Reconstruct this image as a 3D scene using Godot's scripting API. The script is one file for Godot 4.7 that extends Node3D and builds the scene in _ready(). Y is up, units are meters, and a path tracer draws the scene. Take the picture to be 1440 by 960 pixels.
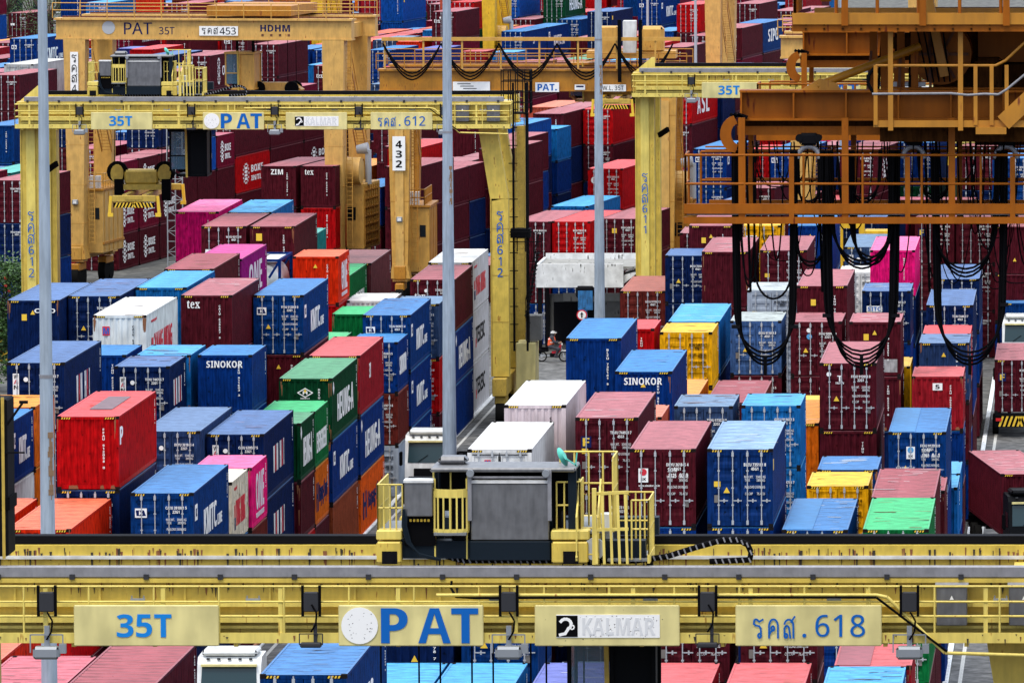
extends Node3D

const CAM_H := 37.4
const YARD_TURN := -0.11344640138
const PALETTE := {  # wall, then roof: faded paint with sky sheen mixed in as white
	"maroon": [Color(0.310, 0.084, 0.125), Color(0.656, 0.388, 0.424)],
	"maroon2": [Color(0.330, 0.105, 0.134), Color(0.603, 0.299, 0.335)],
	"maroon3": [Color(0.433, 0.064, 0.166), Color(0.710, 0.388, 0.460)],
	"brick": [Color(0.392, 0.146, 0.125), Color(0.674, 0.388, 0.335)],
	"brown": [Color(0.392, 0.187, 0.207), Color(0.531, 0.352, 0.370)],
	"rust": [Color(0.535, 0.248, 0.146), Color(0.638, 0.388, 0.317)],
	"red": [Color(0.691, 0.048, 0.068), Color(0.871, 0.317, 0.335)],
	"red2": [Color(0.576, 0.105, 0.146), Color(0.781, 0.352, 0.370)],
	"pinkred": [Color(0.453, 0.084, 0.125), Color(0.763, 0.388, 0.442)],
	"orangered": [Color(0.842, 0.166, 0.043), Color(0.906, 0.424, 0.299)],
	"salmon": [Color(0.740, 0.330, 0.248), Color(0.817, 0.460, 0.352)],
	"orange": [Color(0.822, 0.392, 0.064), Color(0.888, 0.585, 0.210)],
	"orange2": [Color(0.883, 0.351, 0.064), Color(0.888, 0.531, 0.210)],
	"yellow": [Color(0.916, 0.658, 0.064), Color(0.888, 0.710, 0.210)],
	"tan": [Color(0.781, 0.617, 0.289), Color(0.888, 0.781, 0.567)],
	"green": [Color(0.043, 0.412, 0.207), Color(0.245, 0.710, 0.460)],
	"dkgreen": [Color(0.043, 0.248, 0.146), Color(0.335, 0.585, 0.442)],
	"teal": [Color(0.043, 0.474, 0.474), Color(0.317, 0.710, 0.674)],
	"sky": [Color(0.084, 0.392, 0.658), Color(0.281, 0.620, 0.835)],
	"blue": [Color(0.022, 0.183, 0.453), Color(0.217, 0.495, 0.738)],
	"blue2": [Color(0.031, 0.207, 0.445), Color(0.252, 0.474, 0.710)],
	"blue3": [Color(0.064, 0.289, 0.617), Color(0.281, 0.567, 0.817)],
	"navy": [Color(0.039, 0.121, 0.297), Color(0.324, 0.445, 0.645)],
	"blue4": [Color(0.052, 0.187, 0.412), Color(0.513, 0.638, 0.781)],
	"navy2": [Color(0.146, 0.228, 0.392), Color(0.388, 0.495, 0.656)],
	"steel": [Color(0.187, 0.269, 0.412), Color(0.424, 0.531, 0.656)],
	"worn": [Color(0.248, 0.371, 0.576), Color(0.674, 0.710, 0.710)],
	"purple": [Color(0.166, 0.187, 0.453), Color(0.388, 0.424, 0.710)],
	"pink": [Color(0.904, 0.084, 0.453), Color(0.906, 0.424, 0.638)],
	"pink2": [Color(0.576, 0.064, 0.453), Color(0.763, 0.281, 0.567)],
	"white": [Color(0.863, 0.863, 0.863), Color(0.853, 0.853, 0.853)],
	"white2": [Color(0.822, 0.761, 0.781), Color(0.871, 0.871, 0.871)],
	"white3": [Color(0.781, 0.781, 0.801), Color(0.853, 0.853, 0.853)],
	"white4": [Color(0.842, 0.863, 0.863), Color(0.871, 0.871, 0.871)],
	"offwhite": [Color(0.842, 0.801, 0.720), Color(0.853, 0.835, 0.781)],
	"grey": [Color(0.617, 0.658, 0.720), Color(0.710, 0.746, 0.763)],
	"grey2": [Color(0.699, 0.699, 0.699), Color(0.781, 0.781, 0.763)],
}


class MB:
	var v := PackedVector3Array()
	var n := PackedVector3Array()
	var ix := PackedInt32Array()
	func quad(a: Vector3, b: Vector3, c: Vector3, d: Vector3):
		var k := v.size()
		var nn := (b - a).cross(c - a).normalized()
		v.append(a); v.append(b); v.append(c); v.append(d)
		for i in 4: n.append(nn)
		ix.append_array([k, k + 2, k + 1, k, k + 3, k + 2])
	func tri(a: Vector3, b: Vector3, c: Vector3):
		var k := v.size()
		var nn := (b - a).cross(c - a).normalized()
		v.append(a); v.append(b); v.append(c)
		for i in 3: n.append(nn)
		ix.append_array([k, k + 2, k + 1])
	func box(c: Vector3, s: Vector3, b := Basis()):
		var x := b.x * s.x * 0.5
		var y := b.y * s.y * 0.5
		var z := b.z * s.z * 0.5
		quad(c - x - y + z, c + x - y + z, c + x + y + z, c - x + y + z)
		quad(c + x - y - z, c - x - y - z, c - x + y - z, c + x + y - z)
		quad(c + x - y + z, c + x - y - z, c + x + y - z, c + x + y + z)
		quad(c - x - y - z, c - x - y + z, c - x + y + z, c - x + y - z)
		quad(c - x + y + z, c + x + y + z, c + x + y - z, c - x + y - z)
		quad(c - x - y - z, c + x - y - z, c + x - y + z, c - x - y + z)
	func bevel(c: Vector3, s: Vector3, r := 0.05, b := Basis()):
		# a box with chamfered edges
		var h := s * 0.5
		for ax in 3:
			for sg in [-1.0, 1.0]:
				var u := (ax + 1) % 3
				var w := (ax + 2) % 3
				var P := []
				for q in [[-1, -1], [1, -1], [1, 1], [-1, 1]]:
					var p := Vector3()
					p[ax] = sg * h[ax]; p[u] = q[0] * (h[u] - r); p[w] = q[1] * (h[w] - r)
					P.append(c + b * p)
				if sg > 0: quad(P[0], P[1], P[2], P[3])
				else: quad(P[3], P[2], P[1], P[0])
			for q in [[-1.0, -1.0], [1.0, -1.0], [1.0, 1.0], [-1.0, 1.0]]:
				var u := (ax + 1) % 3
				var w := (ax + 2) % 3
				var P := []
				for e in [[-1.0, 0], [1.0, 0], [1.0, 1], [-1.0, 1]]:
					var p := Vector3()
					p[ax] = e[0] * (h[ax] - r)
					p[u] = q[0] * (h[u] - (r if e[1] == 1 else 0.0)); p[w] = q[1] * (h[w] - (0.0 if e[1] == 1 else r))
					P.append(c + b * p)
				if q[0] * q[1] > 0: quad(P[0], P[1], P[2], P[3])
				else: quad(P[3], P[2], P[1], P[0])
	func bar(a: Vector3, b: Vector3, w: float, h := -1.0):
		var d := b - a
		var l := d.length()
		if l < 1e-5: return
		d /= l
		var up := Vector3.UP if absf(d.y) < 0.98 else Vector3.FORWARD
		var sx := d.cross(up).normalized()
		var sy := sx.cross(d).normalized()
		box((a + b) * 0.5, Vector3(w, h if h > 0 else w, l), Basis(sx, sy, -d))
	func tube(a: Vector3, b: Vector3, r: float, k := 6, r2 := -1.0, caps := true):
		var d := (b - a).normalized()
		var up := Vector3.UP if absf(d.y) < 0.98 else Vector3.RIGHT
		var x := d.cross(up).normalized()
		var y := x.cross(d)
		var e := r2 if r2 >= 0 else r
		var s := v.size()
		for i in k + 1:
			var t := TAU * i / k
			var o := x * cos(t) + y * sin(t)
			v.append(a + o * r); v.append(b + o * e)
			n.append(o); n.append(o)
		for i in k:
			var p := s + i * 2
			ix.append_array([p, p + 2, p + 1, p + 1, p + 2, p + 3])
		if caps:
			for q in 2:
				var m: Vector3 = a if q == 0 else b
				var rr := r if q == 0 else e
				for i in range(1, k - 1):
					var P := []
					for j in [0, i, i + 1]:
						P.append(m + (x * cos(TAU * j / k) + y * sin(TAU * j / k)) * rr)
					if q == 0: tri(P[0], P[1], P[2])
					else: tri(P[0], P[2], P[1])
	func path(p: Array, r: float, k := 5):
		for i in p.size() - 1: tube(p[i], p[i + 1], r, k, -1.0, i == 0 or i == p.size() - 2)
	func disc(c: Vector3, r: float, t: float, k := 20):
		# a round plate that faces +z
		tube(c, c + Vector3(0, 0, t), r, k)
	func poly(pts: Array, z0: float, z1: float):
		# an outline in x and y (counter-clockwise) with thickness
		var f := PackedVector2Array()
		for p in pts: f.append(p)
		var t := Geometry2D.triangulate_polygon(f)
		for i in range(0, t.size(), 3):
			var a := f[t[i]]; var b := f[t[i + 1]]; var c := f[t[i + 2]]
			if (b - a).cross(c - a) < 0:
				var q := b; b = c; c = q
			tri(Vector3(a.x, a.y, z1), Vector3(b.x, b.y, z1), Vector3(c.x, c.y, z1))
			tri(Vector3(a.x, a.y, z0), Vector3(c.x, c.y, z0), Vector3(b.x, b.y, z0))
		for i in f.size():
			var a := f[i]; var b := f[(i + 1) % f.size()]
			quad(Vector3(a.x, a.y, z0), Vector3(b.x, b.y, z0), Vector3(b.x, b.y, z1), Vector3(a.x, a.y, z1))
	func corr(o: Vector3, u: Vector3, w: Vector3, l: float, h: float, per: float, dep: float):
		# corrugated sheet: the profile runs along u, the flutes along w, the outside is u x w
		var nrm := u.cross(w)
		var k := maxi(1, roundi(l / per))
		var p := l / k
		var prof := [[0.0, 0.0], [0.28, 0.0], [0.5, 1.0], [0.78, 1.0], [1.0, 0.0]]
		for i in k:
			for j in 4:
				var a: Vector3 = o + u * (p * (i + prof[j][0])) - nrm * dep * prof[j][1]
				var b: Vector3 = o + u * (p * (i + prof[j + 1][0])) - nrm * dep * prof[j + 1][1]
				quad(a, b, b + w * h, a + w * h)
	func surf(mesh: ArrayMesh, m: Material):
		if v.is_empty(): return
		var a := []
		a.resize(Mesh.ARRAY_MAX)
		a[Mesh.ARRAY_VERTEX] = v
		a[Mesh.ARRAY_NORMAL] = n
		a[Mesh.ARRAY_INDEX] = ix
		mesh.add_surface_from_arrays(Mesh.PRIMITIVE_TRIANGLES, a)
		mesh.surface_set_material(mesh.get_surface_count() - 1, m)

var M := {}
var names := {}
var cache := {}
var rng := RandomNumberGenerator.new()
var stuff := {}

func lin(r: float, g: float, b: float) -> Color:
	return Color(r, g, b).linear_to_srgb()

func mat(key: String, c: Color, rough := 0.6, tex: Texture2D = null, scale := Vector3(0.16, 0.16, 0.16), metal := 0.0, spec := 0.5) -> StandardMaterial3D:
	var m := StandardMaterial3D.new()
	m.resource_name = key
	m.albedo_color = c
	m.roughness = rough
	m.metallic = metal
	m.metallic_specular = spec
	if tex:
		m.albedo_texture = tex
		m.uv1_triplanar = true
		m.uv1_world_triplanar = true
		m.uv1_scale = scale
		m.uv1_triplanar_sharpness = 8.0
	M[key] = m
	return m

func noise(s: int, f: float, oct := 4) -> FastNoiseLite:
	var q := FastNoiseLite.new()
	q.seed = s
	q.noise_type = FastNoiseLite.TYPE_SIMPLEX
	q.frequency = f
	q.fractal_octaves = oct
	return q

func grime(s: int, kind: String, size := 512) -> ImageTexture:
	# wear that multiplies a surface's own colour: streaks, scuffs, rust spots
	var a := noise(s, 0.012).get_seamless_image(size, size)
	var b := noise(s + 1, 0.05, 3).get_seamless_image(size, size)
	var c := noise(s + 2, 0.02, 5).get_seamless_image(size, size)
	var im := Image.create(size, size, false, Image.FORMAT_RGB8)
	for y in size:
		for x in size:
			var g := 1.0
			var col := Color(1, 1, 1)
			if kind == "wall":
				var st := a.get_pixel((x * 6) % size, (y * 1) % size).r
				var sp := c.get_pixel(x, y).r
				g = 0.88 + 0.3 * (st - 0.5) + 0.26 * (c.get_pixel((x + 99) % size, y).r - 0.5)
				col = Color(g, g, g)
				var ru := smoothstep(0.79, 0.9, sp + 0.1 * (b.get_pixel(x, y).r - 0.5))
				col = col.lerp(Color(0.55 * g, 0.36 * g, 0.26 * g), ru * 0.75)
			elif kind == "roof":
				var st := a.get_pixel((x / 2) % size, (y * 9) % size).r
				var sp := c.get_pixel(x, y).r
				g = 0.9 + 0.4 * (st - 0.5) + 0.22 * (sp - 0.5)
				g = clampf(g, 0.45, 1.0)
				col = Color(g, g, g)
				var ru := smoothstep(0.78, 0.88, b.get_pixel((x * 2) % size, (y * 2) % size).r * 0.5 + sp * 0.5)
				col = col.lerp(Color(0.42, 0.33, 0.3), ru * 0.7)
			elif kind == "crane":
				var st := a.get_pixel((x * 8) % size, y).r
				var sp := c.get_pixel(x, y).r
				g = 0.95 + 0.08 * (st - 0.5) + 0.16 * (sp - 0.5)
				col = Color(g, g, g)
				var ru := smoothstep(0.74, 0.88, st * 0.55 + sp * 0.45 + 0.12 * (b.get_pixel(x, y).r - 0.5))
				col = col.lerp(Color(0.5, 0.28, 0.12), ru * 0.8)
			elif kind == "soft":
				g = 0.93 + 0.12 * (a.get_pixel((x * 5) % size, y).r - 0.5) + 0.14 * (c.get_pixel(x, y).r - 0.5)
				col = Color(g, g, g)
			elif kind == "road":
				var sp := c.get_pixel(x, y).r
				g = 0.8 + 0.5 * (sp - 0.5) + 0.25 * (b.get_pixel(x, y).r - 0.5) + 0.3 * (a.get_pixel(x, y).r - 0.5)
				g = clampf(g, 0.3, 1.0)
				col = Color(g, g, g * 0.99)
			elif kind == "concrete":
				var st := a.get_pixel((x * 7) % size, y).r
				var sp := c.get_pixel(x, y).r
				g = 0.92 + 0.2 * (sp - 0.5)
				col = Color(g, g, g)
				col = col.lerp(Color(0.16, 0.16, 0.16), smoothstep(0.68, 0.9, st * 0.45 + sp * 0.55) * 0.85)
			im.set_pixel(x, y, col.clamp())
	return ImageTexture.create_from_image(im)

func numbered(called: String) -> String:
	if names.has(called):
		names[called] += 1
		return "%s_%03d" % [called, names[called] - 1]
	names[called] = 1
	return called

func thing(called: String, label: String, category: String, at := Vector3.ZERO, turn := 0.0, group := "") -> Node3D:
	var o := Node3D.new()
	o.name = numbered(called)
	add_child(o)
	o.position = at
	o.rotation.y = turn
	o.set_meta("label", label)
	o.set_meta("category", category)
	if group: o.set_meta("group", group)
	return o

func node(called: String, mesh: Mesh, parent: Node3D, at := Vector3.ZERO, b := Basis(), over: Material = null) -> MeshInstance3D:
	var o := MeshInstance3D.new()
	o.name = called
	o.mesh = mesh
	if over: o.material_override = over
	o.transform = Transform3D(b, at)
	parent.add_child(o, true)
	return o

func obj(called: String, mb: MB, m: Material, parent: Node3D, at := Vector3.ZERO, b := Basis()) -> MeshInstance3D:
	var me := ArrayMesh.new()
	mb.surf(me, m)
	return node(called, me, parent, at, b)

func part_box(called: String, c: Vector3, s: Vector3, m: Material, parent: Node3D, r := 0.0) -> MeshInstance3D:
	var b := MB.new()
	if r > 0.0: b.bevel(Vector3.ZERO, s, r)
	else: b.box(Vector3.ZERO, s)
	return obj(called, b, m, parent, c)

func struct(called: String, mb: MB, m: Material) -> MeshInstance3D:
	var o := obj(called, mb, m, self)
	o.set_meta("kind", "structure")
	o.set_meta("label", called.replace("_", " "))
	return o

# ---------------------------------------------------------------- lettering
const TO_SIDE := Basis(Vector3(0, 0, -1), Vector3(0, 1, 0), Vector3(1, 0, 0))

func glyphs(s: String, font := "Droid Sans", bold := true) -> TextMesh:
	var key := s + font + str(bold)
	if not cache.has(key):
		var f := SystemFont.new()
		f.font_names = PackedStringArray([font])
		f.font_weight = 700 if bold else 400
		var t := TextMesh.new()
		t.text = s
		t.font = f
		t.font_size = 32
		t.pixel_size = 0.01
		t.depth = 0.03
		t.curve_step = 2.0
		t.line_spacing = -6.0
		cache[key] = t
	return cache[key]

func text(s: String, h: float, w: float, at: Vector3, m: Material, parent: Node3D, b := Basis(), font := "Droid Sans", bold := true, called := "lettering") -> MeshInstance3D:
	# h and w: the height and (0: natural) width that the letters take, centred on at
	var t := glyphs(s, font, bold)
	var box := t.get_aabb()
	var sy := h / maxf(box.size.y, 0.001)
	var sx := sy if w <= 0.0 else w / maxf(box.size.x, 0.001)
	var mid := box.position + box.size * 0.5
	var o := node(called, t, parent, Vector3.ZERO, Basis(), m)
	var bb := b * Basis.from_scale(Vector3(sx, sy, 0.5))
	o.transform = Transform3D(bb, at - bb * Vector3(mid.x, mid.y, 0))
	return o

func row(s: String, h: float, adv: float, at: Vector3, parent: Node3D, b: Basis, m: Material, red := "", m2: Material = null):
	# one letter after the other at a fixed step, some of them in a second colour
	for i in s.length():
		if s[i] == " ": continue
		text(s[i], h, adv * 0.72 if s[i] != "I" else adv * 0.2, at + b.x * adv * (i - (s.length() - 1) * 0.5), m2 if s[i] in red else m, parent, b)

func ribbon(mb: MB, p: Array, t: float, o := Vector2.ZERO, s := Vector2.ONE):
	for i in p.size() - 1:
		var a: Vector2 = o + p[i] * s
		var c: Vector2 = o + p[i + 1] * s
		var d := (c - a).normalized() * t * 0.5
		a -= d * 0.8; c += d * 0.8
		var q := Vector2(-d.y, d.x)
		var z := 0.012 + 0.0008 * float((mb.v.size() / 4) % 40)
		mb.quad(Vector3(a.x - q.x, a.y - q.y, z), Vector3(c.x - q.x, c.y - q.y, z), Vector3(c.x + q.x, c.y + q.y, z), Vector3(a.x + q.x, a.y + q.y, z))

func arc(cx: float, cy: float, rx: float, ry: float, a0: float, a1: float, k := 8) -> Array:
	var p := []
	for i in k + 1:
		var t := deg_to_rad(lerpf(a0, a1, float(i) / k))
		p.append(Vector2(cx + cos(t) * rx, cy + sin(t) * ry))
	return p

func thai_strokes(ch: String) -> Array:
	if ch == "ร":
		return [[Vector2(0.12, 0.74)] + arc(0.32, 0.86, 0.18, 0.12, 170, 40, 5) + [Vector2(0.62, 0.86), Vector2(0.92, 0.97)], [Vector2(0.12, 0.74), Vector2(0.3, 0.66), Vector2(0.6, 0.62), Vector2(0.74, 0.5), Vector2(0.76, 0.12)], arc(0.63, 0.11, 0.13, 0.11, 0, 360, 10)]
	if ch == "ค":
		return [[Vector2(0.1, 0.0), Vector2(0.1, 0.6)] + arc(0.5, 0.62, 0.4, 0.36, 170, 10, 8) + [Vector2(0.9, 0.0)], [Vector2(0.1, 0.16), Vector2(0.36, 0.4)], arc(0.44, 0.5, 0.13, 0.12, 0, 360, 10)]
	if ch == "ส":
		return [[Vector2(0.1, 0.1), Vector2(0.1, 0.48)] + arc(0.32, 0.46, 0.2, 0.17, 140, 10, 6) + [Vector2(0.62, 0.0)], arc(0.23, 0.11, 0.13, 0.11, 0, 360, 10), [Vector2(0.9, 0.0), Vector2(0.9, 0.6)] + arc(0.5, 0.66, 0.4, 0.31, 10, 165, 8), [Vector2(0.7, 0.84), Vector2(1.02, 1.12)]]
	return []

func thai(ch: String, h: float, w: float, at: Vector3, m: Material, parent: Node3D):
	var mb := MB.new()
	for p in thai_strokes(ch): ribbon(mb, p, h * 0.1, Vector2(-w * 0.5, -h * 0.5), Vector2(w, h))
	obj("lettering", mb, m, parent, at)

# ---------------------------------------------------------------- containers
func paint(c: String) -> StandardMaterial3D:
	if not M.has("p_" + c): mat("p_" + c, PALETTE[c][0], 0.5, M.tex_soft if c.begins_with("white") or c.begins_with("grey") else M.tex_wall, Vector3(0.21, 0.14, 0.21), 0.0, 0.14)
	return M["p_" + c]

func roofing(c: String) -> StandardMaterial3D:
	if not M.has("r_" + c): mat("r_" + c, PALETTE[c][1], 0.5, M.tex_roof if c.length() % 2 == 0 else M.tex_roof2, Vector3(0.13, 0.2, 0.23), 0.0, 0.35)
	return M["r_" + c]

func body(L: float, h: float, n_end: bool) -> ArrayMesh:
	var key := "body%s%s%s" % [L, h, n_end]
	if cache.has(key): return cache[key]
	var b := MB.new()
	for sx in [-1.0, 1.0]:
		for z in [-0.08, -(L - 0.08)]: b.box(Vector3(sx * 1.139, h * 0.5, z), Vector3(0.16, h - 0.24, 0.16))
		b.box(Vector3(sx * 1.19, 0.12, -L * 0.5), Vector3(0.05, 0.15, L - 0.32))
		b.box(Vector3(sx * 1.185, h - 0.05, -L * 0.5), Vector3(0.06, 0.07, L - 0.32))
	for z in [-0.07, -(L - 0.07)]:
		b.box(Vector3(0, h - 0.075, z), Vector3(2.12, 0.11, 0.13))
		b.box(Vector3(0, 0.11, z), Vector3(2.12, 0.16, 0.13))
	b.box(Vector3(0, 0.17, -L * 0.5), Vector3(2.3, 0.05, L - 0.3))
	b.quad(Vector3(1.06, 0.19, -(L - 0.05)), Vector3(-1.06, 0.19, -(L - 0.05)), Vector3(-1.06, h - 0.13, -(L - 0.05)), Vector3(1.06, h - 0.13, -(L - 0.05)))
	b.corr(Vector3(1.205, 0.195, -0.16), Vector3(0, 0, -1), Vector3.UP, L - 0.32, h - 0.28, 0.28, 0.036)
	b.corr(Vector3(-1.205, 0.195, -(L - 0.16)), Vector3(0, 0, 1), Vector3.UP, L - 0.32, h - 0.28, 0.28, 0.036)
	if n_end: b.corr(Vector3(-1.06, 0.19, -0.02), Vector3.RIGHT, Vector3.UP, 2.12, h - 0.32, 0.265, 0.05)
	var d := MB.new()
	for sx in [-1.0, 1.0]:
		for z in [-0.086, -(L - 0.086)]:
			for y in [0.06, h - 0.06]: d.box(Vector3(sx * 1.139, y, z), Vector3(0.166, 0.12, 0.18))
	var me := ArrayMesh.new()
	b.surf(me, M.steel)
	d.surf(me, M.casting)
	cache[key] = me
	return me

func roof_mesh(L: float, h: float) -> ArrayMesh:
	var key := "roof%s%s" % [L, h]
	if not cache.has(key):
		var b := MB.new()
		b.corr(Vector3(1.155, h - 0.012, -0.14), Vector3(0, 0, -1), Vector3(-1, 0, 0), L - 0.28, 2.31, 0.36, 0.034)
		for sx in [-1.0, 1.0]: b.box(Vector3(sx * 1.187, h - 0.01, -L * 0.5), Vector3(0.064, 0.012, L - 0.36))
		for z in [-0.07, -(L - 0.07)]: b.box(Vector3(0, h - 0.014, z), Vector3(2.1, 0.014, 0.138))
		var me := ArrayMesh.new()
		b.surf(me, M.steel)
		cache[key] = me
	return cache[key]

func door_mesh(h: float, side: float, with_rods: bool) -> ArrayMesh:
	var key := "door%s%s%s" % [h, side, with_rods]
	if cache.has(key): return cache[key]
	var b := MB.new()
	var x0 := 0.012 if side > 0 else -1.055
	var w := 1.043
	var y0 := 0.2
	var hh := h - 0.34
	b.box(Vector3(x0 + w * 0.5, y0 + hh * 0.5, -0.075), Vector3(w, hh, 0.05))
	for e in [[x0 + 0.045, 0.09], [x0 + w - 0.045, 0.09]]: b.box(Vector3(e[0], y0 + hh * 0.5, -0.03), Vector3(e[1], hh, 0.05))
	for y in [y0 + 0.045, y0 + hh - 0.045]: b.box(Vector3(x0 + w * 0.5, y, -0.03), Vector3(w - 0.18, 0.09, 0.05))
	b.corr(Vector3(x0 + w - 0.09, y0 + 0.09, -0.008), Vector3.UP, Vector3(-1, 0, 0), hh - 0.18, w - 0.18, (hh - 0.18) / 5.0, 0.036)
	var me := ArrayMesh.new()
	b.surf(me, M.steel)
	if with_rods:
		var r := MB.new()
		for k in 2: rod_shape(r, x0 + (0.26 if k == 0 else 0.78), h)
		r.surf(me, M.galv)
	cache[key] = me
	return me

func rod_shape(r: MB, x: float, h: float):
	r.tube(Vector3(x, 0.1, 0.035), Vector3(x, h - 0.05, 0.035), 0.023, 6)
	for y in [0.16, h - 0.2]: r.box(Vector3(x, y, 0.045), Vector3(0.085, 0.16, 0.05))
	for y in [h * 0.28, h * 0.5, h * 0.72]: r.box(Vector3(x, y, 0.03), Vector3(0.09, 0.05, 0.06))

func rod_mesh(h: float) -> ArrayMesh:
	var key := "rod%s" % h
	if not cache.has(key):
		var r := MB.new()
		rod_shape(r, 0.0, h)
		r.bar(Vector3(0, 0.98, 0.07), Vector3(0.34, 0.98, 0.07), 0.035)
		r.box(Vector3(0.2, 0.98, 0.06), Vector3(0.05, 0.13, 0.05))
		var me := ArrayMesh.new()
		r.surf(me, M.galv)
		cache[key] = me
	return cache[key]

func hazard_mesh() -> ArrayMesh:
	if not cache.has("hazard"):
		var d := MB.new()
		var y := MB.new()
		d.box(Vector3.ZERO, Vector3(0.4, 0.075, 0.012))
		for k in 4:
			var x: float = -0.16 + k * 0.095
			y.quad(Vector3(x - 0.02, -0.036, 0.009), Vector3(x + 0.03, -0.036, 0.009), Vector3(x + 0.06, 0.036, 0.009), Vector3(x + 0.01, 0.036, 0.009))
		var me := ArrayMesh.new()
		d.surf(me, M.black)
		y.surf(me, M.hazard_yellow)
		cache["hazard"] = me
	return cache["hazard"]

func code_text(k: int) -> String:
	var r := RandomNumberGenerator.new()
	r.seed = 77 + k * 13
	var pre: String = ["SEGU", "TRHU", "WHSU", "FFAU", "BLZU", "TCNU", "GESU", "CAIU", "TEMU", "DRYU"][k % 10]
	return "%s %06d %d" % [pre, r.randi_range(210000, 989999), r.randi_range(0, 9)]

func marks(k: int) -> String:
	return code_text(k) + "\n" + ("45G1" if k % 2 == 0 else "22G1")

func upright(s: String) -> String:
	var o := ""
	for i in s.length(): o += s[i] + ("\n" if i < s.length() - 1 else "")
	return o

func s(x: float, z: float, len: int, turned: int, spec: String, labels := ""):
	var L := 12.192 if len == 12 else 6.058
	var lab := labels.split("#") if labels else PackedStringArray()
	var li := 0
	var y := 0.0
	var turn := YARD_TURN if turned else 0.0
	# x and z give the near bottom corner on the smaller-x side
	var ax := Vector3(cos(turn), 0, -sin(turn))
	var at := Vector3(x, 0, -z) + ax * 1.219
	var count := spec.count("!")
	for t in spec.split(";"):
		var f := t.split(".")
		var h := 2.896 if f[2] == "9" else 2.591
		var p := at + Vector3(0, y, 0)
		if f.size() > 4 and f[4] == "!":
			container(f[0], f[1] == "D", L, h, f[3].split("+"), p, turn, lab[li], z < 470.0)
			li += 1
		else:
			var key := f[1] + str(len)
			if not stuff.has(key): stuff[key] = []
			var tr := Transform3D(Basis(Vector3.UP, turn) * Basis.from_scale(Vector3(1, h / 2.896, 1)), p)
			stuff[key].append([tr, f[0]])
		y += h + 0.02

func container(c: String, doors: bool, L: float, h: float, dec: PackedStringArray, at: Vector3, turn: float, label: String, near: bool):
	if "tank" in dec:
		tank_container(L, h, at, turn, label)
		return
	var o := thing("shipping_container", label, "container", at, turn, "stacked shipping containers")
	node("body", body(L, h, not doors), o).set_surface_override_material(0, paint(c))
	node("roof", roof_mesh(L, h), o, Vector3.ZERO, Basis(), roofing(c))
	var pick := rng.randi_range(0, 29)
	var wp: Material = M.white_paint
	if doors:
		for sd in [-1.0, 1.0]:
			var d := node("door", door_mesh(h, sd, not near), o)
			d.set_surface_override_material(0, paint(c) if not "reefer" in dec else M.white_gloss)
			if near:
				for k in 2:
					var rx: float = (0.012 if sd > 0 else -1.055) + (0.26 if k == 0 else 0.78)
					node("lock_rod", rod_mesh(h), d, Vector3(rx, 0, 0), Basis() if k == 1 else Basis(Vector3(-1, 0, 0), Vector3(0, 1, 0), Vector3(0, 0, -1)) if false else Basis())
		var dk: Material = wp if not (c.begins_with("white") or c == "yellow" or c.begins_with("grey") or c == "offwhite") else M.black
		text(marks(pick), 0.27, 0.82, Vector3(0.55, h - 0.66, 0.012), dk, o, Basis(), "Droid Sans", true, "container_number")
		if near or pick % 2 == 0: text("MAX.WT.    30480 KG\nTARE           3890 KG\n\nPAYLOAD 26590 KG\n\nCU.CAP       76.4 CU", 0.72, 0.78, Vector3(0.55, h - 1.35, 0.012), dk, o, Basis(), "Droid Sans", false, "weight_marks")
		if near:
			if pick % 3 != 1:
				var w := MB.new()
				w.poly([Vector2(-0.12, -0.1), Vector2(0.12, -0.1), Vector2(0, 0.12)], 0.0, 0.006)
				obj("warning_label", w, M.hazard_yellow, o, Vector3(-0.5, h * 0.47, 0.014))
			if pick % 2 == 0: part_box("data_plate", Vector3(-0.86, h * 0.36, 0.014), Vector3(0.2, 0.28, 0.008), M.plate, o)
			else: part_box("data_plate", Vector3(0.86, h * 0.3, 0.014), Vector3(0.2, 0.26, 0.008), M.plate, o)
			if pick % 4 == 0: part_box("yellow_label", Vector3(-0.85, h * 0.55, 0.014), Vector3(0.24, 0.2, 0.008), M.hazard_yellow, o)
	else:
		var dk2: Material = wp if not (c.begins_with("white") or c.begins_with("grey") or c == "offwhite") else M.black
		text(upright(code_text(pick)), h * 0.55, 0.1, Vector3(0.62, h * 0.56, -0.012), dk2, o, Basis(), "Droid Sans", true, "container_number")
		if near and pick % 3 != 0:
			var w := MB.new()
			w.poly([Vector2(-0.11, -0.1), Vector2(0.11, -0.1), Vector2(0, 0.11)], 0.0, 0.006)
			obj("warning_label", w, M.hazard_yellow, o, Vector3(-0.02, h * (0.8 if pick % 2 else 0.3), -0.014))
		if near and pick % 4 == 1: part_box("yellow_label", Vector3(-0.42, h * 0.72, -0.012), Vector3(0.24, 0.3, 0.008), M.hazard_yellow, o)
	if h > 2.7 and near:
		for sx in [-0.86, 0.86]: node("hazard_stripe", hazard_mesh(), o, Vector3(sx, h - 0.075, 0.002))
	if near and not (c.begins_with("white")): text(upright(code_text(pick)), 1.0, 0.11, Vector3(1.212, h - 0.8, -(L - 0.45)), wp, o, TO_SIDE, "Droid Sans", true, "container_number")
	if near and rng.randf() < 0.45: scrapes(o, L, h, c)
	if near and not doors and rng.randf() < 0.5 or "tw" in dec: rust_runs(o, h, "tw" in dec)
	for d in dec: decal(d, o, L, h, near)

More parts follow.
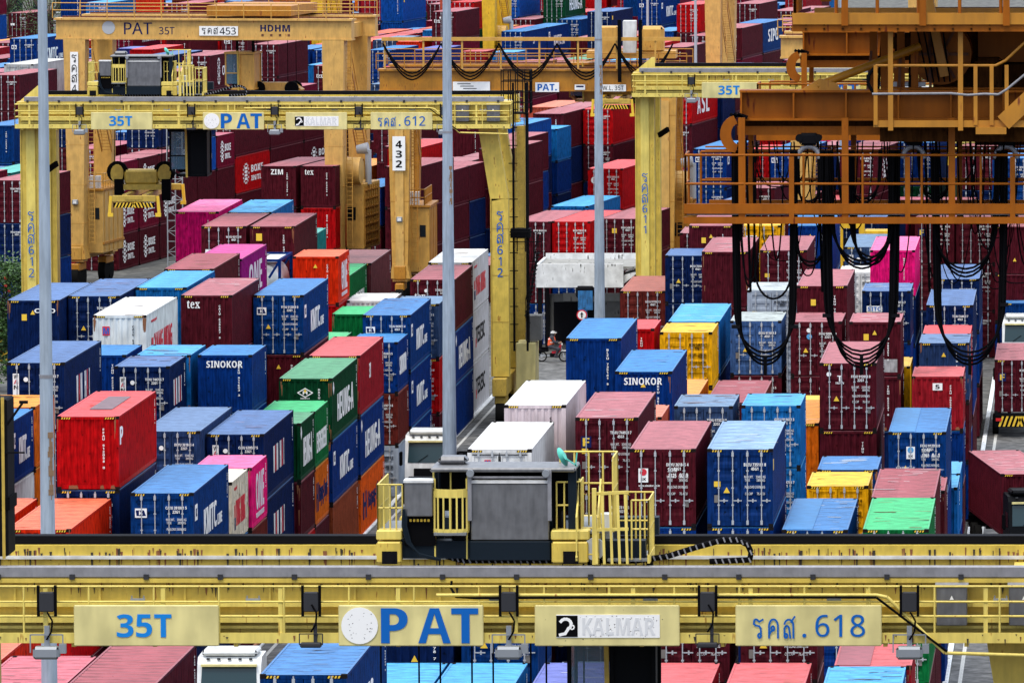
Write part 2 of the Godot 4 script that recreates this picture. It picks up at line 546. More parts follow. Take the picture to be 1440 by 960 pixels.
func scrapes(o: Node3D, L: float, h: float, c: String):
	# bare and rusty scratches that spreaders and twist locks leave on a roof
	var b := MB.new()
	var y := h - 0.006
	for k in rng.randi_range(5, 16):
		var p := Vector3(rng.randf_range(-0.9, 0.9), y + 0.0006 * k, -rng.randf_range(0.5, L - 0.5))
		var w := rng.randf_range(0.1, 0.6)
		var d := rng.randf_range(0.015, 0.07)
		var s0 := rng.randf_range(-0.06, 0.06)
		b.quad(p + Vector3(-w, 0, d + s0), p + Vector3(w * 0.8, 0, d * 0.6 - s0), p + Vector3(w, 0, -d - s0), p + Vector3(-w * 0.7, 0, -d * 0.5 + s0))
	obj("roof_scrapes", b, [M.rust_stain, M.scrape_dark, M.scrape_pale][rng.randi_range(0, 2)], o).set_meta("kind", "stuff")

func rust_runs(o: Node3D, h: float, heavy: bool):
	# rust creeping from the corner posts and the sill of the ribbed end
	var b := MB.new()
	for k in (26 if heavy else rng.randi_range(4, 10)):
		var sx := -1.0 if rng.randf() < 0.5 else 1.0
		var x := sx * (1.215 - rng.randf_range(0.02, 0.15))
		var top := h - rng.randf_range(0.0, 0.3) if rng.randf() < 0.6 else rng.randf_range(0.3, 1.4)
		var w := rng.randf_range(0.012, 0.035) * (1.6 if heavy else 1.0)
		var l := rng.randf_range(0.15, 0.7)
		var z := 0.004 + 0.0006 * k
		b.quad(Vector3(x - w * 0.4, top - l, z), Vector3(x + w * 0.3, top - l, z), Vector3(x + w, top, z), Vector3(x - w, top, z))
	for k in rng.randi_range(3, 9):
		var x := rng.randf_range(-1.0, 1.0)
		var w := rng.randf_range(0.03, 0.12)
		b.quad(Vector3(x - w, 0.03, 0.004 + 0.0006 * k), Vector3(x + w, 0.03, 0.004 + 0.0006 * k), Vector3(x + w * 0.5, 0.18, 0.004 + 0.0006 * k), Vector3(x - w * 0.7, 0.16, 0.004 + 0.0006 * k))
	obj("rust_runs", b, M.rust_stain, o).set_meta("kind", "stuff")

func tank_container(L: float, h: float, at: Vector3, turn: float, label: String):
	var o := thing("tank_container", "white tank in a blue frame atop a stack between magenta and orange-red containers", "container", at, turn, "stacked shipping containers")
	var f := MB.new()
	for sx in [-1.14, 1.14]:
		for z in [-0.08, 0.08 - L]:
			f.box(Vector3(sx, h * 0.5, z), Vector3(0.15, h, 0.15))
			f.bar(Vector3(sx, h - 0.1, z), Vector3(sx * 0.5, h - 1.0, z), 0.12)
			f.bar(Vector3(sx, 0.1, z), Vector3(sx * 0.5, 1.0, z), 0.12)
		for y in [0.1, h - 0.07]: f.box(Vector3(sx, y, -L * 0.5), Vector3(0.12, 0.14, L - 0.3))
	for z in [-0.08, 0.08 - L]:
		for y in [0.1, h - 0.07]: f.box(Vector3(0, y, z), Vector3(2.13, 0.13, 0.13))
	obj("frame", f, paint("blue"), o)
	var t := MB.new()
	t.tube(Vector3(0, h * 0.5, -0.5), Vector3(0, h * 0.5, 0.5 - L), 1.08, 28)
	t.tube(Vector3(0, h * 0.5, -0.5), Vector3(0, h * 0.5, -0.16), 1.08, 28, 0.5)
	obj("tank", t, M.white_gloss, o)
	part_box("walkway", Vector3(-0.3, h - 0.1, -L * 0.5), Vector3(0.6, 0.05, L - 0.4), M.grating, o)
	part_box("top_cover", Vector3(0.5, h - 0.14, -L * 0.5), Vector3(0.9, 0.08, L - 0.8), M.white_gloss, o)

func plate(o: Node3D, x: float, y: float, w: float, h: float, m: Material) -> MeshInstance3D:
	return part_box("placard", Vector3(x, y, 0.02), Vector3(w, h, 0.012), m, o)

func decal(d: String, o: Node3D, L: float, h: float, near: bool):
	var w: Material = M.white_paint
	var sx := 1.213
	var long := L > 8.0
	match d:
		"SINOKOR": text("SINOKOR", 0.3, 1.62, Vector3(-0.02, h - 0.42, -0.012), w, o)
		"tex2": text("tex", 0.36, 0.62, Vector3(-0.62, h - 0.44, -0.012), w, o, Basis(), "Droid Serif")
		"tex":
			text("tex", 0.36, 0.6, Vector3(-0.68, h - 0.95, 0.016), w, o, Basis(), "Droid Serif")
			var c := MB.new(); c.disc(Vector3.ZERO, 0.1, 0.01, 12); obj("round_label", c, w, o, Vector3(-0.35, h - 0.62, 0.012))
		"ZIM": text("ZIM", 0.36, 0.86, Vector3(-0.1, h - 0.42, -0.012), w, o)
		"CRO": row("CRO", 0.2, 0.36, Vector3(0.55, h - 0.5, -0.012), o, Basis(), w)
		"S": row("SI", 0.26, 0.4, Vector3(-0.1, h - 0.5, -0.012), o, Basis(), w)
		"five":
			part_box("placard", Vector3(0.0, h - 0.5, -0.012), Vector3(0.46, 0.34, 0.012), w, o)
			text("5", 0.2, 0.2, Vector3(0, h - 0.5, 0.0), M.black, o)
		"idlow": text("227501 0", 0.12, 0.8, Vector3(0.4, 0.6, -0.012), w, o)
		"K":
			plate(o, -0.82, h - 0.78, 0.46, 0.36, w)
			var f := MB.new()
			f.poly([Vector2(-0.17, -0.11), Vector2(0.2, -0.11), Vector2(0.12, 0.11), Vector2(-0.2, 0.11)], 0.0, 0.006)
			obj("flag_emblem", f, M.navy_paint, o, Vector3(-0.82, h - 0.78, 0.028))
			text("K", 0.15, 0.14, Vector3(-0.82, h - 0.78, 0.038), w, o)
		"KMTC":
			var u := L / 12.192
			text("KMTC", 1.05, 4.3 * u, Vector3(sx, h * 0.47, -L * 0.47), w, o, TO_SIDE)
			text("LINE", 0.42, 1.5 * u, Vector3(sx, h * 0.36, -L * 0.74), w, o, TO_SIDE)
			part_box("placard", Vector3(sx, h - 0.85, -L * 0.08), Vector3(0.01, 0.62, 0.8 * u), w, o)
			text("K", 0.3, 0.34 * u, Vector3(sx + 0.012, h - 0.85, -L * 0.08), M.navy_paint, o, TO_SIDE)
		"wan":
			plate(o, -0.84, h - 1.28, 0.26, 1.62, w)
			var ww := "WAN HAI"
			for i in ww.length():
				if ww[i] != " ": text(ww[i], 0.17, 0.18 if ww[i] != "I" else 0.05, Vector3(-0.84, h - 0.6 - i * 0.225, 0.03), M.red_paint if ww[i] == "A" else M.black, o)
			var c := MB.new(); c.disc(Vector3.ZERO, 0.1, 0.01, 12); obj("round_label", c, w, o, Vector3(-0.42, h - 0.72, 0.012))
		"WANHAI": row("WAN HAI", 1.15, (0.66 if long else 0.45), Vector3(sx, h * 0.5, -L * 0.5), o, TO_SIDE, w, "A", M.red_paint)
		"ONE":
			text("ONE", 1.5, L * 0.5, Vector3(sx, h * 0.54, -L * 0.55), M.pale_paint, o, TO_SIDE)
			text("OCEAN NETWORK EXPRESS", 0.2, L * 0.5, Vector3(sx, h * 0.16, -L * 0.55), M.pale_paint, o, TO_SIDE)
		"HEUNG":
			text("HEUNG-A", 1.25, L * 0.62, Vector3(sx, h * 0.46, -L * 0.52), w, o, TO_SIDE)
			var f2 := MB.new(); f2.tube(Vector3(0, 0, 0), Vector3(0.01, 0, 0), 0.3, 4); obj("emblem", f2, w, o, Vector3(sx - 0.002, h * 0.82, -L * 0.06))
		"EVER":
			text("EVERGREEN", 0.9, L * 0.72, Vector3(sx, h * 0.42, -L * 0.5), w, o, TO_SIDE)
		"HAPAG":
			text("Hapag-Lloyd", 1.1, L * 0.6, Vector3(sx, h * 0.48, -L * 0.6), M.navy_paint, o, TO_SIDE)
			text("H", 1.3, L * 0.14, Vector3(sx, h * 0.48, -L * 0.17), M.navy_paint, o, TO_SIDE)
		"TRANS":
			text("YANG MING", 1.05, L * 0.56, Vector3(sx, h * 0.45, -L * 0.54), M.red_paint, o, TO_SIDE)
			part_box("emblem", Vector3(sx, h * 0.5, -L * 0.2), Vector3(0.012, 0.5, 0.7 * L / 12.2), M.red_paint, o)
			part_box("emblem", Vector3(sx, h * 0.3, -L * 0.2), Vector3(0.012, 0.5, 0.7 * L / 12.2), M.navy_paint, o)
			text("SUPER REEFER" if false else "www.yml", 0.2, 2.0 * L / 12.2, Vector3(sx, h * 0.85, -L * 0.25), M.red_paint, o, TO_SIDE)
		"TESC":
			text("TESESC", 0.95, L * 0.52, Vector3(sx, h * 0.5, -L * 0.5), M.black, o, TO_SIDE)
			part_box("emblem", Vector3(sx, h * 0.36, -L * 0.25), Vector3(0.012, 0.5, 0.5), M.red_paint, o)
		"tw":
			part_box("placard", Vector3(-0.62, h - 0.72, -0.012), Vector3(0.34, 0.42, 0.014), M.red_paint, o)
			text("M", 0.3, 0.26, Vector3(-0.62, h - 0.72, 0.0), M.blue_paint, o)
		"reefer":
			plate(o, -0.45, h - 0.5, 0.24, 0.2, M.red_paint)
			text("M", 0.14, 0.16, Vector3(-0.45, h - 0.5, 0.03), M.blue_paint, o)
			for bx in [-1.0, 1.0]: part_box("door_seal", Vector3(bx * 0.03, h * 0.5, 0.004), Vector3(0.03, h - 0.5, 0.02), M.black, o)
			part_box("door_seal", Vector3(0, h - 0.2, 0.004), Vector3(2.1, 0.035, 0.02), M.black, o)
		"NAVE":
			var r := MB.new()
			for i in 14:
				var t0 := TAU * i / 14.0
				r.box(Vector3(0, sin(t0) * 0.75, cos(t0) * 0.75 * L / 9.0), Vector3(0.01, 0.16, 0.2))
			for i in 4: r.box(Vector3(0, -0.42 + i * 0.28, 0), Vector3(0.01, 0.2, 0.7 * L / 9.0))
			obj("round_emblem", r, w, o, Vector3(sx, h * 0.5, -L * 0.3))
			text("BOXE", 0.55, L * 0.34, Vector3(sx, h * 0.6, -L * 0.62), w, o, TO_SIDE)
			text("INTL.", 0.4, L * 0.34, Vector3(sx, h * 0.34, -L * 0.62), w, o, TO_SIDE)
		"JPG": text("JPG", 1.1, L * 0.5, Vector3(sx, h * 0.45, -L * 0.52), w, o, TO_SIDE)
		"NBOS": row("NBOS", 1.15, L * 0.16, Vector3(sx, h * 0.42, -L * 0.5), o, TO_SIDE, w)
		"SIPG": text("SIPG", 1.2, L * 0.5, Vector3(sx, h * 0.55, -L * 0.5), w, o, TO_SIDE)
		"ASL": row("ASL", 1.5, L * 0.17, Vector3(sx, h * 0.5, -L * 0.45), o, TO_SIDE, w)
		"LINE": text("'K' LINE", 1.6, L * 0.66, Vector3(sx, h * 0.5, -L * 0.5), w, o, TO_SIDE)
		"CLINES":
			for k in 3:
				var r := MB.new()
				for i in 10: r.box(Vector3(0, sin(TAU * i / 10.0) * 0.36, cos(TAU * i / 10.0) * 0.36), Vector3(0.01, 0.16, 0.2))
				obj("ring_emblem", r, w, o, Vector3(sx, h * (0.74 - 0.24 * k), -L * 0.28))
			text("CULINES", 0.8, L * 0.38, Vector3(sx, h * 0.5, -L * 0.58), w, o, TO_SIDE)
		"TSUNG": text("HANSUNG", 0.85, L * 0.5, Vector3(sx, h * 0.5, -L * 0.6), w, o, TO_SIDE)
		"SYK": text("SINOKOR", 0.9, L * 0.62, Vector3(sx, h * 0.5, -L * 0.5), w, o, TO_SIDE)
		"SM": text("SM", 0.5, L * 0.12, Vector3(sx, h * 0.72, -L * 0.12), M.hazard_yellow, o, TO_SIDE)
		"CAI": text("CAI", 0.36, 0.6, Vector3(-0.7, h * 0.42, 0.02), w, o)
		"wlogo": plate(o, -0.75, h * 0.52, 0.5, 0.26, w)
		"ylogo": part_box("yellow_label", Vector3(-0.72, h - 0.6, -0.012), Vector3(0.32, 0.4, 0.012), M.hazard_yellow, o)
		"logo":
			plate(o, -0.45, h - 0.72, 0.6, 0.3, w)
			text("S", 0.2, 0.2, Vector3(-0.45, h - 0.72, 0.03), M.black, o)
		"stc":
			plate(o, -0.6, h - 0.9, 0.78, 0.3, w)
			text("SITC", 0.2, 0.66, Vector3(-0.6, h - 0.9, 0.03), M.blue_paint, o)
		"sino", "sino2":
			var px := -0.72 if d == "sino" else -0.28
			plate(o, px, h - 0.98 + (0.1 if d == "sino2" else 0.0), 0.36, 0.52, w)
			var c := MB.new(); c.disc(Vector3.ZERO, 0.13, 0.01, 14); obj("sun_emblem", c, M.red_paint if d == "sino" else M.sky_paint, o, Vector3(px, h - 0.86 + (0.1 if d == "sino2" else 0.0), 0.028))
			text("高 丽".substr(0, 0) + "SK", 0.1, 0.2, Vector3(px, h - 1.12 + (0.1 if d == "sino2" else 0.0), 0.03), M.black, o)
			text("www.sinokor.co.kr", 0.075, 0.8, Vector3(-0.5, h - (1.36 if d == "sino" else 1.5), 0.02), w, o)
			text("SXHU\n8125" if d == "sino" else "SXHU\n9965", 0.36, 0.34, Vector3(0.36, h - 0.88, 0.02), w, o)
			text("93 9" if d == "sino" else "84 1", 0.15, 0.32, Vector3(0.78, h - 0.98, 0.02), w, o)
		"flor":
			plate(o, -0.8, h - 0.95, 0.4, 0.44, M.navy_paint)
			text("F", 0.32, 0.26, Vector3(-0.8, h - 0.95, 0.03), M.hazard_yellow, o)
		"trit":
			plate(o, -0.36, h - 0.72, 0.02, 0.02, w)
			text("T", 0.24, 0.2, Vector3(-0.36, h - 0.66, 0.02), w, o)
			text("TRITON", 0.08, 0.36, Vector3(-0.36, h - 0.86, 0.02), w, o)
			var c := MB.new(); c.disc(Vector3.ZERO, 0.1, 0.01, 12); obj("round_label", c, w, o, Vector3(-0.82, h - 0.48, 0.012))
		"dots":
			var c := MB.new(); c.disc(Vector3.ZERO, 0.11, 0.01, 12); obj("round_label", c, w, o, Vector3(-0.35, h - 0.42, 0.012))
			c = MB.new(); c.disc(Vector3.ZERO, 0.13, 0.01, 12); obj("round_label", c, M.sky_paint, o, Vector3(-0.33, h - 0.72, 0.012))
		"dotd":
			var c := MB.new(); c.disc(Vector3.ZERO, 0.1, 0.01, 12); obj("round_label", c, w, o, Vector3(-0.42, h - 0.72, 0.012))
		"TS":
			var c := MB.new(); c.disc(Vector3.ZERO, 0.24, 0.01, 16); obj("round_label", c, w, o, Vector3(-0.75, h * 0.72, 0.016))
			text("TS", 0.2, 0.24, Vector3(-0.75, h * 0.72, 0.03), M.red_paint, o)
		"circ":
			for k in 3:
				var r := MB.new()
				for i in 10: r.box(Vector3(0, sin(TAU * i / 10.0) * 0.36, cos(TAU * i / 10.0) * 0.36), Vector3(0.01, 0.14, 0.18))
				obj("ring_emblem", r, w, o, Vector3(sx, h * 0.45, -L * (0.4 + 0.12 * k)))
		"dia":
			var f3 := MB.new()
			ribbon(f3, [Vector2(-0.34, 0), Vector2(0, 0.2), Vector2(0.34, 0), Vector2(0, -0.2), Vector2(-0.34, 0)], 0.045)
			obj("emblem", f3, w, o, Vector3(-0.02, h - 0.66, -0.012))
			text("H", 0.16, 0.22, Vector3(-0.02, h - 0.66, -0.004), w, o)
			text("HEUNG-A", 0.06, 0.42, Vector3(-0.02, h - 0.92, -0.004), w, o)
		"small": text("31", 0.7, 0.7, Vector3(sx, h * 0.62, -L * 0.42), w, o, TO_SIDE)
		"red": text("P", 0.7, 0.9, Vector3(sx, h * 0.72, -0.9), w, o, TO_SIDE)
		"y": part_box("yellow_label", Vector3(sx, h * 0.78, -0.6), Vector3(0.012, 0.4, 0.5), M.hazard_yellow, o)
		"sq": part_box("yellow_label", Vector3(-0.3, h * 0.7, 0.016), Vector3(0.3, 0.3, 0.012), M.hazard_yellow, o)
		"grey": part_box("grey_primer", Vector3(0.16, 0.5, -0.0185), Vector3(2.0, 0.62, 0.012), M.primer, o)
		"patch":
			var f4 := MB.new()
			f4.box(Vector3(0.1, h + 0.004, -L * 0.52), Vector3(0.9, 0.012, L * 0.5))
			obj("roof_patch", f4, M.patch, o)
		"two":
			part_box("roof_patch", Vector3(-0.62, h + 0.004, -L * 0.5), Vector3(1.05, 0.012, L - 0.34), roofing("blue" if not "red" in str(o.get_meta("label")) else "maroon2"), o)

func stacked_rest():
	# the several hundred containers that show smallest or not at all
	var o := Node3D.new()
	o.name = "stacked_container_mass"
	add_child(o)
	o.set_meta("kind", "stuff")
	o.set_meta("label", "far and hidden shipping containers filling the rest of the yard")
	o.set_meta("category", "containers")
	var keys := stuff.keys()
	keys.sort()
	for key in keys:
		var L := 12.192 if key.ends_with("12") else 6.058
		for layer in 2:
			var me := ArrayMesh.new()
			if layer == 0:
				add_surfaces(me, body(L, 2.896, key[0] == "N"), [M.tinted, M.casting])
				if key[0] == "D":
					for sd in [-1.0, 1.0]: add_surfaces(me, door_mesh(2.896, sd, true), [M.tinted, M.galv])
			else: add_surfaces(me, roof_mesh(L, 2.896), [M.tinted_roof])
			var mm := MultiMesh.new()
			mm.transform_format = MultiMesh.TRANSFORM_3D
			mm.use_colors = true
			mm.mesh = me
			mm.instance_count = stuff[key].size()
			for i in stuff[key].size():
				mm.set_instance_transform(i, stuff[key][i][0])
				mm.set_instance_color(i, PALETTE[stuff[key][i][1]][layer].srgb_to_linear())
			var mi := MultiMeshInstance3D.new()
			mi.name = "container_bodies" if layer == 0 else "container_roofs"
			mi.multimesh = mm
			mi.set_meta("kind", "stuff")
			o.add_child(mi, true)

func add_surfaces(me: ArrayMesh, from: ArrayMesh, ms: Array):
	for i in from.get_surface_count():
		me.add_surface_from_arrays(Mesh.PRIMITIVE_TRIANGLES, from.surface_get_arrays(i))
		me.surface_set_material(me.get_surface_count() - 1, ms[i])

func stacks_0():
	s(-17.27, 285.12, 12, 0, "navy.D.9.;maroon.D.9.;blue.D.9..!;maroon.D.9.sino.!", "royal blue long container, second from top, under maroon, in the block under hanging cables#maroon long container, sun placard on its door, in the block under hanging cables")
	s(-14.40, 285.12, 12, 0, "maroon.D.9.;navy.D.9.;blue.D.9..!;blue4.D.9.y.!", "royal blue long container, second from top, under pale-roofed blue, in the block under hanging cables#pale-roofed blue long container, in the block under hanging cables")
	s(-23.83, 291.70, 12, 0, "maroon.D.8.;blue.D.8.;white.D.9..!;white.D.9.reefer.!", "white long container, in the block under hanging cables#white long container, refrigerated doors, in the block under hanging cables")
	s(-23.40, 304.40, 12, 0, "navy.N.9.;blue.N.9.;maroon.N.9..!;white2.N.9..!", "maroon long container, second from top, under pinkish white, in the block under hanging cables#pinkish white long container, in the block under hanging cables")
	s(-23.50, 326.00, 12, 0, "maroon.N.9.;blue.N.9.;yellow.N.9.")
	s(-20.20, 298.64, 12, 0, "maroon.D.9..!;blue.D.9.;maroon.D.9..!;maroon.D.9.flor.!", "maroon long container, at the bottom, in the block under hanging cables#maroon long container, second from top, door end, under maroon#maroon long container, blue and yellow square badge, in the block under hanging cables")
	s(-20.10, 313.00, 6, 0, "blue.N.8.;maroon.N.8.;maroon.N.8.;salmon.N.8.")
	s(-20.52, 328.59, 12, 0, "maroon.N.8.;navy.N.8.;blue.N.9.;blue.N.9.SINOKOR.!", "royal blue long container, white name across its end, in the block under hanging cables")
	s(-23.35, 339.32, 12, 0, "navy.N.9.;maroon.N.9.;blue.N.9.;blue.N.9..!", "royal blue long container, topmost, over royal blue, in the block under hanging cables")
	s(-20.32, 359.07, 6, 0, "blue.D.8.;maroon.D.8.;yellow.D.8.;yellow.D.8..!", "yellow short container, topmost, over yellow, beside bright red")
	s(-20.31, 365.83, 12, 0, "maroon.N.8.;maroon.N.8.;blue.N.8.;sky.N.8..!", "sky blue long container, in the block under hanging cables")
	s(-23.15, 361.29, 6, 0, "blue.N.8.;maroon.N.8.;red.N.8.;red.N.8.idlow.!", "bright red short container, topmost, over bright red, in the block under hanging cables")
	s(-25.64, 415.37, 12, 0, "blue.D.8.;maroon.D.9.;brick.D.9..!", "brick red long container, in the block under hanging cables")
	s(-17.25, 340.30, 12, 0, "blue.N.9.;maroon.N.9.;maroon2.N.9..!", "dull maroon long container, topmost, over maroon, in the block under hanging cables")
	s(-20.20, 340.85, 12, 0, "blue.N.9.;maroon.N.9.;orange.N.9.")
	s(-17.44, 318.26, 6, 0, "blue.D.8.;navy.D.8.;maroon.D.8.;steel.D.8..!", "steel blue short container, in the block under hanging cables")
	s(-14.66, 318.61, 6, 0, "navy.D.8.;maroon.D.8.;sky.D.8..!;sky.D.8..!", "sky blue short container, second from top, in the block under hanging cables#sky blue short container, topmost, over sky blue, in the block under hanging cables")
	s(-14.30, 297.70, 12, 0, "orange.N.9.;tan.N.9.")
	s(-14.31, 329.60, 12, 0, "maroon.N.9.;maroon.N.9.;orange.N.9..!", "orange long container, in the block under hanging cables")
	s(-14.30, 342.30, 6, 0, "blue.N.8.;maroon.N.8.;red.N.8.")
	s(-14.30, 349.00, 6, 0, "blue.N.8.;maroon.N.8.;yellow.N.8.")
	s(-11.81, 329.32, 12, 0, "blue.N.8.;maroon.N.9.;maroon.N.9..!;maroon.D.9.trit.!", "maroon long container, second from top, under maroon, beside orange#maroon long container, white logo on its door, in the block under hanging cables")
	s(-11.44, 304.54, 6, 0, "blue.D.8.;yellow.D.9.;yellow.D.9..!", "yellow short container, topmost, over yellow")
	s(-11.27, 311.53, 6, 0, "maroon.N.8.;blue.N.9.;blue2.N.9..!", "blue short container, in the block under hanging cables")
	s(-11.60, 284.14, 12, 0, "maroon.D.9.;blue.D.9.;blue2.D.9.two.!", "blue long container, two-tone roof, in the block under hanging cables")
	s(-11.69, 365.60, 6, 0, "blue.N.8.;navy.N.8.;maroon.N.8.S.!;maroon.N.8.grey.!", "maroon short container, second from top, under maroon, beside maroon#maroon short container, grey-bottomed end, in the block under hanging cables")
	s(-14.49, 365.83, 6, 0, "maroon.D.8.;blue.D.8.;maroon.D.8..!;maroon.D.8.dots.!", "maroon short container, second from top, under maroon, beside weathered pale-roofed blue#maroon short container, topmost, in the block under hanging cables")
	s(-17.38, 366.29, 6, 0, "maroon.D.8.;blue.D.8.;maroon.D.8..!;worn.D.8..!", "maroon short container, second from top, under weathered pale-roofed blue, in the block under hanging cables#weathered pale-roofed blue short container, in the block under hanging cables")
	s(-17.51, 387.20, 6, 0, "blue.D.8.;maroon.D.8.;grey.D.8.;grey.D.8..!", "light grey short container, in the block under hanging cables")
	s(-20.65, 410.60, 6, 0, "blue.D.8.;maroon.D.8.;sky.D.9.")
	s(-14.46, 372.80, 12, 0, "maroon.N.9.;blue.N.9.;maroon.N.9.;maroon.N.9..!", "maroon long container, topmost, over maroon, behind maroon, in the block under hanging cables")
	s(-11.72, 386.68, 6, 0, "navy.D.8.;maroon.D.8.;blue.D.8.;navy.D.8.stc.!", "navy short container, white sticker on its door, in the block under hanging cables")
	s(-12.24, 418.45, 12, 0, "maroon.N.8.;blue.N.8.;navy.N.8.;pink.N.8..!", "hot pink long container, in the block under hanging cables")
	s(-14.59, 447.78, 12, 0, "maroon.D.9.;navy.D.9.;steel.D.9.wan.!", "steel blue long container, upright white letter plate, in the block under hanging cables")
	s(-14.64, 439.25, 6, 0, "maroon.D.8.;navy.D.8.;white.D.8..!", "white short container, in the block under hanging cables")
	s(-8.80, 400.38, 12, 0, "maroon.D.9.;blue.D.9.;navy.D.9..!", "navy long container, topmost, over royal blue, behind bright red, in the block under hanging cables")
	s(-8.78, 420.47, 12, 0, "maroon.D.9.;blue.D.9.;navy.D.9..!", "navy long container, topmost, over royal blue, in the block under hanging cables")
	s(-8.82, 392.85, 6, 0, "blue.N.8.;maroon.N.8.;red.N.8..!", "bright red short container, topmost, over maroon, in the block under hanging cables")
	s(-8.59, 374.72, 6, 0, "blue.N.9.;maroon.N.9.;navy2.N.9..!", "slate navy short container, in the block under hanging cables")
	s(-8.73, 365.86, 6, 0, "maroon.N.8.;blue.N.8..!;red2.N.8.five.!", "royal blue short container, in the block under hanging cables#faded red short container, white square plate on its end, in the block under hanging cables")
	s(-8.76, 325.35, 12, 0, "navy.D.9.;blue.D.9.;blue2.D.9.sino2+two.!", "blue long container, white placard on its door, in the block under hanging cables")
	s(-8.50, 308.87, 6, 0, "blue.N.8.;white.N.8.;maroon2.N.8..!", "dull maroon short container, in the block under hanging cables")
	s(-8.65, 296.62, 12, 0, "maroon.N.9.;navy.N.9.;maroon2.N.9..!", "dull maroon long container, topmost, over navy, in the block under hanging cables")
	s(-8.61, 284.37, 12, 0, "maroon.D.9.;green.D.9..!;green.D.9..!", "bright green long container, second from top, in the block under hanging cables#bright green long container, topmost, in the block under hanging cables")
	s(-8.50, 337.60, 6, 0, "blue.N.8.;sky.N.8..!", "sky blue short container, topmost, over royal blue, in the block under hanging cables")
	s(-8.50, 344.20, 6, 0, "blue.N.8.;sky.N.8.")
	s(-11.40, 371.72, 6, 0, "maroon.D.8.;orange.D.8.;yellow.D.8.")
	s(-23.39, 433.49, 6, 0, "blue.D.8.;maroon.D.8.;maroon.D.8.;maroon.D.8.CAI")
	s(-20.36, 398.35, 12, 0, "navy.N.9.;blue.N.9.;maroon.N.9.;maroon.N.9..!", "first from the left of the maroon long containers topmost in the block under hanging cables")
	s(-23.14, 414.12, 6, 0, "maroon.D.8.;blue.D.8.;navy.D.8.;navy.D.8..!", "navy short container, in the block under hanging cables")
	s(-17.40, 399.53, 12, 0, "maroon.D.9.;blue.D.9.;maroon.D.9.;maroon.D.9..!", "second from the left of the maroon long containers topmost in the block under hanging cables")
	s(-20.43, 440.35, 6, 0, "maroon.D.8.;blue.D.8.;yellow.D.8.;yellow.D.8.logo.!", "yellow short container, white square sticker, in the block under hanging cables")
	s(-16.76, 420.44, 12, 0, "navy.N.9.;blue.N.9.;blue2.N.9.;blue.N.9..!", "royal blue long container, topmost, over blue, in the block under hanging cables")
	s(-22.18, 420.44, 12, 0, "navy.N.9.;blue.N.9.;maroon.N.9.;maroon.N.9..!", "maroon long container, topmost, over maroon, behind navy, in the block under hanging cables")
	s(-23.42, 215.00, 12, 0, "navy.D.9.;maroon.D.9.;blue.D.9.;blue2.D.9.KMTC.!", "blue long container, white side lettering, below the nearest yellow girder")
	s(-28.50, 210.30, 12, 0, "navy.N.9.;blue.N.9.;maroon.N.9.;maroon2.N.9..!", "dull maroon long container, below the nearest yellow girder")
	s(-31.00, 207.30, 12, 0, "navy.N.9.;blue.N.9.;maroon.N.9.;pinkred.N.9..!", "pink-roofed maroon long container, below the nearest yellow girder")
	s(-33.60, 215.60, 12, 0, "blue.N.9.;maroon.N.9.;orangered.N.9.;orangered.N.9.LINE")
	s(-22.90, 236.40, 6, 0, "maroon.N.9.;blue.N.9.;sky.N.9..!", "sky blue short container, topmost, over royal blue, next to sky blue")
	s(-20.37, 236.40, 6, 0, "maroon.N.9.;blue.N.9.;sky.N.9..!", "sky blue short container, topmost, over royal blue, beside sky blue")
	s(-17.40, 230.30, 12, 0, "maroon.N.9.;navy.N.9.;purple.N.9..!", "purplish blue long container, below the nearest yellow girder")
	s(-14.30, 230.30, 12, 0, "blue.D.9.;maroon.D.9.;red2.D.9..!", "faded red long container, topmost, over maroon, beside purplish blue")
	s(-11.40, 230.30, 12, 0, "blue.D.9.;maroon.D.9.;red2.D.9..!", "faded red long container, topmost, over maroon, beside faded red")
	s(-8.40, 235.45, 6, 0, "maroon.D.9.;blue.D.9.;sky.D.9..!", "sky blue short container, topmost, over royal blue")
	s(-8.23, 241.57, 6, 0, "maroon.N.9.;orange.N.9.;red2.N.9.two.!", "faded red short container, two-tone roof, below the nearest yellow girder")
	s(-14.10, 244.50, 6, 0, "blue.D.8.;maroon.D.8.;maroon.D.8.;maroon.D.8..!", "maroon short container, topmost, over maroon, behind faded red, beside navy")
	s(-11.30, 244.50, 6, 0, "navy.D.8.;blue.D.8.;maroon.D.8.;maroon.D.8..!", "maroon short container, topmost, over maroon, behind faded red, beside maroon")
	s(-20.20, 244.50, 6, 0, "maroon.D.8.;navy.D.8.;blue.D.8.;blue2.D.8..!", "blue short container, below the nearest yellow girder")
	s(-22.90, 244.50, 6, 0, "maroon.N.8.;blue.N.8.;navy.N.8.;navy.N.8..!", "navy short container, below the nearest yellow girder")
	s(-17.40, 244.50, 6, 0, "blue.N.8.;maroon.N.8.;navy.N.8.")
	s(-40.89, 302.72, 12, 0, "blue.D.8.;maroon.D.9.;navy.D.9..!;red.N.9.red+patch.!", "navy long container, second from top, in the block beside the truck lane#bright red long container, dark patch on its roof, in the block beside the truck lane")
	s(-41.19, 290.47, 12, 0, "maroon.N.8.;red.N.8.;orangered.N.9..!", "orange-red long container, topmost, over bright red, beside orange-red")
	s(-44.10, 290.50, 12, 0, "maroon.N.8.;red.N.8.;orangered.N.9..!", "orange-red long container, topmost, over bright red")
	s(-46.23, 311.12, 6, 0, "blue.D.8.;maroon.D.8.;white.D.8..!;blue.D.8.KMTC.!", "white short container, second from top, in the block beside the truck lane#royal blue short container, white side lettering, in the block beside the truck lane")
	s(-46.28, 317.91, 6, 0, "blue.N.8.;maroon.N.8.;orange.N.8..!;orange.N.8..!", "orange short container, second from top, in the block beside the truck lane#orange short container, topmost, in the block beside the truck lane")
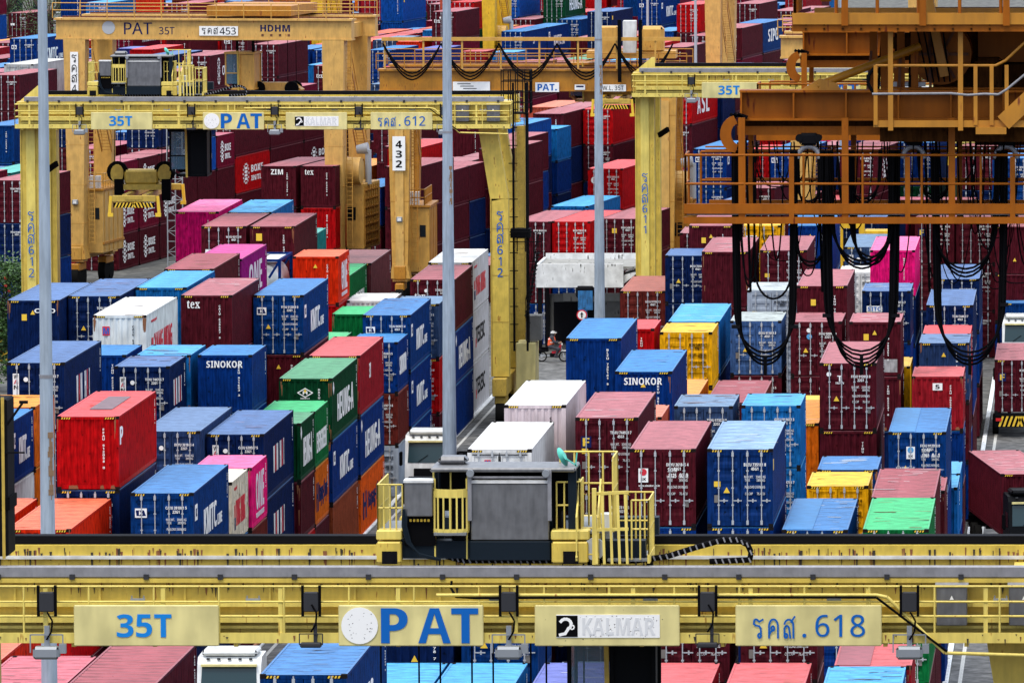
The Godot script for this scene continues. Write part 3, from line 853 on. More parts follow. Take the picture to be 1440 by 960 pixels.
	s(-46.08, 325.73, 12, 0, "maroon.D.9.;blue.D.9.;navy.D.9.;navy.D.9.wan+WANHAI.!", "navy long container, upright white letter plate, topmost, over navy, behind orange")
	s(-45.97, 345.45, 6, 0, "navy.N.8.;maroon.N.8.;blue.N.8.;blue.N.8..!", "royal blue short container, in the block beside the truck lane")
	s(-43.06, 345.45, 6, 0, "blue.N.8.;maroon.N.8.;navy.N.8.;sky.N.8..!", "sky blue short container, in the block beside the truck lane")
	s(-43.23, 339.01, 6, 0, "blue.D.8.;maroon.D.8.;navy.D.8.;navy.D.8.wan+WANHAI.!", "navy short container, upright white letter plate, in the block beside the truck lane")
	s(-40.30, 345.45, 6, 0, "maroon.N.8.;navy.N.8.;blue.N.8.;blue.N.8.SINOKOR.!", "royal blue short container, white name across its end, in the block beside the truck lane")
	s(-40.38, 325.80, 12, 0, "maroon.D.9.;navy.D.9.;navy2.D.9.dotd.!", "slate navy long container, in the block beside the truck lane")
	s(-37.89, 327.79, 12, 0, "brick.D.8.;navy.D.9.WANHAI.!;navy.D.9.wan+WANHAI.!", "navy long container, outlined white side lettering, in the block beside the truck lane#navy long container, upright white letter plate, topmost, over navy, behind hot pink, beside slate navy")
	s(-37.47, 298.43, 12, 0, "navy.D.9..!;blue.D.9.;blue2.D.9.K+KMTC.!", "navy long container, third from top, in the block beside the truck lane#blue long container, white flag plate on its door, topmost, over royal blue, beside bright red")
	s(-37.44, 318.73, 6, 0, "maroon.N.8.;brick.N.8.;pink.N.8.ONE.!", "hot pink short container, huge white side letters, in the block beside the truck lane")
	s(-37.55, 312.40, 6, 0, "maroon.N.8.;blue.N.8.;offwhite.N.8.TRANS.!", "cream white short container, red side lettering, in the block beside the truck lane")
	s(-37.59, 340.04, 6, 0, "red.N.8.;maroon.N.8..!;dkgreen.N.8.HEUNG.!", "maroon short container, second from top, in the block beside the truck lane#dark green short container, long white side lettering, in the block beside the truck lane")
	s(-37.57, 346.16, 6, 0, "maroon.N.8.;orange.N.8.HAPAG.!;green.N.8.EVER.!", "orange short container, dark blue side lettering, in the block beside the truck lane#bright green short container, white side strip lettering, in the block beside the truck lane")
	s(-37.50, 353.34, 12, 0, "rust.N.9..!;blue.N.9.KMTC.!;dkgreen.N.9.dia+HEUNG.!", "rusty brown long container, in the block beside the truck lane#royal blue long container, white side lettering, second from top, under dark green, behind bright green#dark green long container, long white side lettering, in the block beside the truck lane")
	s(-37.49, 366.73, 12, 0, "orange2.N.9.HAPAG.!;blue.N.9.HEUNG.!;red2.N.9.small.!", "deep orange long container, dark blue side lettering, in the block beside the truck lane#royal blue long container, second from top, under faded red, behind dark green#faded red long container, in the block beside the truck lane")
	s(-37.54, 387.14, 6, 0, "grey.D.8..!;brick.D.8..!;blue.D.8.SYK.!", "light grey short container, in the block beside the truck lane#brick red short container, in the block beside the truck lane#royal blue short container, white side word, in the block beside the truck lane")
	s(-37.44, 393.34, 12, 0, "blue.D.9..!;blue.D.9.KMTC.!;blue2.D.9.K+KMTC.!", "royal blue long container, third from top, under royal blue, behind royal blue#royal blue long container, white side lettering, second from top, under blue, behind royal blue#blue long container, white flag plate on its door, topmost, over royal blue, behind royal blue")
	s(-37.03, 405.59, 6, 0, "maroon.D.8..!;red.D.9..!;steel.D.9..!", "maroon short container, third from top, in the block beside the truck lane#bright red short container, in the block beside the truck lane#steel blue short container, in the block beside the truck lane")
	s(-37.38, 420.07, 12, 0, "blue.D.9..!;blue.D.9.HEUNG.!;maroon.D.9.tex.!", "royal blue long container, third from top, under royal blue, beside white#royal blue long container, long white side lettering, second from top, under maroon, beside white#maroon long container, white word on its door, in the block beside the truck lane")
	s(-37.60, 434.00, 12, 0, "white3.N.9.TESC.!;white3.N.9.TESC.!;white3.N.9.TRANS.!", "light grey white long container, third from top, under light grey white, behind maroon#light grey white long container, second from top, under light grey white, behind maroon#light grey white long container, red side lettering, in the block beside the truck lane")
	s(-41.01, 375.01, 12, 0, "navy.N.8.;maroon.N.8.;maroon.N.9..!;blue2.D.9.K+KMTC.!", "maroon long container, second from top, in the block beside the truck lane#blue long container, white flag plate on its door, topmost, over maroon")
	s(-48.80, 365.80, 12, 0, "maroon.D.9.;navy.D.9.;navy.D.9.;navy.D.9..!", "navy long container, topmost, in the block beside the truck lane")
	s(-51.30, 362.94, 12, 0, "blue.N.9.;maroon.N.9.;navy.N.9.;navy.N.9.CRO.!", "navy long container, spaced white name on its end, in the block beside the truck lane")
	s(-45.99, 353.14, 12, 0, "blue.N.9.;navy.N.9.;white.N.9.;white4.N.9.TRANS+tw.!", "rust-edged white long container, red side lettering, in the block beside the truck lane")
	s(-46.31, 371.60, 12, 0, "blue.N.9.;maroon.N.9.;navy.N.9.;sky.N.9..!", "sky blue long container, topmost, over navy, in the block beside the truck lane")
	s(-43.51, 366.28, 12, 0, "blue.N.9.;navy.N.9.;maroon.N.9.;maroon.N.9.tex2.!", "maroon long container, white three-letter word, in the block beside the truck lane")
	s(-40.50, 388.00, 6, 0, "blue.N.8.;maroon.N.8.;green.N.8.")
	s(-40.32, 406.59, 6, 0, "maroon.N.8.;dkgreen.N.8.;green.N.8..!", "bright green short container, in the block beside the truck lane")
	s(-40.50, 416.50, 6, 0, "blue.N.8.;maroon.N.8.;white.N.8..!", "white short container, topmost, over maroon, behind bright green, in the block beside the truck lane")
	s(-43.05, 413.20, 6, 0, "blue.N.8.;maroon.N.8.;red.N.8.;orangered.N.8.ONE+small.!", "orange-red short container, huge white side letters, in the block beside the truck lane")
	s(-45.90, 411.00, 6, 0, "navy.N.8.;blue.N.8.;maroon.N.8.;white.N.8.tank.!", "white short container, topmost, over maroon, behind magenta, in the block beside the truck lane")
	s(-43.42, 421.04, 12, 0, "maroon.N.9.;blue.N.9.;green.N.9.EVER.!", "bright green long container, white side strip lettering, in the block beside the truck lane")
	s(-43.19, 433.39, 12, 0, "maroon.N.9.;blue.N.9.;brown.N.9..!", "faded brown long container, in the block beside the truck lane")
	s(-46.48, 397.26, 12, 0, "maroon.N.8.;navy.N.9.;pink2.N.9.;pink2.N.9.ONE.!", "magenta long container, huge white side letters, in the block beside the truck lane")
	s(-46.55, 385.00, 12, 0, "navy.N.9.;maroon.N.9.;blue.N.9.;maroon2.N.9..!", "dull maroon long container, in the block beside the truck lane")
	s(-51.72, 433.17, 12, 0, "blue.N.9.;maroon.N.9.;navy.N.9.;pink.N.9..!", "hot pink long container, in the block beside the truck lane")
	s(-48.73, 432.83, 12, 0, "maroon.N.9.;navy.N.9.;blue.N.9.;sky.N.9..!", "sky blue long container, topmost, over royal blue, in the block beside the truck lane")
	s(-48.72, 419.80, 12, 0, "blue.D.9.;maroon.D.9.;maroon.D.9.;maroon.D.9.wlogo.!", "maroon long container, topmost, over maroon, in the block beside the truck lane")
	s(-46.07, 419.80, 12, 0, "maroon.N.9.;blue.N.9.;maroon.N.9.;maroon.N.9.ylogo.!", "maroon long container, topmost, over maroon, behind white, in the block beside the truck lane")
	s(-46.20, 432.30, 6, 0, "navy.N.8.;maroon.N.8.;blue.N.8.;teal.N.8.")
	s(-57.99, 535.85, 12, 1, "blue.N.9.;maroon.N.9.;maroon.N.9.ZIM.!", "maroon long container, bold white name on its end, around the paler amber crane")
	s(-55.24, 535.85, 12, 1, "maroon.N.9.;red.N.9..!;maroon.N.9.tex2.!", "bright red long container, around the paler amber crane#maroon long container, white three-letter word, around the paler amber crane")
	s(-72.50, 577.21, 6, 1, "maroon.D.8.;maroon.D.8.;maroon.D.8.NAVE;navy.D.8..!", "navy short container, around the paler amber crane")
	s(-71.77, 583.58, 6, 1, "maroon.D.8.;maroon.D.8..!;maroon.D.8.NAVE.!;navy.D.8.", "maroon short container, third from top, under maroon, behind navy, around the paler amber crane#maroon short container, round white side emblem, second from top, under navy, behind navy")
	s(-71.05, 589.95, 6, 1, "maroon.N.8.;maroon.N.8..!;blue3.N.8.JPG.!;navy.N.8.", "maroon short container, third from top, under bright blue, around the paler amber crane#bright blue short container, white initials on its side, around the paler amber crane")
	s(-70.32, 596.31, 6, 1, "maroon.N.8.;maroon.N.8..!;maroon3.N.8.NAVE.!", "maroon short container, second from top, around the paler amber crane#crimson maroon short container, round white side emblem, topmost, over maroon, around the paler amber crane")
	s(-69.60, 602.68, 12, 1, "maroon.D.9.;red.D.9.NAVE.!;maroon.D.9..!", "bright red long container, round white side emblem, around the paler amber crane#maroon long container, topmost, over bright red, around the paler amber crane")
	s(-68.18, 615.14, 12, 1, "maroon.N.9.;maroon.N.9..!;maroon.N.9.", "first from the left of maroon long containers second from top around the paler amber crane")
	s(-66.76, 627.60, 12, 1, "maroon.D.9.;maroon.D.9.NAVE.!;maroon.D.9.", "maroon long container, round white side emblem, around the paler amber crane")
	s(-65.34, 640.06, 12, 1, "maroon.N.9.;maroon.N.9..!;maroon.N.9.", "second from the left of maroon long containers second from top around the paler amber crane")
	s(-73.00, 557.00, 6, 1, "maroon.D.8.NAVE.!;maroon3.D.8.NAVE.!;maroon3.D.8.NAVE.!", "maroon short container, round white side emblem, third from top, under crimson maroon#crimson maroon short container, round white side emblem, second from top, under crimson maroon#crimson maroon short container, round white side emblem, topmost, over crimson maroon")
	s(-72.27, 563.40, 6, 1, "maroon.D.8.NAVE.!;maroon3.D.8.NAVE.!;maroon.D.8.NAVE.!", "maroon short container, third from top, under crimson maroon, behind crimson maroon, beside blue#crimson maroon short container, second from top, under maroon, behind crimson maroon, beside blue#maroon short container, round white side emblem, topmost, around the paler amber crane")
	s(-71.54, 569.80, 6, 1, "maroon.D.8..!;maroon.D.8.NAVE.!;maroon.D.8..!", "maroon short container, third from top, under maroon, behind maroon, around the paler amber crane#maroon short container, round white side emblem, second from top, under maroon, behind maroon#maroon short container, topmost, around the paler amber crane")
	s(-48.04, 547.30, 6, 1, "maroon.N.8.;maroon.N.8..!;maroon.N.8..!", "maroon short container, second from top, around the dark amber crane#maroon short container, topmost, over maroon, around the dark amber crane")
	s(-47.35, 553.38, 6, 1, "navy.D.8.;navy.D.8..!;maroon.D.8.wlogo.!", "navy short container, around the dark amber crane#maroon short container, topmost, over navy, around the dark amber crane")
	s(-47.75, 559.58, 6, 1, "navy.N.8.;maroon.N.8.;maroon.N.8.")
	s(-46.49, 565.76, 6, 1, "navy.N.8.;maroon.N.8.;maroon.N.8.")
	s(-45.22, 572.07, 12, 1, "navy.N.9.;blue.N.9.;maroon.N.9..!", "maroon long container, topmost, over royal blue, behind maroon")
	s(-46.55, 594.16, 12, 1, "maroon.N.9.;navy.N.9.;blue3.N.9.two.!", "bright blue long container, two-tone roof, around the dark amber crane")
	s(-44.74, 613.66, 12, 1, "maroon.N.9.;navy.N.9.SM.!;maroon.N.9..!", "navy long container, second from top, around the dark amber crane#maroon long container, topmost, over navy, around the dark amber crane")
	s(-43.28, 625.83, 12, 1, "navy.N.9.;maroon.N.9.;maroon.N.9.")
	s(-41.56, 637.96, 12, 1, "maroon.N.9.;maroon.N.9.;maroon.N.9..!", "fourth from the left of the maroon long containers topmost around the dark amber crane")
	s(-33.53, 594.83, 12, 1, "maroon.D.9..!;red.D.9..!;maroon.D.9..!;red.D.9.ASL.!", "maroon long container, at the bottom, behind the hanging orange walkway#bright red long container, third from top, behind the hanging orange walkway#maroon long container, second from top, under bright red, behind the hanging orange walkway#bright red long container, tall white side letters, behind the hanging orange walkway")
	s(-31.74, 607.25, 6, 1, "maroon.N.8.;red.N.8.;navy.N.8.;navy.N.8..!", "navy short container, behind the hanging orange walkway")
	s(-31.02, 613.62, 12, 1, "navy.N.9.;maroon.N.9.;maroon.N.9..!;maroon.N.9..!", "maroon long container, second from top, under maroon, behind navy, behind the hanging orange walkway#maroon long container, topmost, over maroon, behind navy, behind the hanging orange walkway")
	s(-36.88, 487.38, 12, 1, "blue.D.8..!;maroon.D.8..!;maroon.D.8..!", "royal blue long container, third from top, under maroon, around the dark amber crane#maroon long container, second from top, under maroon, next to bright red#maroon long container, topmost, over maroon, next to bright red")
	s(-34.37, 487.39, 12, 1, "blue.D.8..!;blue.D.8..!;red.D.8..!", "royal blue long container, third from top, under royal blue, around the dark amber crane#royal blue long container, second from top, around the dark amber crane#bright red long container, topmost, over royal blue, around the dark amber crane")
	s(-31.52, 490.35, 12, 1, "blue.D.8.;maroon2.D.8..!;maroon.D.8.sq.!", "dull maroon long container, around the dark amber crane#maroon long container, topmost, over dull maroon, around the dark amber crane")
	s(-35.60, 504.00, 12, 1, "maroon.N.8.;blue.N.8.;sky.N.8..!", "sky blue long container, around the dark amber crane")
	s(-35.06, 532.46, 12, 1, "maroon.D.9.;red.D.9.;red.D.9.TS.!", "bright red long container, white oval badge, around the dark amber crane")
	s(-44.72, 559.23, 12, 1, "navy.N.9..!;maroon.N.9..!;maroon.N.9.ylogo.!", "navy long container, third from top, around the dark amber crane#maroon long container, second from top, ribbed end, under maroon, beside maroon#maroon long container, topmost, ribbed end, over maroon, beside maroon")
	s(-49.32, 535.11, 12, 1, "maroon.N.9..!;maroon.N.9..!;maroon.N.9..!", "maroon long container, third from top, around the dark amber crane#maroon long container, second from top, around the dark amber crane#first from the left of the maroon long containers topmost around the dark amber crane")
	s(-45.93, 625.25, 12, 1, "navy.N.9.;maroon.N.9.;salmon.N.9.")
	s(-44.80, 607.51, 6, 1, "navy.N.8.;blue.N.8..!;sky.N.8..!", "royal blue short container, around the dark amber crane#sky blue short container, around the dark amber crane")
	s(-47.32, 635.07, 6, 1, "navy.N.8.;maroon.N.8.;salmon.N.8.")
	s(-41.27, 621.41, 12, 1, "navy.D.9.;maroon.D.9..!;red.D.9..!", "maroon long container, second from top, under bright red, around the dark amber crane#bright red long container, topmost, over maroon, beside maroon")

func stacks_1():
	s(-44.73, 688.93, 12, 1, "navy.D.9.;maroon.D.9.;red.D.9..!", "bright red long container, topmost, over maroon")
	s(-131.89, 937.22, 12, 1, "maroon.D.9.;maroon.D.9.wlogo.!", "first from the left of the maroon long containers topmost in the farthest yard")
	s(-97.86, 695.81, 12, 1, "navy.D.9.;maroon.D.9.;blue.D.9.;blue.D.9.K+KMTC.!", "royal blue long container, white flag plate on its door, around the paler amber crane")
	s(-90.31, 638.65, 12, 1, "navy.D.9.;blue.D.9.;maroon.D.9.;grey2.D.9..!", "whitish grey long container, around the paler amber crane")
	s(-88.47, 617.50, 12, 1, "blue.D.9.;blue.D.9.;maroon.D.9.;maroon.D.9..!", "maroon long container, topmost, over maroon, around the paler amber crane")
	s(-93.59, 674.02, 12, 1, "navy.N.9.;maroon.N.9.;maroon.N.9.")
	s(-93.21, 659.81, 6, 1, "maroon.D.8.;navy.D.8.;maroon.D.8.")
	s(-74.24, 517.99, 12, 1, "blue.D.9..!;navy.D.9..!;maroon.D.9..!", "royal blue long container, around the paler amber crane#navy long container, around the paler amber crane#maroon long container, topmost, over navy, around the paler amber crane")
	s(-85.72, 594.22, 12, 1, "navy.N.9.;blue.N.9.;blue2.N.9..!", "blue long container, topmost, over royal blue, around the paler amber crane")
	s(-77.74, 656.63, 12, 1, "maroon.D.9.;red.D.9.;maroon.D.9..!;maroon.D.9.tex+CLINES.!", "maroon long container, second from top, under maroon, behind navy, around the paler amber crane#maroon long container, white word on its door, topmost, over maroon, behind navy")
	s(-74.61, 682.24, 12, 1, "blue.D.9.;red.D.9.;maroon.D.9..!;maroon.D.9.tex.!", "maroon long container, second from top, under maroon, around the paler amber crane#maroon long container, white word on its door, topmost, over maroon, around the paler amber crane")
	s(-85.78, 757.64, 12, 1, "maroon.D.9.;red.D.9.;orangered.D.9.")
	s(-103.50, 810.87, 12, 1, "navy.D.9.;maroon.D.9.;maroon3.D.9.TSUNG.!", "crimson maroon long container, white side name, in the farthest yard")
	s(-97.91, 772.42, 6, 1, "maroon.N.8.;blue.N.8.;purple.N.8.")
	s(-93.42, 746.74, 12, 1, "navy.N.9.;maroon.N.9.;red.N.9..!", "bright red long container, topmost, over maroon, beside crimson maroon")
	s(-89.91, 732.69, 12, 1, "blue.D.9.;navy.D.9.;navy.D.9..!", "first from the left of the navy long containers topmost in the farthest yard")
	s(-90.38, 767.49, 12, 1, "red.N.9.;red.N.9.")
	s(-71.36, 658.34, 12, 1, "navy.D.9.;maroon.D.9.;maroon3.D.9.circ.!", "crimson maroon long container, white circles on its side, around the paler amber crane")
	s(-75.57, 744.96, 12, 1, "navy.D.9.;maroon.D.9.;blue.D.9..!", "royal blue long container, topmost, over maroon, in the farthest yard")
	s(-74.74, 731.97, 6, 1, "maroon.N.8.;navy.N.8.;sky.N.8.")
	s(-71.68, 707.72, 12, 1, "maroon.D.9.;maroon.D.9.;maroon.D.9.tex.!", "maroon long container, topmost, over maroon, next to dull maroon")
	s(-80.78, 713.55, 12, 1, "navy.D.9.;maroon.D.9.;maroon.D.9.;maroon.D.9.tex.!", "second from the left of the maroon long containers topmost in the farthest yard")
	s(-85.04, 786.32, 12, 1, "blue.D.9.;navy.D.9.;navy.D.9.")
	s(-76.13, 822.53, 12, 1, "navy.N.9.;maroon.N.9.;blue3.N.9.NBOS;blue3.N.9.y.!", "bright blue long container, topmost, over bright blue, beside faded red")
	s(-72.16, 770.76, 12, 1, "maroon.D.9.;navy.D.9.;steel.D.9.")
	s(-69.47, 766.96, 12, 1, "blue.N.9.;maroon.N.9.;orangered.N.9.")
	s(-66.04, 768.38, 12, 1, "navy.D.9.;blue.D.9.;maroon3.D.9.;maroon.D.9.tex.!", "maroon long container, white word on its door, topmost, over crimson maroon, in the farthest yard")
	s(-73.97, 852.26, 6, 1, "maroon.N.8.;maroon.N.8.;maroon3.N.8.")
	s(-70.16, 744.96, 12, 1, "navy.D.9.;blue.D.9.;blue.D.9..!", "royal blue long container, topmost, over royal blue, in the farthest yard")
	s(-65.91, 744.96, 12, 1, "navy.N.9.;navy.N.9.;purple.N.9..!", "purplish blue long container, in the farthest yard")
	s(-62.90, 765.07, 6, 1, "navy.D.8.;maroon.D.8.;red2.D.8.")
	s(-59.66, 763.26, 6, 1, "navy.D.8.;blue.D.8.;sky.D.8.")
	s(-54.06, 651.45, 12, 1, "navy.D.9.;maroon.D.9.;maroon.D.9..!", "third from the left of the maroon long containers topmost around the dark amber crane")
	s(-62.83, 668.23, 12, 1, "blue.D.9.;navy.D.9.;steel.D.9..!", "steel blue long container, around the dark amber crane")
	s(-60.55, 640.72, 12, 1, "blue.N.9.;navy.N.9.;maroon2.N.9.")
	s(-64.71, 835.16, 12, 1, "maroon.D.9.;navy.D.9.;blue3.D.9.;blue3.D.9..!", "bright blue long container, topmost, over bright blue, beside dark green")
	s(-59.71, 834.92, 12, 1, "navy.D.9.;maroon.D.9.;dkgreen.D.9.;dkgreen.D.9.HEUNG.!", "dark green long container, long white side lettering, in the farthest yard")
	s(-61.48, 855.37, 12, 1, "navy.D.9.;maroon.D.9.;maroon.D.9.")
	s(-58.72, 853.03, 12, 1, "navy.D.9.;maroon.D.9.;red.D.9.")
	s(-62.74, 830.40, 12, 1, "maroon.D.9.;maroon.D.9.;maroon.D.9.")
	s(-57.74, 830.13, 12, 1, "maroon.D.9.;navy.D.9.;blue2.D.9..!", "blue long container, in the farthest yard")
	s(-50.56, 768.38, 12, 1, "blue.D.9.;maroon.D.9.;navy.D.9.;navy.D.9.y.!", "second from the left of the navy long containers topmost in the farthest yard")
	s(-48.04, 810.63, 12, 1, "navy.D.9.;maroon.D.9.;blue.D.9.;blue.D.9.K+KMTC.!", "royal blue long container, white flag plate on its door, in the farthest yard")
	s(-61.13, 794.33, 12, 1, "maroon.D.9.;navy.D.9.;blue.D.9.small.!", "royal blue long container, topmost, over navy, in the farthest yard")
	s(-59.65, 807.00, 12, 1, "maroon.D.9.;blue.D.9.;blue.D.9.KMTC.!", "royal blue long container, white side lettering, in the farthest yard")
	s(-42.85, 790.18, 12, 1, "navy.D.9.;maroon.D.9.;maroon.D.9.;red.D.9..!", "bright red long container, topmost, over maroon, beside bright blue")
	s(-36.90, 792.28, 12, 1, "navy.D.9.;maroon.D.9.;maroon.D.9.;maroon.D.9..!", "fourth from the left of the maroon long containers topmost in the farthest yard")
	s(-35.85, 857.72, 12, 1, "navy.D.9.;maroon.D.9.;maroon.D.9.")
	s(-35.47, 722.76, 12, 1, "navy.N.9.;maroon.N.9.;maroon3.N.9.;maroon.N.9..!", "maroon long container, topmost, over crimson maroon, in the farthest yard")
	s(-34.05, 735.40, 12, 1, "navy.N.9.;maroon.N.9.;maroon.N.9.;blue2.N.9.SIPG.!", "blue long container, bold white side initials, in the farthest yard")
	s(-33.61, 812.98, 12, 1, "navy.D.9.;blue.D.9.;maroon3.D.9.CAI.!", "crimson maroon long container, white name low on its door, in the farthest yard")
	s(-41.24, 782.24, 12, 1, "blue.D.9.;maroon.D.9.;maroon.D.9.CAI.!", "maroon long container, white name low on its door, in the farthest yard")
	s(-42.31, 752.15, 12, 1, "navy.N.9.;maroon.N.9.;maroon.N.9..!", "third from the left of the maroon long containers topmost in the farthest yard")
	s(-29.16, 558.98, 12, 1, "maroon.D.9.;blue.D.9..!;blue.D.9.K+KMTC.!", "royal blue long container, second from top, behind the hanging orange walkway#first from the left of the royal blue long containers topmost behind the hanging orange walkway")
	s(-31.53, 590.31, 12, 1, "maroon.D.9.;blue.D.9.KMTC")
	s(-25.31, 564.97, 6, 1, "maroon.D.8.;red.D.9.;red.D.9..!", "bright red short container, behind the hanging orange walkway")
	s(-23.60, 557.93, 12, 1, "navy.D.9.;blue.D.9.;blue.D.9.K.!", "second from the left of the royal blue long containers topmost behind the hanging orange walkway")
	s(-24.25, 524.90, 12, 1, "blue.D.8.;maroon.D.8.;maroon.D.8..!", "first from the left of the maroon long containers topmost behind the hanging orange walkway")
	s(-16.61, 501.30, 12, 1, "blue.D.9.;maroon.D.9.;maroon.D.9.NAVE.!;maroon.D.9.NAVE.!", "maroon long container, round white side emblem, second from top, behind the hanging orange walkway#maroon long container, round white side emblem, topmost, behind the hanging orange walkway")
	s(-11.16, 476.67, 12, 1, "navy.D.9.;maroon.D.9..!;maroon.D.9.flor.!", "maroon long container, second from top, under maroon, next to maroon#maroon long container, blue and yellow square badge, behind the hanging orange walkway")
	s(-8.64, 476.65, 12, 1, "maroon.D.9..!;maroon.D.9..!;maroon.D.9..!", "maroon long container, third from top, behind the hanging orange walkway#maroon long container, second from top, door end, under maroon, beside maroon#second from the left of the maroon long containers topmost behind the hanging orange walkway")
	s(-6.57, 490.66, 12, 1, "navy.D.9.;maroon.D.9.;blue2.D.9.;blue2.D.9..!", "blue long container, behind the hanging orange walkway")
	s(-8.91, 505.77, 12, 1, "blue.D.9.;maroon.D.9.;navy.D.9.;maroon.D.9..!", "maroon long container, topmost, over navy, behind the hanging orange walkway")
	s(-13.07, 510.32, 12, 1, "blue.D.9.;maroon.D.9.;dkgreen.D.9..!;blue.D.9..!", "dark green long container, behind the hanging orange walkway#royal blue long container, topmost, over dark green, behind the hanging orange walkway")
	s(-6.09, 467.33, 12, 1, "blue.N.9..!;maroon.N.9..!;maroon.N.9..!", "royal blue long container, third from top, behind the hanging orange walkway#maroon long container, second from top, behind the hanging orange walkway#third from the left of the maroon long containers topmost behind the hanging orange walkway")
	s(-15.89, 478.88, 12, 1, "blue.D.9.;maroon3.D.8.;navy.D.9..!", "navy long container, behind the hanging orange walkway")
	s(-14.43, 491.74, 12, 1, "teal.N.8.;maroon3.D.9.;maroon3.D.9..!", "crimson maroon long container, topmost, over crimson maroon, behind the hanging orange walkway")
	s(-11.46, 491.41, 12, 1, "maroon.D.9.;maroon2.D.9.;maroon.N.8..!", "maroon long container, topmost, over dull maroon, behind the hanging orange walkway")
	s(-79.59, 525.24, 12, 1, "red.N.9.;maroon.D.9.;maroon3.D.8.")
	s(-44.06, 521.19, 12, 1, "maroon.N.8..!", "maroon long container, topmost, on the ground, around the dark amber crane")
	s(-78.13, 538.10, 12, 1, "steel.D.8.;maroon.D.8.;teal.D.9.")
	s(-42.60, 534.06, 12, 1, "blue2.N.8.")
	s(-30.75, 532.71, 12, 1, "dkgreen.D.8.")
	s(-27.79, 532.37, 12, 1, "blue.N.9.;salmon.N.9..!", "salmon long container, behind the hanging orange walkway")
	s(-18.91, 531.36, 12, 1, "red.D.8.;navy.N.9.")
	s(-26.33, 545.24, 12, 1, "maroon2.D.9.;navy.D.9.")
	s(-23.37, 544.90, 12, 1, "red.D.9.;maroon2.D.9.")
	s(-20.41, 544.56, 12, 1, "maroon2.D.9.;red2.D.8..!", "faded red long container, behind the hanging orange walkway")
	s(-17.44, 544.22, 12, 1, "red2.N.9.;sky.D.9.;blue3.D.9.;purple.D.9..!", "purplish blue long container, behind the hanging orange walkway")
	s(-5.60, 542.87, 12, 1, "red.N.9.;red.N.9.;purple.N.8.;steel.N.8.")
	s(-78.16, 564.17, 12, 1, "blue3.D.9.;red2.D.9.")
	s(-75.20, 563.84, 12, 1, "red2.N.9..!;blue2.D.9..!", "faded red long container, around the paler amber crane#blue long container, topmost, over faded red, around the paler amber crane")
	s(-54.47, 561.48, 12, 1, "maroon.D.9.;blue.N.9..!", "royal blue long container, topmost, around the dark amber crane")
	s(-51.51, 561.14, 12, 1, "maroon.D.9.;maroon.D.9.;red.N.9..!", "bright red long container, topmost, over maroon, beside royal blue")
	s(-18.94, 557.43, 12, 1, "maroon.D.9.;maroon2.N.9.;navy.D.9.")
	s(-13.02, 556.75, 12, 1, "purple.D.8.;red.D.8.;maroon2.D.9.")
	s(-7.10, 556.08, 12, 1, "navy.N.8.;maroon.D.9.;maroon.N.8.;red.D.9..!", "bright red long container, topmost, over maroon, behind the hanging orange walkway")
	s(-85.57, 578.05, 12, 1, "blue2.D.9.;navy.D.9.")
	s(-82.61, 577.72, 12, 1, "steel.N.8.;maroon3.D.9.")
	s(-76.69, 577.04, 12, 1, "maroon3.D.8.;maroon3.D.8.;maroon3.D.8..!", "crimson maroon long container, around the paler amber crane")
	s(-53.00, 574.34, 12, 1, "maroon.N.8.;maroon3.D.9.;maroon.N.8.")
	s(-20.43, 570.63, 12, 1, "sky.D.9.;maroon2.D.9.;maroon.D.8.")
	s(-14.51, 569.96, 12, 1, "teal.D.9.;maroon.N.9.;maroon.D.9.")
	s(-11.55, 569.62, 12, 1, "blue.D.8.;red2.D.9.;maroon.D.8.;maroon2.D.8..!", "dull maroon long container, behind the hanging orange walkway")
	s(-75.22, 589.91, 12, 1, "maroon.D.9.;navy.N.9.;blue.D.8.")
	s(-21.93, 583.84, 12, 1, "red.N.9.;maroon.D.9.;pink.D.9.;maroon3.N.8..!", "crimson maroon long container, topmost, over hot pink, behind the hanging orange walkway")
	s(-13.05, 582.82, 12, 1, "red.D.9.;maroon3.D.9.;maroon3.D.9.")
	s(-10.09, 582.49, 12, 1, "blue2.D.9.;maroon2.N.8.;pink.D.9.")
	s(-79.68, 603.45, 12, 1, "maroon3.D.9.;navy.N.9.;maroon.N.8.")
	s(-58.95, 601.09, 12, 1, "blue2.N.8.;orange.N.8.")
	s(-55.99, 600.75, 12, 1, "maroon2.D.8.;maroon.N.9.;maroon.D.9..!", "maroon long container, topmost, over maroon, behind orange-red, around the dark amber crane")
	s(-50.07, 600.08, 12, 1, "sky.D.9.;maroon.D.8.;maroon.N.9..!", "second from the left of the maroon long containers topmost around the dark amber crane")
	s(-38.23, 598.73, 12, 1, "maroon.N.9.")
	s(-23.42, 597.04, 12, 1, "maroon.N.8.;steel.N.8.;steel.N.9.")
	s(-20.46, 596.70, 12, 1, "sky.D.9.;purple.D.8.;maroon2.D.9.;blue.N.9.")
	s(-17.50, 596.36, 12, 1, "maroon.N.9.;maroon.N.8.;blue.N.9.;steel.D.8..!", "steel blue long container, behind the hanging orange walkway")
	s(-14.54, 596.03, 12, 1, "blue3.D.9.;blue2.D.9.;maroon.D.8.")
	s(-11.58, 595.69, 12, 1, "blue3.D.8.;navy.D.9.;maroon2.D.8.;orange.D.9..!", "orange long container, behind the hanging orange walkway")
	s(-8.62, 595.35, 12, 1, "maroon.D.8.;navy.N.8.;orange.D.9.")
	s(-93.02, 618.00, 12, 1, "teal.D.8.;maroon.D.9.;navy.D.9.;maroon.D.9.")
	s(-84.14, 616.99, 12, 1, "maroon.N.9.;maroon2.D.9.;navy.D.9.")
	s(-78.21, 616.32, 12, 1, "maroon.D.9.;red2.D.9.;blue.D.9.")
	s(-72.29, 615.64, 12, 1, "blue3.D.8.;maroon.D.9.;steel.D.9.")
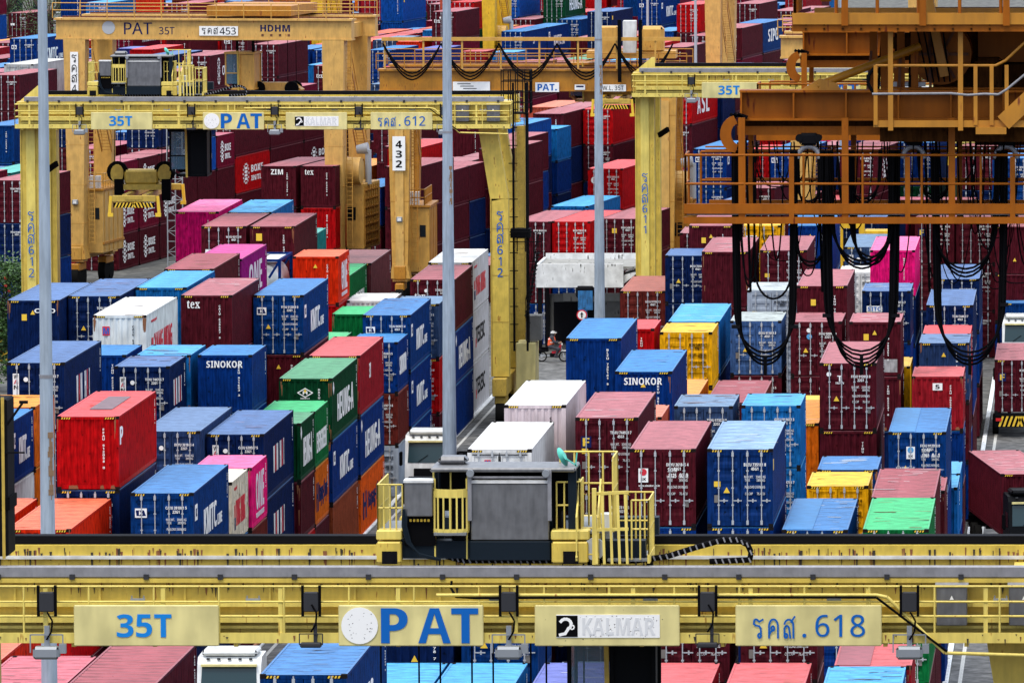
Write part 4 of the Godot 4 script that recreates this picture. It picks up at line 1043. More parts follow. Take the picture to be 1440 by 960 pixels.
	s(-57.49, 613.95, 12, 1, "red.D.9.;blue2.D.8.;maroon.D.8.")
	s(-54.53, 613.62, 12, 1, "orangered.N.8.;red.D.8.;navy.D.9.")
	s(-36.76, 611.59, 12, 1, "navy.D.9.")
	s(-24.92, 610.24, 12, 1, "maroon.D.9.;blue.D.8.;maroon3.D.8.;red.D.9..!", "bright red long container, topmost, over crimson maroon, behind the hanging orange walkway")
	s(-19.00, 609.57, 12, 1, "navy.D.9.;maroon.N.8.;navy.D.8.;maroon.N.9.")
	s(-16.04, 609.23, 12, 1, "red.N.9.;maroon2.D.9.;maroon.D.9.;navy.D.8.")
	s(-13.08, 608.89, 12, 1, "navy.D.8.;blue2.N.9.;maroon3.N.8.;maroon.N.9..!", "maroon long container, topmost, over crimson maroon, behind the hanging orange walkway")
	s(-7.15, 608.22, 12, 1, "red.D.9.;maroon2.D.9.;steel.D.9.")
	s(-85.63, 630.19, 12, 1, "maroon.D.9.;salmon.N.8.;maroon2.D.9.")
	s(-82.67, 629.86, 12, 1, "maroon.N.9.;navy.D.8.;steel.N.9.")
	s(-79.71, 629.52, 12, 1, "blue.N.9.;maroon3.D.9.;dkgreen.N.9.")
	s(-76.75, 629.18, 12, 1, "orange.N.9.;navy.D.8.;maroon.N.9.")
	s(-58.98, 627.16, 12, 1, "red2.N.9.;maroon.D.9.")
	s(-56.02, 626.82, 12, 1, "navy.D.8.;maroon3.N.9.;teal.D.9.")
	s(-53.06, 626.48, 12, 1, "maroon.N.9.;steel.D.8.;maroon.N.9.")
	s(-38.26, 624.80, 12, 1, "orange.D.9.")
	s(-35.30, 624.46, 12, 1, "dkgreen.D.9.;navy.N.8.;maroon.N.8.")
	s(-17.53, 622.44, 12, 1, "blue.D.9.;maroon.D.8.;navy.D.9.;blue.D.9.")
	s(-11.61, 621.76, 12, 1, "maroon3.D.9.;maroon2.D.9.;blue.D.8.;orange.D.9.")
	s(-8.65, 621.42, 12, 1, "red.N.8.;orange.D.9.;sky.D.9.")
	s(-87.13, 643.40, 12, 1, "orange.D.9.;maroon.D.9.;maroon3.D.9.")
	s(-84.16, 643.06, 12, 1, "blue3.D.9.;maroon.D.9.;maroon.D.9.;maroon.N.9..!", "maroon long container, topmost, over maroon, behind dull maroon, around the paler amber crane")
	s(-78.24, 642.39, 12, 1, "blue2.D.9.;navy.D.8.;navy.D.9.")
	s(-36.79, 637.66, 12, 1, "orange.D.8.;sky.D.8.")
	s(-30.87, 636.99, 12, 1, "maroon.D.9.;navy.D.8.;pink.D.8.;teal.N.9..!", "teal long container, behind the hanging orange walkway")
	s(-27.91, 636.65, 12, 1, "blue3.D.8.;red.N.9.;blue.N.8..!", "royal blue long container, topmost, over bright red, behind the hanging orange walkway")
	s(-13.10, 634.97, 12, 1, "blue.D.8.;dkgreen.N.9.;maroon2.D.9.;teal.N.8.")
	s(-10.14, 634.63, 12, 1, "steel.D.8.;dkgreen.N.8.;red2.N.8.;teal.D.9.")
	s(-7.18, 634.29, 12, 1, "sky.D.8.;navy.D.9.;blue.D.8.")
	s(-85.66, 656.27, 12, 1, "red2.D.8.;maroon.N.8.;maroon3.D.9.;maroon3.N.8.")
	s(-82.70, 655.93, 12, 1, "blue.N.9.;maroon.D.8.;maroon3.N.9.")
	s(-64.93, 653.90, 12, 1, "navy.N.8.;orangered.D.9.;purple.N.8.")
	s(-59.01, 653.23, 12, 1, "orange.N.8.;orange.N.8.;red.N.9.")
	s(-50.13, 652.22, 12, 1, "red.N.9.;salmon.D.8.;maroon3.D.8..!;maroon.D.9..!", "crimson maroon long container, second from top, around the dark amber crane#maroon long container, topmost, over crimson maroon, around the dark amber crane")
	s(-44.21, 651.54, 12, 1, "navy.D.8.;maroon.D.8.;maroon.D.8.")
	s(-41.25, 651.21, 12, 1, "maroon3.D.9.;maroon.N.9.")
	s(-38.29, 650.87, 12, 1, "red.D.8.;maroon.D.9.")

func stacks_2():
	s(-87.15, 669.47, 12, 1, "red.D.9.;orangered.D.8.;red.D.9.")
	s(-84.19, 669.13, 12, 1, "red2.N.9.;maroon2.N.8.;maroon.N.9.")
	s(-81.23, 668.79, 12, 1, "navy.D.8.;maroon3.D.9.;blue.D.9.")
	s(-57.55, 666.10, 12, 1, "blue.D.9.;maroon.N.8.;red.D.9.")
	s(-54.58, 665.76, 12, 1, "blue.D.9.;maroon.D.9.;dkgreen.D.8.")
	s(-48.66, 665.08, 12, 1, "red2.N.9.;blue.D.9.;maroon.N.8..!", "maroon long container, topmost, over royal blue, behind maroon, beside maroon")
	s(-42.74, 664.41, 12, 1, "salmon.N.9.;sky.N.9.;blue2.D.9..!", "blue long container, around the dark amber crane")
	s(-39.78, 664.07, 12, 1, "navy.D.8.;red.D.9.;maroon.D.9..!", "maroon long container, topmost, over bright red, in the farthest yard")
	s(-30.90, 663.06, 12, 1, "maroon.D.9.;red.D.9.;red.N.8.")
	s(-27.94, 662.72, 12, 1, "navy.D.9.;red.D.9.;orange.D.9.")
	s(-88.65, 682.67, 12, 1, "maroon.D.9.;red.D.9.;blue.N.8.")
	s(-85.69, 682.34, 12, 1, "sky.D.8.;red.D.8.;blue2.D.9.")
	s(-82.73, 682.00, 12, 1, "maroon.N.9.;red.D.8.;orange.D.9.")
	s(-79.77, 681.66, 12, 1, "pink.N.8.;navy.D.8.;maroon2.N.8.")
	s(-56.08, 678.96, 12, 1, "blue2.D.8.;blue.D.8.;maroon2.D.8.")
	s(-50.16, 678.29, 12, 1, "dkgreen.D.9.;blue2.D.8.;blue2.D.9.")
	s(-41.28, 677.28, 12, 1, "maroon.D.8.;blue.D.9.;red2.N.9.")
	s(-38.31, 676.94, 12, 1, "red2.D.9.;maroon.D.8.;maroon2.D.9.")
	s(-32.39, 676.26, 12, 1, "dkgreen.D.9.;blue.D.9.;sky.D.8.")
	s(-29.43, 675.93, 12, 1, "red.N.8.;maroon.N.9.;maroon.D.9.")
	s(-26.47, 675.59, 12, 1, "maroon.D.8.;maroon2.D.9.;maroon2.N.9.")
	s(-101.99, 697.23, 12, 1, "maroon.D.8.;maroon3.N.9.;maroon3.N.9.")
	s(-93.10, 696.22, 12, 1, "maroon2.D.9.;red.N.9.;teal.D.9.")
	s(-84.22, 695.20, 12, 1, "red2.D.9.;sky.D.9.;maroon.N.9.")
	s(-78.30, 694.53, 12, 1, "orangered.N.8.;teal.D.9.;maroon3.N.9.")
	s(-60.54, 692.50, 12, 1, "maroon2.D.9.;maroon.D.9.;red2.D.9..!", "faded red long container, around the dark amber crane")
	s(-57.57, 692.17, 12, 1, "maroon.N.9.;navy.D.9.;orange.D.9..!", "orange long container, around the dark amber crane")
	s(-54.61, 691.83, 12, 1, "salmon.D.9.;maroon3.N.9.;navy.N.9.")
	s(-51.65, 691.49, 12, 1, "maroon2.N.8.;steel.N.9.;orange.D.9.")
	s(-48.69, 691.15, 12, 1, "red2.D.8.;sky.D.9.;maroon3.D.9..!", "crimson maroon long container, topmost, around the dark amber crane")
	s(-39.81, 690.14, 12, 1, "blue.D.9.;maroon2.D.8.;maroon.D.8.")
	s(-36.85, 689.81, 12, 1, "maroon.N.9.;maroon.N.9.;red2.N.8.")
	s(-30.93, 689.13, 12, 1, "maroon2.N.9.;maroon3.D.9.;red2.N.9.")
	s(-27.97, 688.79, 12, 1, "maroon3.D.8.;maroon3.D.9.;orangered.D.8.")
	s(-103.48, 710.43, 12, 1, "red.D.9.;maroon.D.8.;blue.D.9.")
	s(-91.64, 709.08, 12, 1, "sky.D.8.;navy.D.8.;maroon.D.9.")
	s(-85.72, 708.41, 12, 1, "teal.N.9.;maroon.D.8.;navy.D.9.")
	s(-62.03, 705.71, 12, 1, "red2.D.9.;sky.D.8.;sky.D.9.")
	s(-59.07, 705.37, 12, 1, "navy.N.8.;navy.D.8.;maroon.D.9.")
	s(-56.11, 705.03, 12, 1, "maroon3.D.9.;maroon2.D.9.;red2.D.9.")
	s(-53.15, 704.70, 12, 1, "blue.N.9.;red.D.9.;maroon.D.9.")
	s(-50.19, 704.36, 12, 1, "sky.D.8.;dkgreen.D.8.;maroon.D.9.")
	s(-47.23, 704.02, 12, 1, "maroon2.D.9.;red.N.9.;blue3.D.8.")
	s(-44.27, 703.68, 12, 1, "maroon.D.8.;red.D.9.;blue.D.9.")
	s(-35.38, 702.67, 12, 1, "maroon.D.9.;blue2.D.9.;navy.D.9.")
	s(-32.42, 702.33, 12, 1, "blue.D.9.;navy.N.9.;navy.D.9.")
	s(-29.46, 702.00, 12, 1, "sky.N.8.;orange.N.9.;red2.D.9.")
	s(-104.98, 723.64, 12, 1, "blue.D.9.;maroon3.D.9.;maroon2.D.9.")
	s(-102.02, 723.30, 12, 1, "blue.D.9.;maroon.N.9.;blue.D.9.")
	s(-99.06, 722.96, 12, 1, "red2.D.9.;maroon3.D.9.;navy.N.8.")
	s(-96.09, 722.62, 12, 1, "purple.D.9.;maroon3.D.8.;maroon.N.9.")
	s(-66.49, 719.25, 12, 1, "orangered.N.8.;blue2.N.8.;red.D.9..!", "bright red long container, topmost, over blue, in the farthest yard")
	s(-60.56, 718.58, 12, 1, "dkgreen.D.8.;blue3.N.9.;blue.D.8.")
	s(-57.60, 718.24, 12, 1, "purple.N.9.;red2.D.8.;blue.N.8.")
	s(-51.68, 717.56, 12, 1, "maroon.N.9.;maroon.D.8.;maroon.N.9.")
	s(-48.72, 717.23, 12, 1, "navy.D.9.;maroon.D.9.;red2.D.8.")
	s(-45.76, 716.89, 12, 1, "maroon2.N.9.;maroon.N.9.;sky.N.9.")
	s(-28.00, 714.86, 12, 1, "maroon.D.8.;maroon3.N.8.;pink.D.9.")
	s(-100.55, 736.16, 12, 1, "red2.D.9.;maroon.N.9.;blue3.D.9.")
	s(-97.59, 735.83, 12, 1, "navy.D.8.;maroon.D.9.;navy.N.8.")
	s(-79.82, 733.80, 12, 1, "maroon3.D.9.;pink.D.9.;sky.D.8.")
	s(-50.22, 730.43, 12, 1, "blue.N.9.;maroon3.D.9.;dkgreen.N.8.")
	s(-44.29, 729.76, 12, 1, "red.D.9.;maroon.D.8.;maroon2.D.9..!", "dull maroon long container, topmost, over maroon, behind sky blue, in the farthest yard")
	s(-29.49, 728.07, 12, 1, "red.D.8.;dkgreen.D.9.;maroon3.D.9.")
	s(-110.93, 750.38, 12, 1, "blue.D.9.;purple.D.9.;red2.D.8.")
	s(-90.20, 748.02, 12, 1, "red.N.9.;maroon.D.8.;maroon.D.8.")
	s(-78.36, 746.67, 12, 1, "maroon.D.9.;maroon.D.9.;blue.D.9.")
	s(-48.75, 743.30, 12, 1, "maroon2.D.9.;maroon3.D.9.;maroon.D.9.")
	s(-109.46, 763.25, 12, 1, "red.N.9.;red.D.9.;maroon2.D.9.")
	s(-76.89, 759.54, 12, 1, "navy.N.9.;maroon.D.9.;orangered.D.9.")
	s(-113.92, 776.79, 12, 1, "navy.D.9.;sky.D.8.;maroon.N.8.")
	s(-110.96, 776.45, 12, 1, "orange.N.8.;purple.D.9.;orange.D.9.")
	s(-108.00, 776.11, 12, 1, "maroon.N.9.;red.D.9.;blue2.D.8.")
	s(-93.19, 774.43, 12, 1, "maroon.D.9.;maroon.D.9.;maroon.N.9..!", "maroon long container, topmost, over maroon, behind royal blue, in the farthest yard")
	s(-75.43, 772.40, 12, 1, "maroon.N.9.;orangered.N.8.;orangered.D.9.")
	s(-45.82, 769.03, 12, 1, "teal.N.9.;sky.D.8.;red.D.9..!", "bright red long container, topmost, over sky blue, in the farthest yard")
	s(-42.86, 768.69, 12, 1, "orange.D.9.;steel.D.9.")
	s(-39.90, 768.36, 12, 1, "blue.D.9.;maroon3.D.9.")
	s(-109.49, 789.32, 12, 1, "blue.D.9.;blue.D.8.;red.D.8.")
	s(-106.53, 788.98, 12, 1, "blue2.D.8.;purple.N.8.;red.N.8.")
	s(-94.69, 787.63, 12, 1, "navy.D.9.;blue.D.9.;maroon.D.9.")
	s(-91.73, 787.29, 12, 1, "steel.N.8.;maroon3.D.9.;red.D.8.")
	s(-88.76, 786.96, 12, 1, "red2.D.9.;salmon.N.9.;maroon.D.9.;maroon2.N.9..!", "dull maroon long container, topmost, over maroon, in the farthest yard")
	s(-76.92, 785.61, 12, 1, "red.D.8.;sky.N.9.;maroon3.D.9.")
	s(-73.96, 785.27, 12, 1, "orange.D.8.;blue.N.9.;red2.D.9.")
	s(-71.00, 784.93, 12, 1, "blue.D.8.;maroon3.D.8.;maroon3.D.9.")
	s(-53.23, 782.91, 12, 1, "red.D.9.;red.D.8.;maroon.N.9.")
	s(-50.27, 782.57, 12, 1, "blue.D.8.;blue.N.9.;orangered.D.9.")
	s(-108.02, 802.19, 12, 1, "blue2.D.8.;maroon3.D.9.;pink.N.8.")
	s(-96.18, 800.84, 12, 1, "blue.D.9.;maroon3.N.9.;navy.D.8.;maroon3.D.9..!", "crimson maroon long container, topmost, over navy, in the farthest yard")
	s(-93.22, 800.50, 12, 1, "navy.N.9.;teal.N.9.;red.N.9.")
	s(-90.26, 800.16, 12, 1, "salmon.D.9.;red.N.9.;orangered.D.9.;blue.N.9.")
	s(-87.30, 799.82, 12, 1, "maroon.D.9.;maroon.N.9.;blue.D.8.")
	s(-84.34, 799.49, 12, 1, "maroon.D.9.;maroon.D.9.;red.D.8.;teal.N.8..!", "teal long container, in the farthest yard")
	s(-75.46, 798.47, 12, 1, "maroon.N.8.;sky.N.9.;orangered.N.9.")
	s(-72.49, 798.14, 12, 1, "maroon3.D.9.;teal.N.9.;red2.N.8.")
	s(-69.53, 797.80, 12, 1, "maroon2.D.9.;maroon.D.9.;sky.N.9.")
	s(-66.57, 797.46, 12, 1, "maroon.N.9.;sky.D.9.;dkgreen.D.9.;red.D.9..!", "bright red long container, topmost, over dark green, in the farthest yard")
	s(-57.69, 796.45, 12, 1, "maroon2.D.8.;maroon3.D.9.")
	s(-51.77, 795.78, 12, 1, "maroon3.N.9.;red.D.9.;navy.N.9.")
	s(-48.81, 795.44, 12, 1, "navy.D.9.;navy.D.9.;maroon.N.8.")
	s(-45.85, 795.10, 12, 1, "maroon2.N.9.;blue.N.9.;blue3.N.9.")
	s(-109.52, 815.39, 12, 1, "navy.D.8.;navy.D.9.;maroon.D.8.")
	s(-106.56, 815.05, 12, 1, "blue2.D.8.;navy.D.9.;salmon.D.8.;sky.D.9..!", "sky blue long container, in the farthest yard")
	s(-94.72, 813.70, 12, 1, "maroon.D.8.;maroon.D.8.;navy.D.9.;maroon.N.8.")
	s(-88.79, 813.03, 12, 1, "sky.N.9.;maroon3.D.9.;maroon.N.8.")
	s(-85.83, 812.69, 12, 1, "red2.D.9.;maroon2.D.9.;maroon3.D.9.;red2.N.8.")
	s(-82.87, 812.35, 12, 1, "blue2.D.9.;orange.N.9.;maroon3.D.9.")
	s(-79.91, 812.02, 12, 1, "blue.D.9.;sky.D.8.;maroon.D.9..!", "maroon long container, topmost, over sky blue, in the farthest yard")
	s(-73.99, 811.34, 12, 1, "navy.D.8.;maroon.D.9.;blue.D.8.")
	s(-71.03, 811.00, 12, 1, "sky.N.9.;blue2.D.8.;orangered.D.9.")
	s(-68.07, 810.67, 12, 1, "maroon.N.9.;sky.N.9.;blue.D.9.;salmon.N.9.")
	s(-65.11, 810.33, 12, 1, "red.D.9.;teal.D.9.;orange.D.8.")
	s(-62.15, 809.99, 12, 1, "navy.D.9.;maroon2.D.9.;red2.D.8.")
	s(-56.22, 809.32, 12, 1, "maroon2.D.8.;maroon.N.9.")
	s(-41.42, 807.63, 12, 1, "maroon.D.8.;navy.D.9.;maroon3.D.9.")
	s(-111.01, 828.59, 12, 1, "maroon.N.9.;blue3.D.9.;blue2.D.8.;blue.N.9..!", "royal blue long container, topmost, over blue, in the farthest yard")
	s(-105.09, 827.92, 12, 1, "navy.N.9.;dkgreen.D.8.;dkgreen.D.9.;orangered.D.9..!", "orange-red long container, in the farthest yard")
	s(-102.13, 827.58, 12, 1, "maroon2.D.8.;maroon2.D.9.;red.D.9.")
	s(-93.25, 826.57, 12, 1, "maroon.D.9.;purple.D.9.;blue.N.9.;maroon.D.9.")
	s(-84.37, 825.56, 12, 1, "navy.N.8.;orangered.D.9.;blue2.N.9.;maroon3.D.9..!", "crimson maroon long container, topmost, over blue, in the farthest yard")
	s(-81.41, 825.22, 12, 1, "maroon.D.8.;blue3.N.9.;blue2.N.9.")
	s(-78.44, 824.88, 12, 1, "blue2.N.9.;blue2.D.9.;blue2.D.9.;red2.D.9.")
	s(-42.91, 820.83, 12, 1, "sky.D.9.;maroon.D.9.;maroon.D.9.;teal.N.9.")
	s(-124.35, 843.15, 12, 1, "maroon.D.9.;dkgreen.D.8.;blue3.D.9.;maroon3.N.8.")
	s(-106.59, 841.12, 12, 1, "red2.D.8.;purple.D.9.;steel.D.9.")
	s(-103.63, 840.79, 12, 1, "dkgreen.D.9.;blue.N.8.;maroon.N.8.")
	s(-91.78, 839.44, 12, 1, "maroon3.D.9.;salmon.D.9.;blue2.D.9.;red.D.8.")
	s(-88.82, 839.10, 12, 1, "sky.D.9.;maroon.D.9.;pink.D.8.")
	s(-82.90, 838.42, 12, 1, "maroon.D.8.;maroon.D.9.;navy.N.8.")
	s(-79.94, 838.09, 12, 1, "blue3.N.8.;sky.N.9.;blue.N.9.;maroon3.N.9.")
	s(-71.06, 837.07, 12, 1, "pink.D.9.;maroon2.N.8.;purple.D.9.;salmon.D.9.")
	s(-68.10, 836.74, 12, 1, "maroon.N.9.;navy.D.8.;dkgreen.D.8.")
	s(-47.37, 834.38, 12, 1, "red.N.8.;red.D.9.;teal.N.8.;maroon3.D.9.")
	s(-41.45, 833.70, 12, 1, "maroon3.N.9.;maroon3.D.9.;navy.N.9.")
	s(-38.49, 833.36, 12, 1, "maroon.N.8.;blue.D.9.;maroon.N.9.")
	s(-35.53, 833.03, 12, 1, "maroon.N.9.;navy.N.8.;maroon2.N.9.")
	s(-125.85, 856.35, 12, 1, "maroon.D.9.;maroon.D.8.")
	s(-108.08, 854.33, 12, 1, "red.D.8.;blue.D.9.;maroon2.D.8.;navy.N.8.")
	s(-105.12, 853.99, 12, 1, "maroon.D.9.;navy.D.8.;maroon.N.9.")
	s(-84.40, 851.63, 12, 1, "navy.D.8.;sky.N.9.;steel.D.9.")
	s(-81.43, 851.29, 12, 1, "salmon.N.9.;steel.D.8.;pink.N.9.")
	s(-78.47, 850.95, 12, 1, "steel.D.9.;maroon.D.9.;dkgreen.D.8.")
	s(-66.63, 849.60, 12, 1, "teal.D.9.;maroon.D.8.;maroon3.N.9.;maroon3.D.9.")
	s(-51.83, 847.92, 12, 1, "blue3.N.9.;orange.D.8.;maroon3.N.9.;blue2.N.8.")
	s(-34.06, 845.89, 12, 1, "maroon2.D.8.;maroon3.D.8.;teal.D.8.")
	s(-103.66, 866.86, 12, 1, "dkgreen.D.9.;sky.N.8.;red2.D.9.;maroon2.N.9.")
	s(-100.69, 866.52, 12, 1, "maroon3.N.8.;maroon.D.9.;maroon.N.8.;red.D.8.")
	s(-82.93, 864.49, 12, 1, "maroon3.N.9.;pink.N.9.;maroon.D.8.;orange.D.8.")
	s(-65.16, 862.47, 12, 1, "blue3.D.8.;blue2.N.8.;navy.N.8.")

func stacks_3():
	s(-53.32, 861.12, 12, 1, "blue.D.9.;maroon.N.9.;red.D.9.;red2.D.8.")
	s(-41.48, 859.77, 12, 1, "maroon3.N.8.;blue2.D.8.;blue.D.9.;maroon3.D.9.")
	s(-32.60, 858.76, 12, 1, "maroon2.D.9.;salmon.N.9.;maroon2.D.8..!", "dull maroon long container, topmost, over salmon, in the farthest yard")
	s(-108.11, 880.40, 12, 1, "orange.N.9.;red2.N.9.;maroon.D.8.")
	s(-63.70, 875.34, 12, 1, "sky.D.8.;maroon.D.8.;teal.N.9.;red2.D.8.")
	s(-57.78, 874.66, 12, 1, "red2.D.8.;maroon3.N.9.;maroon.D.9.;red.N.9.")
	s(-54.82, 874.33, 12, 1, "maroon2.D.9.;maroon.D.9.;orangered.D.9.;maroon.N.8.")
	s(-40.01, 872.64, 12, 1, "dkgreen.N.9.;red.D.9.;sky.N.9.")
	s(-37.05, 872.30, 12, 1, "navy.D.8.;red.N.8.;navy.D.9.")
	s(-34.09, 871.96, 12, 1, "maroon2.D.9.;red.N.9.;maroon.D.8.")
	s(-109.61, 893.60, 12, 1, "maroon.D.8.;blue.D.9.;blue.D.9.")
	s(-88.88, 891.24, 12, 1, "maroon2.N.9.;navy.N.9.;blue2.D.8.")
	s(-77.04, 889.89, 12, 1, "maroon.D.8.;orange.N.9.;maroon.D.9.")
	s(-38.55, 885.51, 12, 1, "red.D.9.;dkgreen.N.8.;blue.N.9.")
	s(-35.58, 885.17, 12, 1, "blue2.N.8.;blue.D.8.;maroon.D.8.;red2.D.8.")
	s(-111.10, 906.81, 12, 1, "maroon3.D.8.;blue.D.9.;blue.N.8.;purple.D.8.")
	s(-78.53, 903.10, 12, 1, "teal.D.8.;maroon.D.9.;maroon3.D.9.")
	s(-40.04, 898.71, 12, 1, "purple.N.9.;navy.D.9.;navy.N.9.")
	s(-35.61, 911.24, 12, 1, "red.N.9.;maroon.D.8.;maroon2.D.9.")
	s(-35.64, 937.31, 12, 1, "maroon.D.8.;blue2.D.9.;sky.D.8.")

func all_stacks():
	stacks_0()
	stacks_1()
	stacks_2()
	stacks_3()


# ---------------------------------------------------------------- cranes
func rail(parent: Node3D, p: Array, heights: Array, spacing: float, r: float, m: Material, called := "railing"):
	var b := MB.new()
	for i in p.size() - 1:
		var a: Vector3 = p[i]
		var c: Vector3 = p[i + 1]
		for h in heights: b.tube(a + Vector3(0, h, 0), c + Vector3(0, h, 0), r, 5)
		var n := maxi(1, roundi(a.distance_to(c) / spacing))
		for k in n + 1:
			var q := a.lerp(c, float(k) / n)
			b.tube(q, q + Vector3(0, heights[0], 0), r, 5)
	obj(called, b, m, parent)

func beam(called: String, a: Vector3, c: Vector3, w: float, h: float, m: Material, parent: Node3D) -> MeshInstance3D:
	var b := MB.new()
	b.bar(a, c, w, h)
	return obj(called, b, m, parent)

func ladder(called: String, a: Vector3, c: Vector3, w: float, m: Material, parent: Node3D, cage := false):
	var b := MB.new()
	var s := Vector3(w * 0.5, 0, 0)
	b.bar(a - s, c - s, 0.05); b.bar(a + s, c + s, 0.05)
	var n := int(a.distance_to(c) / 0.3)
	for i in n:
		var q := a.lerp(c, (i + 0.5) / n)
		b.bar(q - s, q + s, 0.035)
	if cage:
		for i in range(2, n, 4):
			var q := a.lerp(c, (i + 0.5) / n)
			var last := q - s * 1.3
			for k in range(1, 7):
				var t := PI * k / 6.0
				var e := q + Vector3(-cos(t) * w * 0.65, 0, sin(t) * 0.65)
				b.bar(last, e, 0.03); last = e
		for k in range(1, 6):
			var t := PI * k / 6.0
			var o := Vector3(-cos(t) * w * 0.65, 0, sin(t) * 0.65)
			b.bar(a + o + Vector3(0, 0.8, 0), c + o, 0.025)
	obj(called, b, m, parent)

func stairs(called: String, a: Vector3, c: Vector3, w: float, m: Material, parent: Node3D):
	# a flight from a up to c, with side strings and handrails
	var b := MB.new()
	var d := c - a
	var side := Vector3(d.z, 0, -d.x).normalized() * w * 0.5
	for sg in [-1.0, 1.0]:
		b.bar(a + side * sg, c + side * sg, 0.05, 0.18)
		b.bar(a + side * sg + Vector3(0, 1, 0), c + side * sg + Vector3(0, 1, 0), 0.04)
		for k in 5:
			var q: Vector3 = a.lerp(c, k / 4.0) + side * sg
			b.bar(q, q + Vector3(0, 1, 0), 0.035)
	var n := maxi(3, int(absf(d.y) / 0.22))
	for i in n:
		var q := a.lerp(c, (i + 0.5) / n)
		b.bar(q - side, q + side, 0.22, 0.03)
	obj(called, b, m, parent)

func floodlight(at: Vector3, wide: bool, parent: Node3D):
	var f := MB.new()
	if wide:
		f.bevel(Vector3.ZERO, Vector3(0.62, 0.3, 0.34), 0.06)
		f.bar(Vector3(-0.38, 0.0, 0), Vector3(-0.38, 0.42, 0), 0.03)
		f.bar(Vector3(0.38, 0.0, 0), Vector3(0.38, 0.42, 0), 0.03)
		f.bar(Vector3(-0.38, 0.42, 0), Vector3(0.38, 0.42, 0), 0.03)
		f.box(Vector3(0.38, 0.1, 0.02), Vector3(0.16, 0.22, 0.16))
		f.bar(Vector3(0, 0.1, -0.1), Vector3(0, 0.62, -0.1), 0.12)
	else:
		f.bevel(Vector3(0, 0, 0), Vector3(0.5, 0.12, 0.2), 0.03)
		f.bar(Vector3(-0.27, 0.0, 0), Vector3(-0.27, 0.26, 0), 0.025)
		f.bar(Vector3(0.27, 0.0, 0), Vector3(0.27, 0.26, 0), 0.025)
		f.bar(Vector3(-0.27, 0.26, 0), Vector3(0.27, 0.26, 0), 0.025)
		f.bar(Vector3(0.1, 0.0, -0.05), Vector3(0.1, 0.5, -0.05), 0.08)
	var o := obj("floodlight", f, M.lamp_grey if wide else M.grey_box, parent, at)
	var w := MB.new()
	w.path([Vector3(0, 0.3, 0), Vector3(0.12, 0.5, 0.03), Vector3(0.14, 0.75, 0.02), Vector3(0.02, 0.95, 0)], 0.022, 4)
	obj("cable", w, M.black, o)

